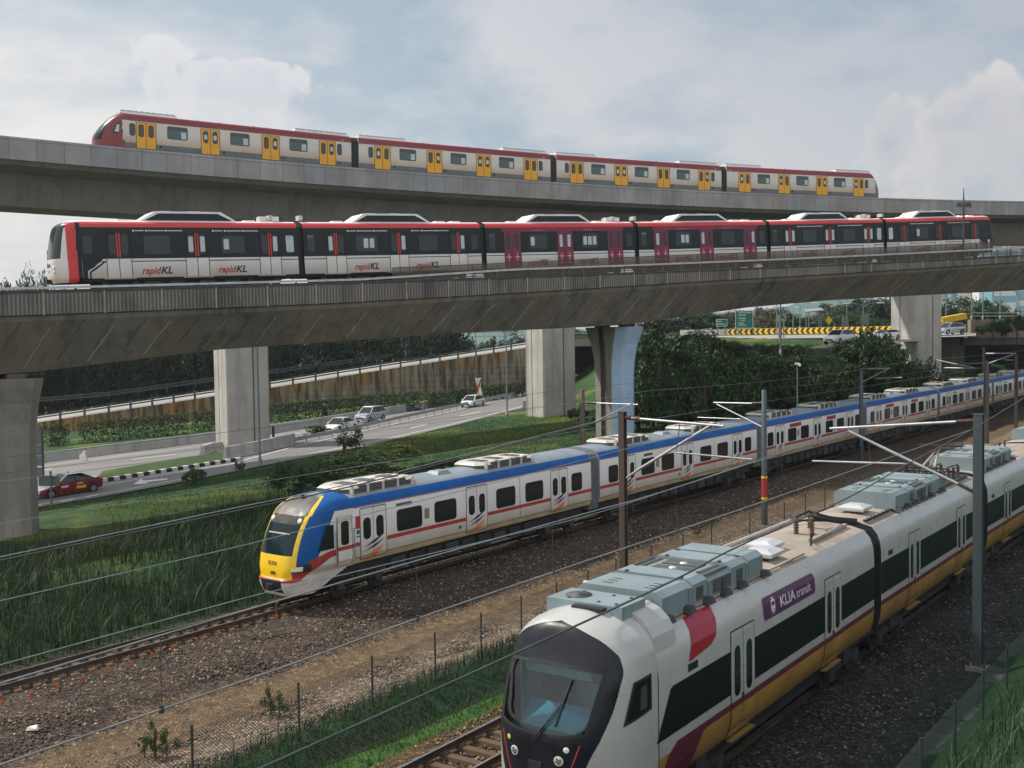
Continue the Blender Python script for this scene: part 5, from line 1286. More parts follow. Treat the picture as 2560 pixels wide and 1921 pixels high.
p = onz(691, 1548, -.5); p.z = gz(p.x, p.y); e = empty('marker_post', p, 'thin rusty marker post with orange tips in front of the yellow train nose', 'post'); mb = MB(); mb.tube([(0, 0, 0), (0, 0, .95)], .025, RUST, 6); mb.build('pole', e); mb = MB(); mb.box((.05, 0, .62), (.1, .03, .12), ORANGE); mb.box((0, 0, .05), (.12, .1, .14), ORANGE); mb.build('flag', e)

# ------------------------------------------------------------------ overhead line masts
TUBE = paint('cantilever_tube', (.40, .41, .42), .38, .6, .15)
def hmast(p, z1, m, w, T, Nn):
    mb = MB(); U = Vector((0, 0, 1)); h = z1 - p.z
    for s_ in (-1, 1): mb.box(U * (h / 2) + T * (s_ * w / 2), (.03, w, h), m, (T, Nn, U))
    mb.box(U * (h / 2), (w - .03, .03, h), m, (T, Nn, U)); mb.box(U * .02, (w * 1.9, w * 1.9, .05), m, (T, Nn, U)); mb.box(U * (h + .012), (w + .05, w + .03, .02), m, (T, Nn, U))
    return mb
def mast(px, pytop, Y, label, style, arms, insul=(), base=None, band=None, mat_=None, w=.3, group='overhead line masts along the tracks', foot=None):
    p = at(px, pytop, Y); z1 = p.z; zg = gz(p.x, p.y) if foot is None else foot; p = Vector((p.x, p.y, zg)); T, Nn, U = KLIA.axes(4)
    e = empty('catenary_mast', p, label, 'mast', group)
    if style == 'H': hmast(p, z1, mat_, w, T, Nn).build('pole', e)
    else:
        mb = MB(); mb.tube([(0, 0, 0), (0, 0, z1 - zg - .05), (0, 0, z1 - zg)], [w * .62, w * .5, w * .3], mat_, 12); mb.build('pole', e)
    if base: mb = MB(); mb.box((0, 0, -.1), (base, base, .5), CON_PAR, (T, Nn, U), chamfer=.05); [mb.box(T * a + Nn * b + U * .2, (.06, .06, .2), STEELD, (T, Nn, U)) for a in (-.22, .22) for b in (-.22, .22)]; mb.build('footing', e)
    if band: mb = MB(); [mb.tube([(0, 0, a), (0, 0, b)], w * .615, m_, 12, caps=False) for a, b, m_ in band]; mb.build('painted_band', e)
    for pts, r, m_ in arms:
        mb = MB(); mb.tube([at(*q) - p for q in pts], r, m_, 8); mb.build('cantilever_arm', e)
    for a, b in insul:
        A_, B_ = at(*a) - p, at(*b) - p; mb = MB(); d = B_ - A_
        for i in range(8): mb.tube([A_ + d * (i / 8), A_ + d * ((i + .5) / 8), A_ + d * ((i + .9) / 8)], [.03, .085, .03], INSUL, 8)
        mb.build('insulator', e)
    return e
mast(1556, 1031, 37.0, 'brown steel mast rising behind the airport train, its arm reaching right', 'H',
     [([(1580, 1046, 36.7), (1810, 1066, 34.6)], .045, TUBE), ([(1567, 1195, 36.8), (1600, 1172, 36.5), (1775, 1065, 34.9)], [.035, .05, .045], TUBE), ([(1690, 1132, 35.5), (1880, 1149, 34.2)], .03, TUBE), ([(1700, 1058, 35.4), (1690, 1132, 35.5)], .015, WIRE)],
     [((1564, 1044, 36.9), (1600, 1047, 36.5))], mat_=MASTB, w=.21)
mast(2447, 1037, 32.0, 'tall grey-green mast on a concrete footing in front of the airport train, arm reaching left', 'H',
     [([(2075, 1072, 34.9), (2390, 1055, 32.5)], .045, TUBE), ([(2122, 1078, 34.5), (2395, 1210, 32.4)], .045, TUBE), ([(2031, 1153, 35.2), (2270, 1160, 33.4)], .03, TUBE), ([(2170, 1070, 34.1), (2175, 1155, 34.1)], .012, WIRE)],
     [((2390, 1055, 32.5), (2436, 1053, 32.15)), ((2395, 1210, 32.4), (2436, 1231, 32.1))], base=.6, mat_=MASTG, w=.26)
mast(1910, 975, 59.4, 'dark green round mast with a red and yellow painted band beside the ballast', 'R',
     [([(1784, 1007, 62.3), (1880, 1009, 60.2)], .04, TUBE), ([(1790, 1010, 62.2), (1904, 1067, 59.6)], .04, TUBE), ([(1744, 1044, 62.9), (1850, 1048, 60.8)], .025, TUBE)],
     [((1880, 1009, 60.2), (1905, 1008, 59.6))], mat_=MASTG, w=.28, band=[(1.55, 2.62, KRED), (2.62, 2.72, KYEL), (1.45, 1.55, KYEL)])
mast(1455, 975, 66.5, 'dark round mast standing between the far side of the blue-roofed train and the lawn', 'R',
     [([(1490, 1008, 65.6), (1595, 1012, 63.6)], .035, TUBE), ([(1460, 1068, 66.4), (1580, 1010, 63.8)], .035, TUBE)], [((1466, 1007, 66.3), (1490, 1008, 65.6))], mat_=MASTB, w=.32)
mast(2466, 902, 97, 'rusty round mast beside the far carriages, pale rounded top', 'R', [([(2340, 900, 101), (2440, 921, 98)], .05, TUBE), ([(2360, 920, 101), (2455, 922, 97.5)], .05, TUBE)], [((2436, 921, 98), (2460, 921, 97.2))], mat_=MASTB, w=.42)
mast(2541, 888, 100, 'dark square mast at the far right by the last visible carriages', 'H', [([(2465, 884, 103), (2540, 884, 100.2)], .05, TUBE), ([(2468, 910, 102.5), (2533, 887, 100.5)], .05, TUBE), ([(2510, 900, 101), (2534, 901, 100.2)], .04, TUBE)], (), mat_=MASTB, w=.26)
mast(2459, 869, 125, 'thin dark mast in front of the black bridge opening', 'R', [([(2465, 884, 124.6), (2535, 884, 122)], .05, TUBE)], (), mat_=STEELD, w=.3)
mast(2153, 922, 84, 'slim mast with a V-shaped bracket half hidden by the dark bushes', 'R', [([(2170, 923, 83.5), (2225, 921, 81.5)], .05, TUBE), ([(2156, 956, 83.8), (2222, 922, 81.6)], .05, TUBE), ([(2190, 947, 82.5), (2255, 944, 80.5)], .03, TUBE)], [((2153, 923, 84), (2172, 923, 83.5))], mat_=STEELD, w=.3)
# wires
def onplane(x, y, path, d):
    T, Nn, U = path.axes(4); q = path.pt(4, d); r = ray(x, y); k = (q - CAMP).dot(Nn) / r.dot(Nn); return CAMP + r * k
def wire(pts, path, d, r, m, label, group='overhead line wires'):
    P = [onplane(x, y, path, d) for x, y in pts]; o3 = P[0]; Q = []
    n = 14
    # smooth through the points
    for i in range(len(P) - 1):
        for k in range(n):
            f = k / n; a, b, c, e = P[max(i - 1, 0)], P[i], P[i + 1], P[min(i + 2, len(P) - 1)]
            Q.append(.5 * ((2 * b) + (c - a) * f + (2 * a - 5 * b + 4 * c - e) * f * f + (3 * b - a - 3 * c + e) * f ** 3))
    Q.append(P[-1]); mb = MB(); mb.tube([q - o3 for q in Q], r, m, 6, caps=False)
    return tag(mb.build('overhead_wire', loc=o3), label, 'wire', group)
W1 = [(520, 1978), (650, 1922), (1200, 1674), (1666, 1460), (1847, 1366), (2109, 1250), (2268, 1161), (2440, 1068), (2560, 995)]
wire(W1, KLIA, 2.75, .014, WIRE, 'thick dark wire crossing the black nose and roof of the airport train')
wire([(-60, 1416), (0, 1402), (560, 1284), (900, 1211), (1300, 1107), (1545, 1042)], KLIA, -8.5, .016, WIRE, 'thick twin wire running from the left edge up to the brown mast top')
wire([(-60, 1406), (0, 1393), (560, 1276), (900, 1204), (1300, 1102), (1545, 1040)], KLIA, -8.4, .012, WIREL, 'thin wire lying just above the thick twin wire')
wire([(-60, 1516), (122, 1475), (560, 1375), (667, 1349), (906, 1288), (1305, 1190), (1560, 1124), (1790, 1068)], KLIA, -5.95, .009, WIREL, 'fine wire crossing the yellow train nose and its windows')
wire([(-60, 1680), (0, 1663), (595, 1500), (723, 1469), (1080, 1384), (1460, 1292), (1700, 1216), (1885, 1152)], KLIA, -5.9, .010, WIREL, 'bright wire crossing the skirt of the yellow-nosed train')
W8 = [(-60, 1727), (0, 1709), (560, 1542), (1036, 1404), (1460, 1285), (1700, 1216), (2120, 1077)]
W9 = [(-60, 1935), (0, 1913), (700, 1671), (1043, 1547), (1440, 1411), (1909, 1254), (2204, 1151), (2424, 1076)]
wire(W8, KLIA, -1.45, .012, WIREL, 'upper wire of the airport line, passing low along the blue-roofed train')
wire(W9, KLIA, -1.42, .013, WIREL, 'contact wire of the airport line, lying over the brown gravel')
def lerp_y(tab, x):
    return interp(tab, x)
for x in (400, 1040, 1380, 1690):
    a, b = onplane(x, lerp_y(W8, x), KLIA, -1.43), onplane(x + 4, lerp_y(W9, x + 4), KLIA, -1.43); mb = MB(); mb.tube([Vector((0, 0, 0)), b - a], .006, WIRE, 5); mb.box(b - a, (.05, .05, .1), STEELD)
    tag(mb.build('dropper', loc=a), 'thin vertical dropper tying the two airport line wires together', 'dropper', 'droppers of the airport line')
def linewire(path, d, tab, r, m, label):
    o3 = path.pt(tab[0][0], d, tab[0][1]); mb = MB(); Q = []
    for (s0, h0), (s1, h1) in zip(tab, tab[1:]):
        for k in range(10): f = k / 10; Q.append(path.pt(s0 + (s1 - s0) * f, d, h0 + (h1 - h0) * f - 1.4 * f * (1 - f) * (h0 > 5.6)) - o3)
    Q.append(path.pt(tab[-1][0], d, tab[-1][1]) - o3); mb.tube(Q, r, m, 6, caps=False); tag(mb.build('overhead_wire', loc=o3), label, 'wire', 'overhead line wires')
linewire(KTM, -1.38, [(-62, 4.75), (-12, 4.9), (8, 5.0), (58, 5.0), (120, 5.0)], .010, WIREL, 'contact wire above the roof of the blue-roofed train')
linewire(KTM, -1.38, [(-62, 6.3), (8, 6.7), (58, 6.8), (120, 6.8)], .010, WIREL, 'sagging wire strung above the contact wire of the blue-roofed train')
linewire(KTM, -5.6, [(-62, 6.6), (8, 6.9), (62, 6.9)], .010, WIRE, 'dark feeder wire along the masts on the lawn side')
linewire(KTM, 5.6, [(10, 6.9), (54, 7.0), (110, 7.0)], .010, WIRE, 'dark feeder wire hung on the round masts beside the ballast')
linewire(KTM, -6.4, [(-62, 5.6), (8, 5.9), (62, 6.0)], .008, WIRE, 'lowest dark wire on the lawn side of the tracks')

# ------------------------------------------------------------------ fences
NET = meshmat('chain_link', (.05, .06, .055), .09, .16); NETG = meshmat('green_netting', (.008, .085, .06), .07, .24)
def fence(name, pts, h, m, pm, label, step, lean=0.0, cat='fence'):
    P = [Vector((x, y, gz(x, y))) for x, y in pts]; d = (P[-1] - P[0]); d.z = 0; rz = math.atan2(d.y, d.x); e = empty(name, P[0], label, cat, None, rz); M_ = e.matrix_basis.inverted() if False else (Matrix.Translation(P[0]) @ Matrix.Rotation(rz, 4, 'Z')).inverted()
    Q = []
    for a, b in zip(P, P[1:]):
        n = max(1, round((b - a).length / step))
        for i in range(n):
            q = a + (b - a) * (i / n); q.z = gz(q.x, q.y); Q.append(M_ @ q)
    Q.append(M_ @ P[-1]); mb = MB()
    for a, b in zip(Q, Q[1:]): mb.add([a + Vector((0, 0, .03)), b + Vector((0, 0, .03)), b + Vector((0, 0, h)), a + Vector((0, 0, h))], [(0, 1, 2, 3)], m)
    mb.build('netting', e)
    if pm:
        for q in Q[:95]:
            p_ = MB(); p_.tube([q - Vector((0, 0, .3)), q + Vector((0, 0, h + .12))], .032, pm, 6); p_.build('post', e)
    return e
fence('chain_link_fence', [(-9.6, 22.2), (-5.7, 27.91), (-2.46, 32.56), (4.22, 44.61), (9.65, 52.43), (14.64, 58.09), (24, 71.5), (38, 91)], 1.35, NET, STEELD, 'chain-link fence with thin dark posts along the strip of dark grass', 3.05)
fp = [KLIA.pt(s, 3.9 - .012 * s) for s in frange(-9, 60, 3)]
fence('green_net_fence', [(p.x, p.y) for p in fp], 1.15, NETG, STEELD, 'green netting fence in the lower right corner', 3.0)
# concrete drain covers beside the airport line
SLAB = concrete('drain_slab', (.075, .076, .074), (.05, .05, .048), .5, .3); ds = empty('drain', KLIA.pt(-6, 3.2), 'line of dark concrete drain slabs between the ballast and the green netting', 'drain'); o3 = KLIA.pt(-6, 3.2); rs = random.Random(2); k = 0
for s_ in frange(-7, 46, .62)[:86]:
    T, Nn, U = KLIA.axes(s_); c = KLIA.pt(s_, 3.2); c.z = gz(c.x, c.y) + .01 + rs.uniform(-.04, .03); mb = MB(); mb.box(c - o3, (.58, .95, .09), SLAB, (T, (Nn + T * rs.uniform(-.06, .06)).normalized(), U), chamfer=.04); mb.build('slab', ds)
# white box with cap beside the airport train (far side)
p = onz(1468, 1500, .2); e = empty('line_side_cabinet', Vector((p.x, p.y, gz(p.x, p.y))), 'small dark cabinet with white rounded cap behind the nose of the airport train', 'cabinet'); mb = MB(); mb.box((0, 0, .5), (.35, .3, 1.0), STEELD); mb.build('body', e); mb = MB(); mb.box((.05, 0, 1.12), (.5, .38, .22), LAMPW, chamfer=.35); mb.build('cap', e)
# ------------------------------------------------------------------ vehicles on the highway
CWHITE = paint('white_car_paint', (.72, .73, .74), .25, 0, .04, 1, coat=.6); CSILV = paint('silver_car_paint', (.42, .46, .52), .25, .35, .05, 1, coat=.6); CRED = paint('red_taxi_paint', (.20, .012, .02), .25, 0, .08, 1, coat=.6)
TAIL = paint('tail_lamp', (.35, .02, .02), .2); TYRE = paint('tyre_rubber', (.018, .018, .018), .8); RIM = paint('alloy_rim', (.40, .41, .42), .3, .7)
def car(loc, heading, L, W, H, label, cat, body, kind='sedan', roofm=None, group=None, hoodm=None, tilt=0.0, up=None):
    e = empty(kind == 'sedan' and 'sedan_car' or 'hatchback_car', loc, label, cat, group); x = Vector(heading).normalized(); y = Vector((0, 0, 1)).cross(x).normalized(); z = x.cross(y)
    e.matrix_basis = Matrix.Translation(loc) @ Matrix((x, y, z)).transposed().to_4x4()
    hw = W / 2; b = .52 * H if kind == 'suv' else .56 * H; f, r = L / 2, -L / 2
    if kind == 'sedan': st = [(f, .72, .34, .50), (f - .12, .9, .25, .58), (f - .55, 1, .20, .68), (f - 1.25, 1, .18, .80), (f - 1.5, 1, .18, .86), (0, 1, .18, .92), (r + 1.0, 1, .2, .98), (r + .35, .97, .24, .99), (r + .08, .88, .30, .93), (r, .78, .36, .86)]; gh = [(f - 1.22, .84), (f - 2.05, H), (r + 1.45, H), (r + .62, .98)]
    elif kind == 'suv': st = [(f, .74, .42, .66), (f - .12, .92, .32, .86), (f - .5, 1, .26, .98), (f - 1.1, 1, .24, 1.06), (0, 1, .24, 1.08), (r + .7, 1, .26, 1.10), (r + .12, .96, .32, 1.08), (r, .86, .40, 1.0)]; gh = [(f - .98, 1.03), (f - 1.85, H), (r + .62, H - .02), (r + .12, 1.08)]
    else: st = [(f, .74, .36, .56), (f - .12, .92, .26, .70), (f - .5, 1, .20, .80), (f - .95, 1, .20, .90), (0, 1, .20, .95), (r + .5, 1, .22, 1.0), (r + .1, .95, .28, .98), (r, .84, .36, .9)]; gh = [(f - .75, .86), (f - 1.75, H), (r + .7, H - .04), (r + .12, .98)]
    mb = MB(); rings = []
    for xx, k, zb, zt in st: w_ = hw * k; rings.append([Vector((xx, -w_ * .94, zb)), Vector((xx, -w_, zb + (zt - zb) * .3)), Vector((xx, -w_ * .985, zb + (zt - zb) * .72)), Vector((xx, -w_ * .9, zt)), Vector((xx, 0, zt + .03)), Vector((xx, w_ * .9, zt)), Vector((xx, w_ * .985, zb + (zt - zb) * .72)), Vector((xx, w_, zb + (zt - zb) * .3)), Vector((xx, w_ * .94, zb))])
    top = hoodm or body; mb.loft(rings, [body, body, body, top, top, body, body, body, BLACK], True, smooth=False, caps=body); mb.build('body', e)
    (x0, z0), (x1, z1), (x2, z2), (x3, z3) = gh; wb_, wt = hw * .90, hw * .72
    A_ = [Vector((x0, -wb_, z0)), Vector((x1, -wt, z1 - .04)), Vector((x2, -wt, z2 - .04)), Vector((x3, -wb_, z3))]; B_ = [Vector((p.x, -p.y, p.z)) for p in A_]
    g = MB(); g.add(A_ + B_, [(0, 1, 2, 3), (7, 6, 5, 4), (0, 4, 5, 1), (2, 6, 7, 3)], GLASSC); g.build('window', e)
    rf = MB(); rm = roofm or body
    rf.loft([[p + Vector((0, 0, 0)) for p in (A_[1], A_[2], B_[2], B_[1])], [Vector((p.x * .96 + (x1 + x2) / 2 * .04, p.y * .88, p.z + .045)) for p in (A_[1], A_[2], B_[2], B_[1])]], rm, True)
    for S_, sg in ((A_, -1), (B_, 1)):
        o_ = Vector((0, sg * .012, .004))
        for a, b_ in ((0, 1), (3, 2)): rf.bar(S_[a] + o_, S_[b_] + o_, .07, .05, rm)
        mx_ = (x1 + x2) / 2; rf.bar(Vector((mx_, sg * (wb_ + .01), (z0 + z3) / 2 + .03)), Vector((mx_, sg * (wt + .015), z1 - .04)), .06, .035, BLACK)
    rf.build('roof', e)
    wr = .33 if kind == 'suv' else .30
    for wx in (f - .82, r + .78):
        for sg in (-1, 1):
            w_ = MB(); vs = []; n = 16; y0, y1 = sg * hw * .80, sg * (hw + .012)
            for yy in (y0, y1): vs += [(wx + wr * math.cos(2 * math.pi * k / n), yy, wr + wr * math.sin(2 * math.pi * k / n)) for k in range(n)]
            w_.add(vs, [tuple(range(n)), tuple(range(n, 2 * n))] + [(k, (k + 1) % n, n + (k + 1) % n, n + k) for k in range(n)], TYRE); o = w_.build('wheel', e)
            q = MB(); q.add([(wx + wr * .62 * math.cos(2 * math.pi * k / n), y1 + sg * .006, wr + wr * .62 * math.sin(2 * math.pi * k / n)) for k in range(n)], [tuple(range(n))], RIM); q.build('rim', o)
            ar_ = MB(); ar_.add([(wx + (wr + .06) * math.cos(math.pi * k / 10), sg * (hw + .006), wr + (wr + .06) * math.sin(math.pi * k / 10)) for k in range(11)], [tuple(range(11))], BLACK); ar_.build('wheel_arch', e)
    for sg in (-1, 1):
        h = MB(); zl = st[1][3] - .12; h.box((f - .16, sg * hw * .70, zl), (.22, .34, .13), LAMPW, chamfer=.2); h.build('headlight', e)
        h = MB(); h.box((r + .07, sg * hw * .72, st[-2][3] - .14), (.14, .32, .16), TAIL, chamfer=.2); h.build('tail_light', e)
        h = MB(); h.box((x0 - .35, sg * (hw + .06), z0 + .10), (.12, .18, .12), body, chamfer=.2); h.build('mirror', e)
    gr_ = MB(); gr_.box((f - .01, 0, st[0][2] + .12), (.06, hw * .95, .16), BLACK); gr_.box((f + .012, 0, st[0][2] - .02), (.03, .5, .11), LAMPW); gr_.build('grille', e)
    return e
def hdg(a, b): return (b - a).normalized()
A, B = onroad(215, 1232), onroad(95, 1251)
tx = car(onroad(168, 1236), hdg(A, B), 4.5, 1.72, 1.45, 'red and white taxi with roof sign driving beside the striped kerb', 'taxi', CRED, 'sedan', CWHITE, hoodm=CWHITE)
ts = MB(); ts.box((-.05, 0, 1.54), (.2, .55, .16), LAMPW, chamfer=.25); ts.build('roof_sign', tx)
td = MB()
for sg in (-1, 1):
    td.add([(x, sg * .868, z) for x, z in ((-.95, .42), (-.30, .42), (-.30, .60), (-.95, .60))], [(0, 1, 2, 3)], KYEL); td.add([(x, sg * .866, z) for x, z in ((.25, .60), (.75, .60), (.75, .74), (.25, .74))], [(0, 1, 2, 3)], LAMPW); td.add([(x, sg * .866, z) for x, z in ((-.75, .72), (-.35, .72), (-.35, .80), (-.75, .80))], [(0, 1, 2, 3)], LAMPW)
td.build('door_sticker', tx)
A, B = onroad(1000, 1042), onroad(850, 1070)
car(onroad(850, 1078), hdg(A, B), 4.5, 1.8, 1.42, 'white low saloon car half behind the guardrail, just ahead of the silver SUV', 'car', CWHITE, 'sedan', group='cars on the highway')
car(onroad(926, 1054), hdg(A, B), 4.4, 1.8, 1.75, 'silver blue SUV on the highway just behind the white saloon', 'car', CSILV, 'suv', group='cars on the highway')
A, B = onroad(1260, 990), onroad(1150, 1012)
car(onroad(1182, 1017), hdg(A, B), 4.4, 1.75, 1.5, 'white car hidden to its windows by the guardrail near the middle pier', 'car', CWHITE, 'hatch', group='cars on the highway')
def upz(Y): return 8.9 + .022 * (min(max(Y, 100), 260) - 116)
A, B = at(2135, 858, 120.5), at(2060, 862, 116)
car(at(2098, 861.5, 117.5), hdg(A, B), 4.3, 1.75, 1.6, 'white crossover car on the high road, its tail hidden by a tree', 'car', CWHITE, 'suv', group='cars on the high road')
A, B = at(2450, 835, 141), at(2340, 838, 138)
car(at(2375, 836.5, 139), hdg(A, B), 4.0, 1.7, 1.52, 'silver hatchback on the high road beside the farthest square pier', 'car', CSILV, 'hatch', group='cars on the high road')
A, B = at(2260, 848, 132), at(2180, 853, 128)
car(at(2214, 851.5, 130), hdg(A, B), 4.2, 1.7, 1.3, 'white car nose peeking out at the left edge of the farthest square pier', 'car', CWHITE, 'hatch', group='cars on the high road')
# ---- people on motorcycles
SKIN = paint('skin', (.30, .17, .11), .5); JACK = paint('dark_jacket', (.025, .028, .032), .8); HELM = paint('white_helmet', (.70, .70, .70), .25)
def skinned(name, pts, edges, rad, m, parent=None, loc=None):
    me = bpy.data.meshes.new(name); me.from_pydata(pts, edges, []); me.materials.append(m); o = bpy.data.objects.new(name, me); COL.objects.link(o)
    md = o.modifiers.new('skin', 'SKIN'); sv = me.skin_vertices[0].data if me.skin_vertices else None
    if sv is None:
        bpy.context.view_layer.objects.active = o
        me.attributes; sv = me.skin_vertices.new().data if hasattr(me.skin_vertices, 'new') else me.skin_vertices[0].data
    for v, r_ in zip(sv, rad): v.radius = (r_, r_)
    sv[0].use_root = True
    o.modifiers.new('sub', 'SUBSURF').levels = 1; o.modifiers['sub'].render_levels = 1
    bpy.context.view_layer.update(); dg = bpy.context.evaluated_depsgraph_get(); m2 = bpy.data.meshes.new_from_object(o.evaluated_get(dg)); o.modifiers.clear(); o.data = m2
    if not m2.materials: m2.materials.append(m)
    if parent: o.parent = parent
    if loc: o.location = loc
    return o
def rider(px, py, label, plabel, helm):
    p = onroad(px, py); A_, B_ = onroad(px + 60, py - 12), onroad(px, py); x = hdg(A_, B_); y = Vector((0, 0, 1)).cross(x).normalized(); M_ = Matrix.Translation(p) @ Matrix((x, y, x.cross(y))).transposed().to_4x4()
    e = empty('motorcycle', p, label, 'motorcycle', 'motorcycles on the highway'); e.matrix_basis = M_
    for wx in (-.62, .62):
        w_ = MB(); n = 16; vs = []
        for yy in (-.05, .05): vs += [(wx + .29 * math.cos(2 * math.pi * k / n), yy, .29 + .29 * math.sin(2 * math.pi * k / n)) for k in range(n)]
        w_.add(vs, [tuple(range(n)), tuple(range(n, 2 * n))] + [(k, (k + 1) % n, n + (k + 1) % n, n + k) for k in range(n)], TYRE); w_.build('wheel', e)
    b = MB(); b.loft([[(-.75, -.1, .62), (-.75, .1, .62), (-.75, .08, .78), (-.75, -.08, .78)], [(-.1, -.13, .38), (-.1, .13, .38), (-.1, .13, .80), (-.1, -.13, .80)], [(.38, -.15, .42), (.38, .15, .42), (.38, .13, .9), (.38, -.13, .9)], [(.6, -.12, .7), (.6, .12, .7), (.55, .1, 1.05), (.55, -.1, 1.05)]], JACK, True); b.tube([(.45, -.33, 1.0), (.5, 0, 1.02), (.45, .33, 1.0)], .025, STEELD, 6); b.bar((.6, 0, .29), (.5, 0, .95), .06, .06, STEELD); b.build('body', e)
    h = MB(); h.box((.63, 0, .88), (.06, .16, .12), LAMPW, chamfer=.3); h.build('headlight', e)
    pts = [(-.25, 0, .86), (-.2, 0, 1.1), (-.08, 0, 1.36), (-.04, 0, 1.47), (0, 0, 1.62), (-.05, -.19, 1.33), (.14, -.28, 1.12), (.42, -.30, 1.05), (-.05, .19, 1.33), (.14, .28, 1.12), (.42, .30, 1.05), (-.2, -.12, .84), (.2, -.2, .80), (.08, -.2, .40), (.22, -.2, .34), (-.2, .12, .84), (.2, .2, .80), (.08, .2, .40), (.22, .2, .34)]
    ed = [(0, 1), (1, 2), (2, 3), (3, 4), (2, 5), (5, 6), (6, 7), (2, 8), (8, 9), (9, 10), (0, 11), (11, 12), (12, 13), (13, 14), (0, 15), (15, 16), (16, 17), (17, 18)]
    rd = [.15, .16, .18, .07, .11, .08, .06, .045, .08, .06, .045, .11, .085, .06, .05, .11, .085, .06, .05]
    q = skinned('person', pts, ed, rd, JACK); q.matrix_basis = M_; tag(q, plabel, 'person', 'motorcycle riders')
    hm = MB(); hm.lathe((.02, 0, 1.5), [(.10, 0), (.15, .06), (.16, .14), (.13, .24), (.06, .30), (0, .31)], helm, 12); hm.box((.15, 0, 1.63), (.05, .2, .1), GLASSC); hm.build('helmet', q)
rider(812, 1046, 'motorcycle near the concrete barrier, left of the silver SUV', 'rider in dark clothes and white helmet, left of the silver SUV', HELM)
rider(1146, 1005, 'motorcycle behind the white car close to the middle pier', 'rider in dark clothes and dark helmet behind the white car', JACK)
# ---- roadside poles and signs
POLE = paint('grey_lamp_post', (.20, .24, .26), .5, .4, .2); GSIGN = paint('green_road_sign', (.005, .13, .10), .5, 0, .1); GBACK = paint('sign_back', (.16, .18, .19), .6, .3, .2); RUSTP = paint('rusty_pole', (.22, .12, .08), .7)
def lamp_post(p, h, label, r=.09, arms=(), m=POLE, lamp=True, group='lamp posts'):
    e = empty('lamp_post', p, label, 'lamp post', group); mb = MB(); mb.tube([(0, 0, 0), (0, 0, h * .5), (0, 0, h)], [r, r * .8, r * .55], m, 8); mb.lathe((0, 0, 0), [(r * 1.7, 0), (r * 1.7, .5), (r, .55)], m, 8); mb.build('pole', e)
    for ax, ay in arms:
        a = MB(); a.tube([(0, 0, h - .3), (ax * .4, ay * .4, h + .35), (ax, ay, h + .5)], [r * .5, r * .45, r * .4], m, 6); a.build('arm', e)
        l = MB(); l.box((ax * 1.18, ay * 1.18, h + .47), (abs(ax) * .4 + .3, .3, .16), LAMPW, chamfer=.2); l.build('lamp_head', e)
    return e
def post_from(x, yb, yt, Y=None, plane=True): b = onroad(x, yb) if Y is None else at(x, yb, Y); return b, at(x, yt, b.y).z - b.z
b, h = post_from(650, 1163, 780); lamp_post(b, h + 4, 'teal grey post running up the face of the nearest square pier')
b, h = post_from(1268, 1043, 760); lamp_post(b, h + 3, 'grey lamp post at the lawn edge left of the middle pier')
b, h = post_from(684, 1110, 1066); e = empty('marker_post', b, 'short dark post at the right foot of the nearest square pier', 'post'); mb = MB(); mb.box((0, 0, h / 2), (.2, .2, h), STEELD); mb.box((0, 0, .15), (.5, .5, .3), CON_ROAD); mb.build('pole', e)
e = empty('banner_pole', at(1196, 990, 139), 'tall rusty pole with a faded red and white banner in front of the stained wall', 'pole'); z0 = e.location.z
mb = MB(); mb.tube([(0, 0, 0), (-.3, 0, 9.5)], [.07, .05], RUSTP, 6); mb.build('pole', e); mb = MB(); mb.loft([[(-.35, -.05, .2), (.55, -.05, .2), (.55, .05, .2), (-.35, .05, .2)], [(-.1, -.05, 1.2), (.3, -.05, 1.2), (.3, .05, 1.2), (-.1, .05, 1.2)], [(-.4, -.05, 2.3), (.5, -.05, 2.3), (.5, .05, 2.3), (-.4, .05, 2.3)]], LAMPW, True); mb.bar((-.3, -.08, .2), (.4, -.08, 2.2), .05, .22, KRED); mb.build('banner', e)
b = at(1015, 890, 172); lamp_post(b, 7, 'dark thin post on the ramp in front of the dark trees', .07, m=STEELD)
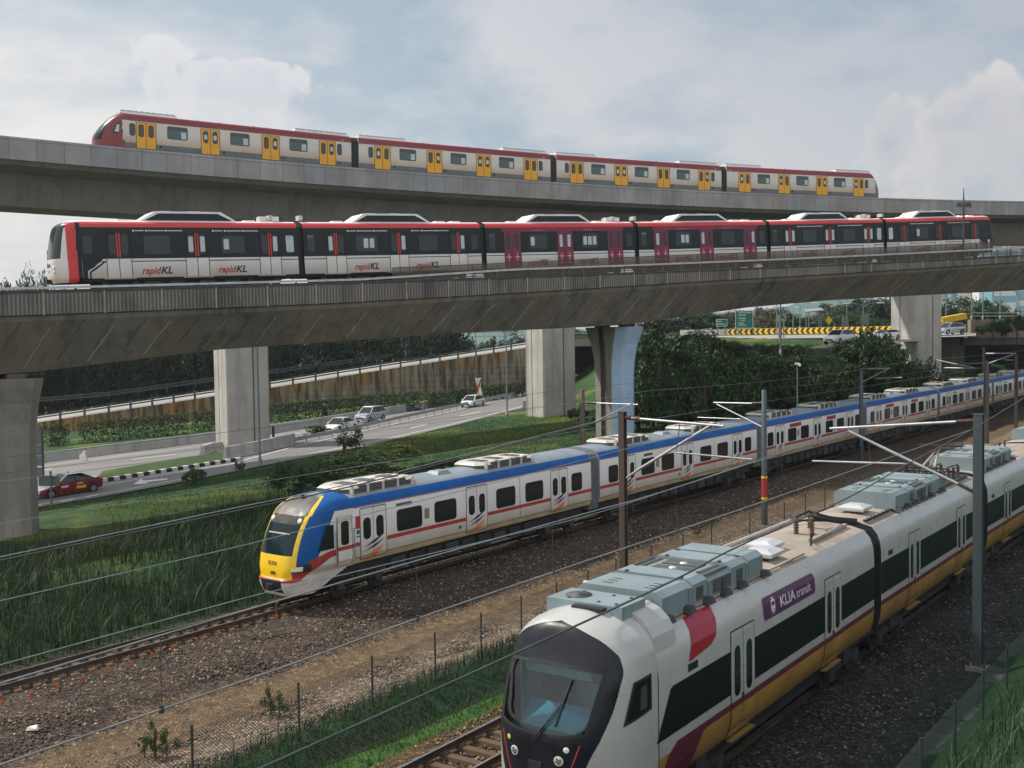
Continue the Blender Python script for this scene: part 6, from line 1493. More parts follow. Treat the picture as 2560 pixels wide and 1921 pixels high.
# sign seen from behind in front of the taxi, and the big sign edge at the left pier
b = onroad(129, 1268); e = empty('road_sign', b, 'blank grey back of a road sign on one post in front of the taxi', 'sign'); T_ = Vector((.93, -.36, 0)); mb = MB(); mb.box((0, 0, 1.1), (.1, .1, 2.3), GBACK); mb.build('post', e); mb = MB(); mb.box(T_ * -.0 + Vector((-.12, .06, 1.62)), (1.3, .05, .62), GBACK); mb.build('panel', e)
b = onroad(101, 1222); e = empty('road_sign', b, 'tall grey sign frame seen edge-on beside the left flared pier', 'sign'); mb = MB()
for x in (-.35, .25): mb.box((x, 0, 2.2), (.12, .12, 4.6), MASTG)
mb.build('post', e); mb = MB(); [mb.box((-.05, 0, z), (.5, .1, .7), GBACK) for z in (1.2, 2.0, 2.8, 3.6, 4.3)]; mb.build('panel', e)
def gsign(xl, xr, yt, yb, Y, lines, label, post=True, bot=None, cat='sign'):
    a, b_ = at(xl, yb, Y), at(xr, yb, Y); zt = at(xl, yt, Y).z; c = (a + b_) / 2; wd = (b_ - a).length; h = zt - c.z; zb = gz(c.x, c.y) if bot is None else bot
    e = empty('road_sign', Vector((c.x, c.y, zb)), label, 'sign', 'green direction signs'); o = c.z - zb; mb = MB(); mb.box((0, 0, o + h / 2), (wd, .08, h), GSIGN); mb.box((0, .06, o + h / 2), (wd * .96, .04, h * .96), GBACK)
    for xx, zz, sx_, sz_ in ((0, o + .08 * 1, wd * .96, .06), (0, o + h - .08, wd * .96, .06), (-wd * .48, o + h / 2, .06, h * .94), (wd * .48, o + h / 2, .06, h * .94)): mb.box((xx, -.05, zz), (sx_, .02, sz_), LAMPW)
    mb.build('panel', e); tm = MB()
    for st, fx, fz, hh in lines:
        v, f = text_mesh(st, 1, 0, .01); k = hh * h; mx_ = max(p[0] for p in v); k2 = min(k, wd * (.97 - fx) / mx_ * .95); tm.add([(-wd / 2 + fx * wd + p[0] * k2, -.055, o + fz * h + p[1] * k) for p in v], f, LAMPW)
    tm.build('lettering', e)
    if post:
        q = MB(); [q.box((s_ * wd * .33, .12, o / 2), (.18, .18, o + .3), GBACK) for s_ in (-1, 1)]; q.build('post', e)
    return e
gsign(1838, 1883, 777, 822, 176, [('Seri Kembangan', .18, .86, .11), ('Balakong', .18, .73, .11), ('Putrajaya', .18, .55, .11), ('KLIA', .30, .42, .12), ('Kajang', .18, .28, .11), ('Seremban', .18, .16, .11)], 'large green direction sign with white lettering behind the chevron barrier')
gsign(1790, 1818, 798, 817, 178, [('Pusat', .1, .62, .26), ('Bandaraya', .1, .28, .26)], 'small green direction sign left of the large green sign')
gsign(1945, 1963, 787, 804, 160, [('Jln', .15, .6, .25), ('Sg Besi', .12, .25, .25)], 'small green sign on two posts in front of the chevron barrier')
gsign(1253, 1297, 800, 833, 186, [('Kajang', .22, .74, .2), ('UPM', .22, .42, .2), ('Serdang', .22, .12, .2)], 'green sign above the far bridge railing, cut off by the viaduct')
# chevron barrier
CHY = paint('chevron_yellow', (.72, .44, .02), .5)
e = empty('chevron_barrier', at(1819, 837, 180), 'long yellow and black chevron board along the outer edge of the high road', 'barrier'); o3 = e.location.copy()
cp_ = [(1700, 839, 186), (1819, 837.5, 180), (1960, 835.5, 170), (2100, 834, 159), (2240, 832, 149), (2430, 829.5, 143)]; mb = MB(); P = [at(*q) - o3 for q in cp_]; H_ = Vector((0, 0, .92)); kk = 0; cum = 0
for i, (a, b_) in enumerate(zip(P, P[1:])):
    L_b = (b_ - a).length; n = max(1, round(L_b / 1.25)); fw_ = Vector((-.2, -1, 0)) * .05
    mb.add([a, b_, b_ + H_, a + H_], [(0, 1, 2, 3)], CHY if i else CON_ROAD); mb.add([a + H_, b_ + H_, b_ + H_ + Vector((0, .25, 0)), a + H_ + Vector((0, .25, 0))], [(0, 1, 2, 3)], CON_ROAD)
    if not i: continue
    for k in range(n):
        u = (b_ - a) / n; q = a + u * k + fw_; m_ = H_ / 2
        mb.add([q + u * .05 + m_, q + u * .38 + H_ * .97, q + u * .82 + H_ * .97, q + u * .48 + m_], [(0, 1, 2, 3)], BLACK); mb.add([q + u * .05 + m_, q + u * .48 + m_, q + u * .82 + H_ * .03, q + u * .38 + H_ * .03], [(0, 1, 2, 3)], BLACK)
mb.build('board', e)
for i in (1, 2, 3, 4):
    q = MB(); q.box(P[i] + Vector((0, .15, .2)), (.2, .2, 1.4), GBACK); q.build('post', e)
# high road sheets
def strip(name, up_, lo_, m, kind='structure'):
    mb = MB(); U_ = [at(*q) for q in up_]; L2 = [at(*q) for q in lo_]
    for i in range(len(U_) - 1): mb.add([L2[i], L2[i + 1], U_[i + 1], U_[i]], [(0, 1, 2, 3)], m)
    o = mb.build(name); tag(o, kind=kind); return o
strip('road', [(1640, 843, 186), (1819, 839.5, 178), (1960, 838, 168), (2100, 836.5, 158), (2240, 834.5, 148), (2440, 832.5, 142)], [(1640, 849, 176), (1819, 848.5, 166), (1960, 846.5, 157), (2100, 845, 147), (2240, 846, 138), (2440, 841, 133)], ASPH2)
strip('road', [(1930, 884, 110.5), (2000, 873.5, 115.5), (2060, 862, 120), (2130, 856, 124), (2240, 848.2, 132), (2300, 845.5, 134)], [(1918, 896, 106.5), (2000, 881, 112), (2070, 871, 116.2), (2130, 866, 119), (2240, 856, 125.5), (2300, 853, 128)], ASPH2)
# other things on the high road
e = empty('bus_shelter', at(2035, 826, 172), 'open shelter with a pale slanting roof beyond the chevron barrier', 'shelter'); mb = MB(); mb.add([(-1.6, -1, 2.9), (1.3, -1, 3.15), (1.5, 1.2, 3.6), (-1.3, 1.2, 3.35)], [(0, 1, 2, 3)], STEEL); mb.add([(-1.6, -1, 2.8), (1.3, -1, 3.05), (1.5, 1.2, 3.5), (-1.3, 1.2, 3.25)], [(3, 2, 1, 0)], GBACK); mb.build('roof', e)
for x, y in ((-1, -.6), (1.0, -.6), (-1, .9), (1.1, .9)): q = MB(); q.box((x, y, 1.4), (.12, .12, 3.2), POLE); q.build('post', e)
q = MB(); q.bar((-1, -.6, 1.1), (1, -.6, 1.1), .06, .08, POLE); q.bar((-1, -.6, 2.0), (1, -.6, 2.0), .06, .06, POLE); q.build('rail', e)
e = empty('warning_sign', at(2072, 839, 150), 'small yellow warning sign on a thin post in front of the chevrons', 'sign'); mb = MB(); mb.tube([(0, 0, -.8), (0, 0, 2.2)], .05, RUSTP, 6); mb.build('post', e); mb = MB(); mb.add([(0, -.06, 1.5), (.5, -.06, 2.1), (0, -.06, 2.7), (-.5, -.06, 2.1)], [(0, 1, 2, 3)], CHY); mb.add([(0, -.02, 1.5), (.5, -.02, 2.1), (0, -.02, 2.7), (-.5, -.02, 2.1)], [(3, 2, 1, 0)], GBACK); mb.build('panel', e)
for x, yt, yb, Y, wd, lb in ((2113, 796, 818, 168, 17, 'grey back of a sign board beyond the chevron barrier'), (2163, 787, 812, 172, 19, 'grey back of a larger sign board near the tree trunkline')):
    p = at(x, yb, Y); e = empty('road_sign', p, lb.replace(' near the tree trunkline', ' close to the white crossover'), 'sign', 'sign backs on the high road'); sc_ = Y / 2700; mb = MB(); mb.box((0, 0, (yb - yt) * sc_ / 2), (wd * sc_, .08, (yb - yt) * sc_), GBACK); mb.build('panel', e); q = MB(); [q.box((s_ * wd * sc_ * .3, .1, .4), (.14, .14, 2.8), POLE) for s_ in (-1, 1)]; q.build('post', e)
for x, yt, yb, Y, arms, lb in ((2000, 764, 825, 190, [(-1.6, 0), (2.2, 0)], 'twin-armed lamp post behind the bus shelter'), (2158, 765, 830, 175, [(-2.2, 0), (2.4, 0)], 'twin-armed lamp post in front of the dark tall trees'), (1983, 776, 830, 165, [(.6, 0)], 'short lamp post right of the small green sign'), (2117, 750, 825, 200, [], 'plain tall post between the lamp posts'),
                               (2365, 700, 800, 160, [], 'tall grey post left of the tilted yellow truck'), (2429, 690, 800, 150, [], 'tall grey post standing at the end of the concrete wall'), (2457, 690, 800, 175, [(-.5, 0)], 'thin post among the trees beyond the concrete wall'), (2500, 690, 798, 190, [], 'thin teal post in front of the glass towers'), (2546, 734, 790, 165, [(-1.2, 0)], 'lamp post with a short arm at the right edge'), (1942, 740, 838, 170, [], 'pale thin post beside the small green sign')):
    b, h = post_from(x, yb, yt, Y); lamp_post(b, h, lb, .1, arms)
b, h = post_from(1952, 890, 736, 96); lamp_post(b, h + 1, 'pole rising from the bushes to the underside of the lower viaduct', .09, m=POLE)
b, h = post_from(1993, 990, 912, 80); e = empty('camera_pole', b, 'thin grey pole with a small white camera above the bushes', 'pole'); mb = MB(); mb.tube([(0, 0, -1), (0, 0, h)], [.06, .05], POLE, 6); mb.build('pole', e); mb = MB(); mb.box((.02, -.1, h + .02), (.3, .5, .2), LAMPW, (Vector((.8, .2, -.5)).normalized(), Vector((-.24, .97, 0)), Vector((.5, .12, .85))), chamfer=.15); mb.build('camera', e)
# tilted yellow tipper body
e = empty('tipper_truck', at(2380, 806, 158), 'tilted yellow tipper truck body beyond the silver hatchback', 'truck'); mb = MB(); ax_t = (Vector((.985, .0, .17)).normalized(), Vector((0, 1, 0)), Vector((-.17, 0, .985))); mb.box((0, 0, .55), (3.6, 2.0, .85), CHY, ax_t)
for k in (-.3, 0, .3): mb.box(ax_t[0] * (k * 3.6) + Vector((0, -1.03, .55)), (.08, .06, .85), CHY, ax_t)
mb.build('tipper_body', e); mb = MB(); mb.box((-1.6, 0, -.45), (1.3, 1.9, 1.0), CHY, chamfer=.15); mb.build('cab', e); mb = MB(); mb.box((.3, 0, -.6), (3.0, 1.6, .3), RUST); mb.box((2.2, 0, .75), (.5, 1.8, .9), RUST, ax_t); mb.build('chassis', e)
for wx in (-1.5, .6, 1.5):
    w_ = MB(); w_.tube([(wx, -1.0, -.8), (wx, -.7, -.8)], .42, TYRE, 14); w_.build('wheel', e)
# bridge over the railway at the right, with concrete walls
e = empty('road_bridge', at(2346, 915, 140), 'dark concrete road bridge whose black opening swallows the tracks at the far right', 'bridge'); o3 = e.location.copy()
def slab(mb, xl, xr, yt, yb, Y, dep, m): a, b_ = at(xl, yb, Y), at(xr, yb, Y); zt = at(xl, yt, Y).z; mb.box(((a + b_) / 2 - o3) + Vector((0, dep / 2, (zt - a.z) / 2)), ((b_ - a).length, dep, zt - a.z), m)
mb = MB(); slab(mb, 2225, 2411, 842.5, 985, 139.5, 14, CON_DARK); mb.build('abutment', e); mb = MB(); slab(mb, 2405, 2760, 858, 985, 156, 2, paint('opening_shade', (.012, .013, .014), .9)); mb.build('shade_wall', e)  # black wall added as the darkness inside the opening
mb = MB(); slab(mb, 2408, 2760, 843, 861, 139, 15, CON_DARK); mb.build('deck_beam', e); mb = MB(); slab(mb, 2427, 2760, 797, 842.6, 141.5, 1.0, CON_LOW); mb.build('parapet', e)
mb = MB(); slab(mb, 2225, 2440, 838.5, 842, 138.8, 1.2, CON_LOW); mb.build('edge_beam', e)
q = MB()
for z in (.35, .75): q.bar(at(2430, 797, 142) - o3 + Vector((0, 0, z)), at(2700, 797, 142) - o3 + Vector((0, 0, z)), .06, .08, STEEL)
q.build('handrail', e)
# small far bridge between the middle pier and the blue pier
e = empty('road_bridge', at(1430, 930, 182), 'low dark overpass glimpsed between the middle pier and the blue-sided pier', 'bridge'); o3 = e.location.copy(); mb = MB(); slab(mb, 1428, 1640, 838, 858, 181, 12, CON_DARK); mb.build('deck_beam', e); mb = MB(); slab(mb, 1400, 1640, 858, 935, 189, 2, paint('underpass_shade', (.03, .03, .03), .9)); mb.build('shade_wall', e); mb = MB(); slab(mb, 1436, 1500, 848, 866, 178, 1.2, CON_LOW); mb.build('parapet', e)  # rear wall carries the shade under the overpass in its colour
mb = MB(); slab(mb, 1395, 1438, 853, 940, 180, 8, CON_DARK); mb.build('abutment', e); q = MB()
for z in (.3, .9): q.bar(at(1434, 838, 181) - o3 + Vector((0, 0, z)), at(1640, 838, 181) - o3 + Vector((0, 0, z)), .12, .12, STEEL)
q.build('handrail', e)
# far buildings
BPINK = paint('pale_pink_render', (.62, .57, .56), .8, 0, .06, .05); BGL = paint('blue_tower_glass', (.16, .33, .42), .2, .2, .15, .05); BW = paint('pale_tower_frame', (.58, .60, .62), .7)
def building(x, Y, wd, dep, h, m, label, kind):
    p = at(x, 760, Y); p.z = 0; e = empty('tower_block' if kind != 'arch' else 'apartment_building', p, label, 'building', 'far buildings'); mb = MB(); mb.box((0, dep / 2, h / 2), (wd, dep, h), m); mb.build('wall', e); k = 0
    if kind == 'arch':
        for i in range(3):
            w_ = MB(); n = 8; xx = -wd * .28 + i * 3.4; w_.add([(xx - 1.1, -.05, h * .5), (xx + 1.1, -.05, h * .5), (xx + 1.1, -.05, h * .5 + 6)] + [(xx + 1.1 * math.cos(math.pi * j / n), -.05, h * .5 + 6 + 2.0 * math.sin(math.pi * j / n)) for j in range(1, n)] + [(xx - 1.1, -.05, h * .5 + 6)], [tuple(range(3 + n))], BGL); w_.build('window', e)
        for zz in (.30, .38, .46, .72, .8, .88):
            for i in range(5): w_ = MB(); w_.box((-wd * .35 + i * wd * .17, -.03, h * zz), (1.3, .08, 1.6), BGL); w_.build('window', e)
    else:
        nz = int(h / 9)
        for j in range(nz): w_ = MB(); w_.box((0, -.05, 4.5 + j * 9), (wd * .86, .1, 5.6), BGL if m is not BGL else BW); w_.build('window', e)
    r = MB(); r.box((0, dep / 2, h + .6), (wd * .6, dep * .6, 1.2), BW); r.build('roof', e)
building(2368, 420, 15, 12, 44, BPINK, 'pale pink building with three tall arched windows beyond the trees', 'arch')
building(2398, 520, 12, 12, 50, BPINK, 'plain pale block right of the arched building', 'tower')
building(2478, 620, 14, 14, 56, BW, 'white framed tower left of the blue glass tower', 'tower'); building(2512, 560, 13, 14, 52, BGL, 'blue glass tower near the right edge', 'tower'); building(2548, 640, 16, 14, 60, BW, 'pale tower at the right edge of the photo', 'tower')
# far hills
mb = MB(); HILL = paint('haze_blue_hill', (.06, .12, .11), 1, 0, .2, .02); hr2 = random.Random(9); row = []  # blue-green of distant haze put into the hill colour
for i in range(60):
    x = -200 + i * 26; row.append((x, 1250, 22 + 30 * math.exp(-((x - 370) / 150) ** 2) + 8 * math.sin(i * .9) + hr2.uniform(-3, 3)))
for (x0, y0, z0), (x1, y1, z1) in zip(row, row[1:]): mb.add([(x0, y0 - 250, 0), (x1, y1 - 250, 0), (x1, y1, z1), (x0, y0, z0)], [(0, 1, 2, 3)], HILL, True); mb.add([(x0, y0, z0), (x1, y1, z1), (x1, y1 + 300, 0), (x0, y0 + 300, 0)], [(0, 1, 2, 3)], HILL, True)
tag(mb.build('hills'), kind='structure')
# air
if HAZE:
    mb = MB(); hm_ = bpy.data.materials.new('thin_air'); hm_.use_nodes = True; n_ = hm_.node_tree.nodes; n_.remove(n_['Principled BSDF']); pv = n_.new('ShaderNodeVolumePrincipled'); pv.inputs['Density'].default_value = HAZE; pv.inputs['Color'].default_value = (.80, .88, .95, 1); pv.inputs['Anisotropy'].default_value = .3; hm_.node_tree.links.new(pv.outputs[0], n_['Material Output'].inputs['Volume']); pv.inputs['Density Attribute'].default_value = ''; pv.inputs['Color Attribute'].default_value = ''; pv.inputs['Temperature Attribute'].default_value = ''; hm_.cycles.homogeneous_volume = True
    mb.box((0, 850, 34), (5200, 2500, 76), hm_); tag(mb.build('haze'), kind='stuff')
# litter
p = onroad(209, 1109, .02); p = at(209, 1109, onroad(209, 1160).y + 3); p.z = gz(p.x, p.y); mb = MB(); mb.loft([[(-.3, -.15, 0), (.35, -.2, 0), (.3, .2, 0), (-.3, .2, 0)], [(-.42, -.1, .55), (.15, -.2, .5), (.2, .15, .45), (-.35, .15, .6)], [(-.05, -.12, .95), (.12, -.1, .9), (.12, .08, .9), (-.02, .1, 1.0)]], LAMPW, True); tag(mb.build('plastic_bag', loc=p), 'white plastic bag lying on the grass behind the concrete barrier', 'bag')

p = onz(82, 1815, -.5); p.z = gz(p.x, p.y) + .02; mb = MB(); mb.loft([[(-.16, -.1, 0), (.17, -.08, 0), (.15, .1, 0), (-.14, .1, 0)], [(-.12, -.07, .10), (.13, -.1, .06), (.10, .06, .12), (-.13, .08, .07)]], LAMPW, True); tag(mb.build('plastic_scrap', loc=p), 'small white plastic scrap on the gravel at the lower left', 'litter')
# ------------------------------------------------------------------ vegetation
LEAF_D = foliage('dark_leaves', (.014, .034, .015), (.045, .082, .026), (.024, .055, .022))
LEAF_M = foliage('mid_leaves', (.018, .045, .018), (.055, .10, .030), (.03, .07, .024))
LEAF_Y = foliage('yellow_green_leaves', (.05, .085, .02), (.13, .16, .03), (.07, .11, .024))
LEAF_B = foliage('brownish_leaves', (.06, .055, .03), (.13, .115, .06), (.08, .085, .04))
LEAF_F = foliage('forest_leaves', (.008, .022, .013), (.022, .046, .022), (.014, .034, .018))
BARK = paint('bark', (.075, .055, .04), .9, 0, .3, 3)
def crown_mesh(name, m, n, rx, ry, rz, ls, clumps, seed, base=.15):
    r = np.random.default_rng(seed); c = r.normal(size=(clumps, 3)); c /= np.linalg.norm(c, axis=1)[:, None]; c *= (r.uniform(.35, 1.0, clumps) ** .6)[:, None]
    c[:, 2] = np.abs(c[:, 2]) * .95 - base; c[:, 2] = np.where(r.random(clumps) < .22, -np.abs(c[:, 2]) * .6, c[:, 2])
    k = r.integers(0, clumps, n); cr = r.uniform(.16, .36, clumps)
    o = r.normal(size=(n, 3)); o /= np.linalg.norm(o, axis=1)[:, None]; p = c[k] + o * (r.random(n) ** .45 * cr[k])[:, None]
    p = p * [rx, ry, rz]; p[:, 2] += rz * .5
    nrm = o + r.normal(size=(n, 3)) * .8 + [0, 0, .5]; nrm /= np.linalg.norm(nrm, axis=1)[:, None]
    a = np.cross(nrm, r.normal(size=(n, 3))); a /= np.linalg.norm(a, axis=1)[:, None]; b = np.cross(nrm, a); s = r.uniform(.6, 1.35, n)[:, None] * ls
    V = np.stack([p - a * s, p + b * s * .45 + a * s * .1, p + a * s, p - b * s * .45 + a * s * .1], 1).reshape(-1, 3); Fc = np.arange(4 * n).reshape(n, 4)
    me_o = np_mesh(name, V, Fc, [m]); me = me_o.data; bpy.data.objects.remove(me_o); return me
def trunk_mesh(name, h, r, seed, limbs=5, spread=.28):
    rn = random.Random(seed); mb = MB(); mb.tube([(0, 0, -.4), (.03 * h * rn.uniform(-1, 1), .02 * h, h * .35), (.04 * h * rn.uniform(-1, 1), 0, h * .75)], [r, r * .75, r * .35], BARK, 8)
    for i in range(limbs):
        a = rn.uniform(0, 6.28); z = h * rn.uniform(.3, .6); mb.tube([(0, 0, z), (math.cos(a) * h * spread * .5, math.sin(a) * h * spread * .5, z + h * .18), (math.cos(a) * h * spread, math.sin(a) * h * spread, z + h * .3)], [r * .45, r * .3, r * .1], BARK, 6)
    o = mb.build(name); me = o.data; bpy.data.objects.remove(o); return me
VAR = {}
def variant(key, m, n, ls, clumps, count=3, rz=1.0):
    VAR[key] = [(crown_mesh('crown', m, n, 1, 1, rz, ls, clumps, 10 * i + len(VAR)), trunk_mesh('trunk', 1.0, .05, i)) for i in range(count)]
variant('bush', LEAF_D, 3600, .062, 34, 4); variant('bushm', LEAF_M, 3200, .062, 30, 3); variant('forest', LEAF_F, 5000, .05, 40, 4); variant('airy', LEAF_M, 2400, .055, 22, 3); variant('brown', LEAF_B, 2600, .055, 28, 2); variant('big', LEAF_M, 9000, .035, 46, 2); variant('yell', LEAF_Y, 900, .10, 16, 2); variant('thin', LEAF_M, 800, .075, 12, 3)
rv = random.Random(21)
def plant(kind, p, rx, h, label, cat, group=None, name='tree', trunk_h=.35, ry=None):
    """crown of half width rx; total height h above p"""
    cm, tm = rv.choice(VAR[kind]); e = empty(name, p, label, cat, group, rv.uniform(0, 6.28)); ry = ry or rx
    c = bpy.data.objects.new('crown', cm); COL.objects.link(c); c.parent = e; ch = h * (1 - trunk_h); c.scale = (rx, ry, ch / 1.45); c.location = (0, 0, h * trunk_h + ch * .02)
    t_ = bpy.data.objects.new('trunk', tm); COL.objects.link(t_); t_.parent = e; t_.scale = (h * .8, h * .8, h * .85)
    return e
def on_ground(x, y):
    r = ray(x, y); k = 5.0
    while k < 400:
        q = CAMP + r * k
        if q.z <= gz(q.x, q.y): return Vector((q.x, q.y, gz(q.x, q.y)))
        k += .25
    return CAMP + r * 400
# thicket on the embankment between the piers
ENV = [(1560, 905), (1600, 860), (1640, 812), (1700, 826), (1760, 824), (1820, 858), (1880, 872), (1940, 872), (1990, 868), (2060, 880), (2130, 858), (2160, 815), (2205, 815), (2235, 900), (2290, 908), (2340, 895), (2390, 905), (2430, 912)]
cells = []
for Y in (71, 77, 83, 89, 95, 101, 108, 114):
    x = 1585 + (Y % 4) * 9
    while x < 2430: cells.append((x + rv.uniform(-12, 12), Y + rv.uniform(-2, 2))); x += 3.4 * 2700 / Y * .62
for x, Y in cells:
    p = at(x, 900, Y); v, t_ = vt(p.x, p.y)
    if v > -5.0 or v < -36: continue
    if Y > 110 and x < 2140: continue
    if x < 1668 and Y < 88: continue
    z0 = gz(p.x, p.y); top = at(x, interp(ENV, x) + rv.uniform(-6, 30 if Y < 104 else 10) + max(0, (106 - Y)) * rv.uniform(.4, 1.6), Y).z; h = top - z0
    if h < .35: continue
    h = max(h, 1.3)
    h = min(h, 8.5); w_ = min(rv.uniform(1.9, 3.0), h * .75 + .6)
    plant(rv.choice(['bush', 'bush', 'bushm', 'bushm', 'airy']), Vector((p.x, p.y, z0)), w_, h, 'dark green bush in the dense thicket between the blue-sided pier and the farthest pier', 'bush', 'bushes of the thicket', 'bush', .06)
for x, yt, Y, rx, lb in ((1662, 800, 93, 3.4, 'tallest bushy tree of the thicket, right beside the blue-sided pier'), (2182, 812, 108, 3.0, 'round tree that hides the tail of the white crossover'), (2310, 893, 112, 2.2, 'bush climbing at the foot of the farthest square pier')):
    p = at(x, 900, Y); z0 = gz(p.x, p.y); plant('bush', Vector((p.x, p.y, z0)), rx, at(x, yt, Y).z - z0, lb, 'tree', None, 'tree', .1)
# dark wood behind the ramp
for i, (x, Y) in enumerate([(x + rv.uniform(-14, 14), Y) for Y, st, a, b in ((181, 62, -60, 1130), (196, 70, -90, 1150)) for x in range(a, b, st)]):
    p = at(x, 900, Y + rv.uniform(-3, 3)); z0 = gz(p.x, p.y); top = at(x, 800 if x > 150 else 700, Y).z; h = top - z0 + rv.uniform(-1, 1.5)
    plant('forest', Vector((p.x, p.y, z0)), rv.uniform(4.0, 5.4), h, 'dark tree in the wood behind the ramp railing', 'tree', 'trees of the dark wood', 'tree', .04)
for x, yt, Y, rx, lb in ((18, 668, 175, 6.5, 'tall rounded tree at the left edge behind the black and white train'), (66, 652, 180, 5.0, 'tallest tree at the left, its top just left of the train front'), (96, 668, 188, 4.5, 'dark treetop touching the front of the black and white train')):
    p = at(x, 900, Y); z0 = gz(p.x, p.y); plant('big', Vector((p.x, p.y, z0)), rx, at(x, yt, Y).z - z0, lb, 'tree', None, 'tree', .1)
for x, yt, Y, rx in ((1040, 822, 214, 5), (1100, 826, 214, 5), (1160, 828, 212, 5), (1215, 832, 205, 4), (1270, 830, 207, 4), (1330, 826, 208, 4.5), (1400, 822, 208, 4.5), (1460, 812, 205, 5)):
    p = at(x, 900, Y); z0 = gz(p.x, p.y); plant('bush', Vector((p.x, p.y, z0)), rx, at(x, yt, Y).z - z0, 'tree beyond the far bridge railing around the cut-off green sign', 'tree', 'trees beyond the far bridge', 'tree', .1)
# trees beyond the high road
for kd, x, yt, Y, rx, lb in (('forest', 1655, 786, 200, 5, 0), ('bush', 1715, 782, 205, 5, 0), ('bush', 1770, 776, 210, 5, 0), ('brown', 1822, 772, 215, 4.5, 1), ('brown', 1905, 766, 205, 4.2, 1), ('brown', 1932, 764, 215, 4.5, 1), ('bushm', 1968, 778, 222, 4, 0), ('bushm', 2015, 790, 225, 5, 0), ('bushm', 2045, 784, 230, 4.5, 0),
                             ('brown', 2075, 756, 225, 5, 1), ('airy', 2105, 760, 205, 5, 0), ('bushm', 2135, 775, 190, 4.5, 0), ('forest', 2165, 738, 240, 7, 2), ('forest', 2205, 730, 235, 7, 2), ('forest', 2232, 732, 240, 7, 2), ('bushm', 2190, 795, 185, 3.5, 0), ('bushm', 2220, 800, 188, 3.5, 0)):
    p = at(x, 830, Y); z0 = gz(p.x, p.y); plant(kd, Vector((p.x, p.y, z0)), rx, at(x, yt, Y).z - z0, ['leafy green tree beyond the chevron barrier', 'brownish dry-looking tree beyond the chevron barrier', 'tall very dark tree left of the farthest square pier'][lb], 'tree', ['green trees beyond the chevrons', 'brownish trees beyond the chevrons', 'tall dark trees by the farthest pier'][lb], 'tree', .06)
for kd, x, yt, Y, rx, lb in (('bush', 2352, 748, 190, 3.6, 'dark tree directly right of the farthest square pier'), ('airy', 2418, 733, 205, 5.0, 'open-branched tree in front of the pale pink building'), ('bushm', 2474, 739, 200, 4.4, 'dense rounded tree in front of the glass towers'), ('bushm', 2545, 760, 195, 4.2, 'leafy tree at the right edge under the towers'), ('forest', 2385, 768, 215, 4.5, 'low dark tree behind the yellow tipper truck'), ('bush', 2440, 770, 218, 4.5, 'low tree between the two posts beyond the concrete wall'), ('bush', 2510, 776, 215, 4.5, 'low bushy tree beyond the concrete wall, right of the thin teal post'),
                             ('bush', 2482, 796, 137.5, 2.0, 'dark bush hanging over the concrete wall of the road bridge'), ('bush', 2542, 784, 137.5, 2.4, 'dark bush over the concrete wall at the right edge')):
    p = at(x, 842 if Y < 150 else 830, Y); z0 = gz(p.x, p.y) if Y > 150 else p.z; plant(kd, Vector((p.x, p.y, z0)), rx, at(x, yt, Y).z - z0, lb, 'tree' if Y > 150 else 'bush', None, 'tree' if Y > 150 else 'bush', .06)
# clipped hedges
def hedge(xl, xr, ytl, ytr, ybl, ybr, dY, label):
    a, b = onroad(xl, ybl), onroad(xr, ybr); a = at(xl, ybl, a.y); b = at(xr, ybr, b.y); h = (at(xl, ytl, a.y).z - a.z + at(xr, ytr, b.y).z - b.z) / 2; d = b - a; L = d.length; n = int(L * 330); r = np.random.default_rng(int(xl)); u = r.random(n); w_ = r.uniform(-.8, .8, n); zz = r.random(n)
    face = r.integers(0, 3, n); w_ = np.where(face == 0, -.8 + r.normal(0, .06, n), w_); zz = np.where(face == 1, 1 + r.normal(0, .03, n), zz); dn = np.array(d) ; s_ = np.array([d.y, -d.x, 0]) / math.hypot(d.x, d.y)
    p = np.outer(u, dn) - np.outer(w_, s_) * 1.0 + np.outer(zz * h, [0, 0, 1]); o_ = r.normal(size=(n, 3)); o_ /= np.linalg.norm(o_, axis=1)[:, None]; a2 = np.cross(o_, r.normal(size=(n, 3))); a2 /= np.linalg.norm(a2, axis=1)[:, None]; b2 = np.cross(o_, a2); sz = .13
    V = np.stack([p - a2 * sz, p + b2 * sz * .6, p + a2 * sz, p - b2 * sz * .6], 1).reshape(-1, 3); o = np_mesh('hedge', V, np.arange(4 * n).reshape(n, 4), [LEAF_D, LEAF_Y], np.where((zz > .95) & (r.random(n) < .5), 1, 0)); o.location = a  # paler leaves along the top put sunlight into the colour
    tag(o, label, 'hedge')
hedge(111, 163, 1066, 1064, 1118, 1110, 0, 'short clipped hedge block by the left flared pier'); hedge(199, 472, 1060, 1036, 1108, 1083, 0, 'longest clipped hedge in front of the ramp, sunlit along its top'); hedge(478, 560, 1034, 1028, 1080, 1072, 0, 'clipped hedge running behind the nearest square pier')
hedge(672, 1052, 1012, 982, 1060, 1025, 0, 'dark clipped hedge below the orange stained wall, left of the gap'); hedge(1060, 1330, 980, 958, 1022, 988, 0, 'dark clipped hedge below the stained wall, nearest the middle pier'); hedge(770, 806, 1070, 1066, 1092, 1087, 0, 'small clipped hedge block between the guardrail and the white saloon car')
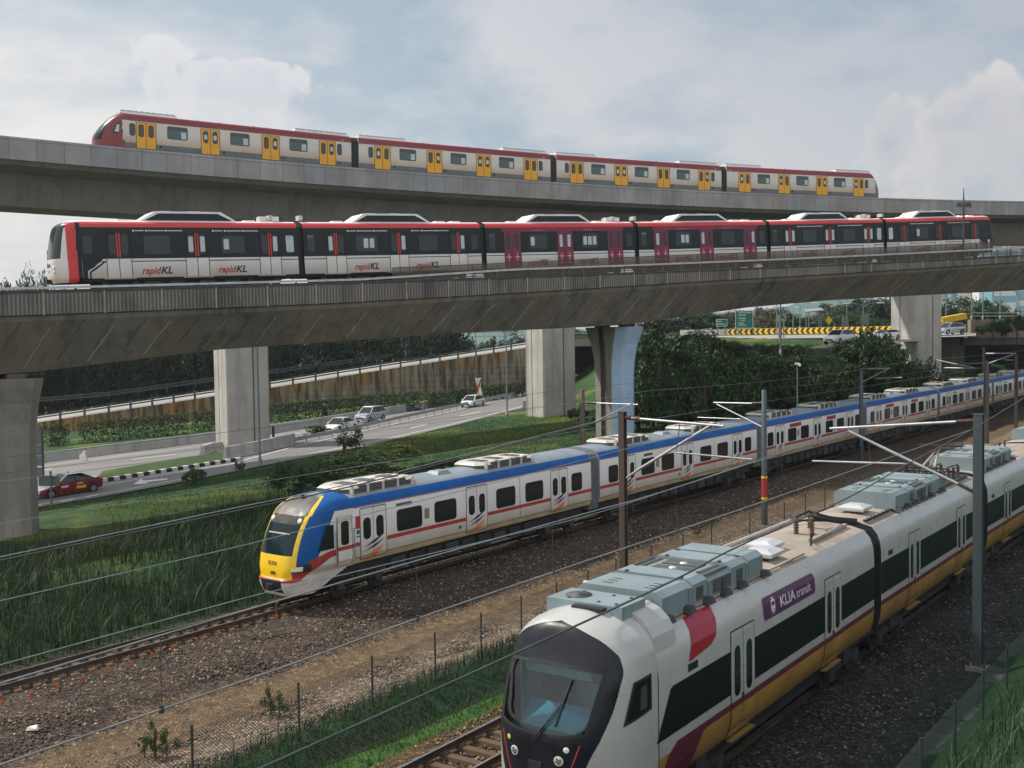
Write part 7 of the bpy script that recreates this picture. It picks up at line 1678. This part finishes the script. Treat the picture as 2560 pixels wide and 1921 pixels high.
# shrubs on the lawn
for kd, x, yb, yt, rx, lb, nm in (('bushm', 762, 1243, 1150, 2.3, 'dark round shrub on the lawn behind the train nose', 'shrub'), ('thin', 862, 1160, 1052, 1.5, 'thin young tree at the lawn edge in front of the white saloon', 'sapling'), ('bushm', 900, 1182, 1120, 2.4, 'low bushy growth under the thin young tree', 'shrub'), ('bushm', 842, 1172, 1128, 1.6, 'small leafy shrub left of the thin young tree', 'shrub'), ('yell', 1000, 1150, 1112, 2.2, 'pale yellow-green shrub right of the thin young tree', 'shrub'),
                                 ('yell', 330 + 160, 1202, 1168, .8, 'small bright tuft-like shrub beside the road arrow', 'shrub'), ('bush', 1030, 1205, 1160, 2.6, 'low dark shrub behind the roof of the leading carriage', 'shrub'), ('bush', 1130, 1180, 1145, 2.2, 'flat dark shrub right of the low dark shrub', 'shrub'), ('bush', 1528, 1085, 1000, 1.8, 'bush squeezed between the middle pier and the blue-sided pier', 'shrub'), ('bushm', 1446, 1050, 1012, 1.2, 'small shrub at the right foot of the middle pier', 'shrub'),
                                 ('thin', 606, 1190, 1145, .6, 'spindly seedling at the road edge near the striped kerb', 'sapling'), ('yell', 480, 1212, 1175, .9, 'bushy grass clump at the road edge near the white arrow', 'shrub')):
    p = on_ground(x, yb); plant(kd, p, rx, max(.6, at(x, yt, p.y).z - p.z), lb, 'shrub' if nm == 'shrub' else 'young tree', None, nm, .05 if nm == 'shrub' else .25)
for x, yb, yt, rx, lb in ((388, 1900, 1790, .30, 'tall weed with a leafy top on the gravel at the lower left'), (362, 1905, 1838, .26, 'small weed left of the tall weed on the gravel'), (418, 1900, 1832, .30, 'bushy weed right of the tall weed on the gravel'), (678, 1790, 1708, .30, 'leafy sapling at the gravel edge near a fence post'), (700, 1800, 1745, .26, 'short sapling just right of the leafy sapling'), (1745, 1345, 1320, .3, 'single green weed on the gravel near the painted mast')):
    p = on_ground(x, yb); plant('thin', p, rx, at(x, yt, p.y).z - p.z, lb, 'young tree', None, 'sapling', .2)
EDGE = [(-160, 1314), (95, 1271), (300, 1236), (460, 1206), (700, 1158), (940, 1112), (1140, 1066), (1322, 1020), (1500, 975)]
def offroad(X, Y):
    D = np.stack([X, Y, ground(X, Y) - CAMZ], 1); z = D @ np.array(FW); px = CX + F * (D @ np.array(RT)) / z; py = CY - F * (D @ np.array(UP)) / z
    return py > np.interp(px, [a for a, b in EDGE], [b for a, b in EDGE])
# ---- blades: reeds and grasses (each a mass nobody could count)
def blades(name, P, h, wd, bend, mats, seed, segs=3, kindlabel=None):
    r = np.random.default_rng(seed); n = len(P); az = r.uniform(0, 2 * np.pi, n); d = np.stack([np.cos(az), np.sin(az), np.zeros(n)], 1); s_ = np.stack([-np.sin(az), np.cos(az), np.zeros(n)], 1); h = h * r.uniform(.55, 1.2, n); bd = bend * r.uniform(.3, 1.6, n); rows = []
    for i in range(segs + 1):
        f = i / segs; c = P + d * (h * bd * f ** 2)[:, None] + np.outer(h * (f - bd * .45 * f ** 3), [0, 0, 1]); k = wd * (1 - f) ** .7 * (1 if i else .8) / 2; rows += [c - s_ * k, c + s_ * k]
    V = np.stack(rows, 1).reshape(-1, 3); b = (np.arange(n) * (2 * (segs + 1)))[:, None]; Fc = np.concatenate([b + [2 * i, 2 * i + 1, 2 * i + 3, 2 * i + 2] for i in range(segs)], 0); o = np_mesh(name, V, Fc, mats); tag(o, kindlabel, 'grass', kind='stuff'); return o
def scatter(n, v0_, v1_, t0_, t1_, seed, wspace=True, cond=None):
    r = np.random.default_rng(seed); v = r.uniform(v0_, v1_, n); t_ = r.uniform(t0_, t1_, n); vv = v - .041 * (t_ - 22) if wspace else v; X, Y = from_vt(vv, t_); k = np.ones(n, bool)
    if cond is not None: k = cond(X, Y, v, t_)
    X, Y = X[k], Y[k]; return np.stack([X, Y, ground(X, Y)], 1)
def grassmat(n_, a, b, c): return foliage(n_, a, b, c, .35)
REED = grassmat('reed_blades', (.010, .024, .011), (.032, .056, .021), (.018, .038, .015)); REEDL = grassmat('pale_reed_blades', (.07, .10, .05), (.13, .17, .09), (.08, .12, .06)); GRA = grassmat('lawn_blades', (.020, .060, .018), (.055, .13, .034), (.032, .09, .024)); GRY = grassmat('dry_blades', (.10, .13, .02), (.24, .23, .035), (.16, .18, .03)); GRD = grassmat('dark_grass_blades', (.012, .034, .016), (.03, .075, .03), (.02, .05, .022))
rn_ = np.random.default_rng(5)
def nz(X, Y, s): return np.sin(X * s + 1.3 * np.sin(Y * s * .7)) * np.cos(Y * s * 1.1 + .8 * np.sin(X * s * .6))
Pr = scatter(22000, -17, -3.0, -2, 52, 1, False, lambda X, Y, v, t: (rn_.random(len(X)) < np.where(v < -10, .55, 1.0) * (1 - sstep(t, 38, 52))) & (nz(X, Y, .5) > -.75)); o = blades('reeds', Pr, 1.45, .036, .42, [REED], 2, 4, 'tall dark reeds on the bank beside the left track')
Pr2 = Pr[rn_.random(len(Pr)) < .06]; blades('reeds', Pr2 + [0, 0, .2], 1.5, .032, .6, [REEDL], 3, 4, 'pale bent reed tips above the dark reed bank')
blades('grass', scatter(42000, -46, -7, 18, 88, 4, False, lambda X, Y, v, t: (np.abs(Y) > 0) & ((v > -16) | (t > 36)) & offroad(X, Y) & (X < 8)), .17, .06, .4, [GRA], 6, 2, 'mown and rough green lawn between the road and the tracks')
blades('grass', scatter(16000, -38, -16, 30, 92, 14, False, lambda X, Y, v, t: (nz(X, Y, .16) > .05) & (v < -18) & offroad(X, Y) & (X < 6)), .26, .06, .4, [GRY], 7, 2, 'yellowish dry grass drifting across the lawn')
blades('grass', scatter(13000, 8.8, 11.3, 2, 75, 8), .42, .028, .5, [GRD], 9, 3, 'dark rank grass along the chain-link fence')
blades('grass', scatter(7000, 11.9, 13.0, 2, 40, 10), .14, .03, .4, [GRA], 11, 2, 'short bright grass between the dark bank and the empty track')
blades('grass', scatter(9000, -7.5, -2.7, 0, 110, 12, False), .45, .04, .5, [GRD], 13, 3, 'dark grass at the far edge of the ballast')
Pf = scatter(5200, 25.0, 31.5, 12, 60, 15, True, lambda X, Y, v, t: nz(X, Y, 1.1) > -.55); blades('reeds', Pf, 1.05, .030, .55, [GRD], 16, 4, 'dark grass in the lower right corner behind the netting'); blades('reeds', Pf[::5] + [0, 0, .15], 1.15, .026, .75, [REEDL], 17, 4, 'pale bent grass blades in the lower right corner'); blades('reeds', Pf[2::4], .9, .03, .5, [GRA], 18, 3, 'brighter green grass in the lower right corner')
# ---- loose stones on the ballast
def stones(name, P, size, m, seed, lab):
    r = np.random.default_rng(seed); n = len(P); base = np.array([[1, 0, 0], [0, 1, 0], [-1, 0, 0], [0, -1, 0], [0, 0, 1], [0, 0, -1]], float); V = base[None] * r.uniform(.5, 1.3, (n, 6, 1)) * [1, 1, .7]; a = r.uniform(0, 6.28, n); c, s_ = np.cos(a), np.sin(a)
    V = np.stack([V[..., 0] * c[:, None] - V[..., 1] * s_[:, None], V[..., 0] * s_[:, None] + V[..., 1] * c[:, None], V[..., 2] + .3 * V[..., 0] * r.normal(size=(n, 1))], -1) * (size * r.uniform(.6, 1.5, (n, 1, 1))) + P[:, None, :]
    f = np.array([[0, 1, 4], [1, 2, 4], [2, 3, 4], [3, 0, 4], [1, 0, 5], [2, 1, 5], [3, 2, 5], [0, 3, 5]]); Fc = (np.arange(n) * 6)[:, None, None] + f[None]; o = np_mesh(name, V.reshape(-1, 3), Fc.reshape(-1, 3), [m]); tag(o, lab, 'stones', kind='stuff')
def stonemat(nm, a, b, c):
    t = NT(nm); g_ = t.new('ShaderNodeNewGeometry'); return t.fin(t.ramp(g_.outputs['Random Per Island'], [(0, sc3(a, .5)), (.5, a), (.85, b), (1, c)]), .75, spec=.4)
SD = stonemat('ballast_stone', (.062, .047, .036), (.125, .092, .066), (.36, .31, .25)); SL = stonemat('light_stone', (.15, .115, .085), (.24, .19, .145), (.44, .39, .33)); SB_ = stonemat('brown_ballast_stone', (.085, .05, .03), (.16, .10, .055), (.32, .24, .16))
stones('gravel', scatter(26000, -2.4, 3.9, 3, 75, 20, False), .05, SD, 21, 'dark ballast stones under the blue-roofed train'); stones('gravel', scatter(15000, 6.0, 9.0, 3, 60, 22), .05, SL, 23, 'light rounded stones along the fence'); stones('gravel', scatter(13000, 13.0, 18.0, 4, 30, 24), .045, SB_, 25, 'brown ballast beside the airport track'); SK = stonemat('dark_ballast_stone', (.035, .033, .032), (.07, .065, .06), (.22, .21, .20))  # SK: darker stones for the strip beside the airport train
stones('gravel', scatter(15000, 18.6, 23.4, 14, 62, 26), .045, SK, 27, 'dark ballast in front of the airport train')
stones('gravel', scatter(3500, 3.8, 6.2, 3, 60, 28, False), .03, SL, 29, 'scattered pebbles on the brown dirt strip')
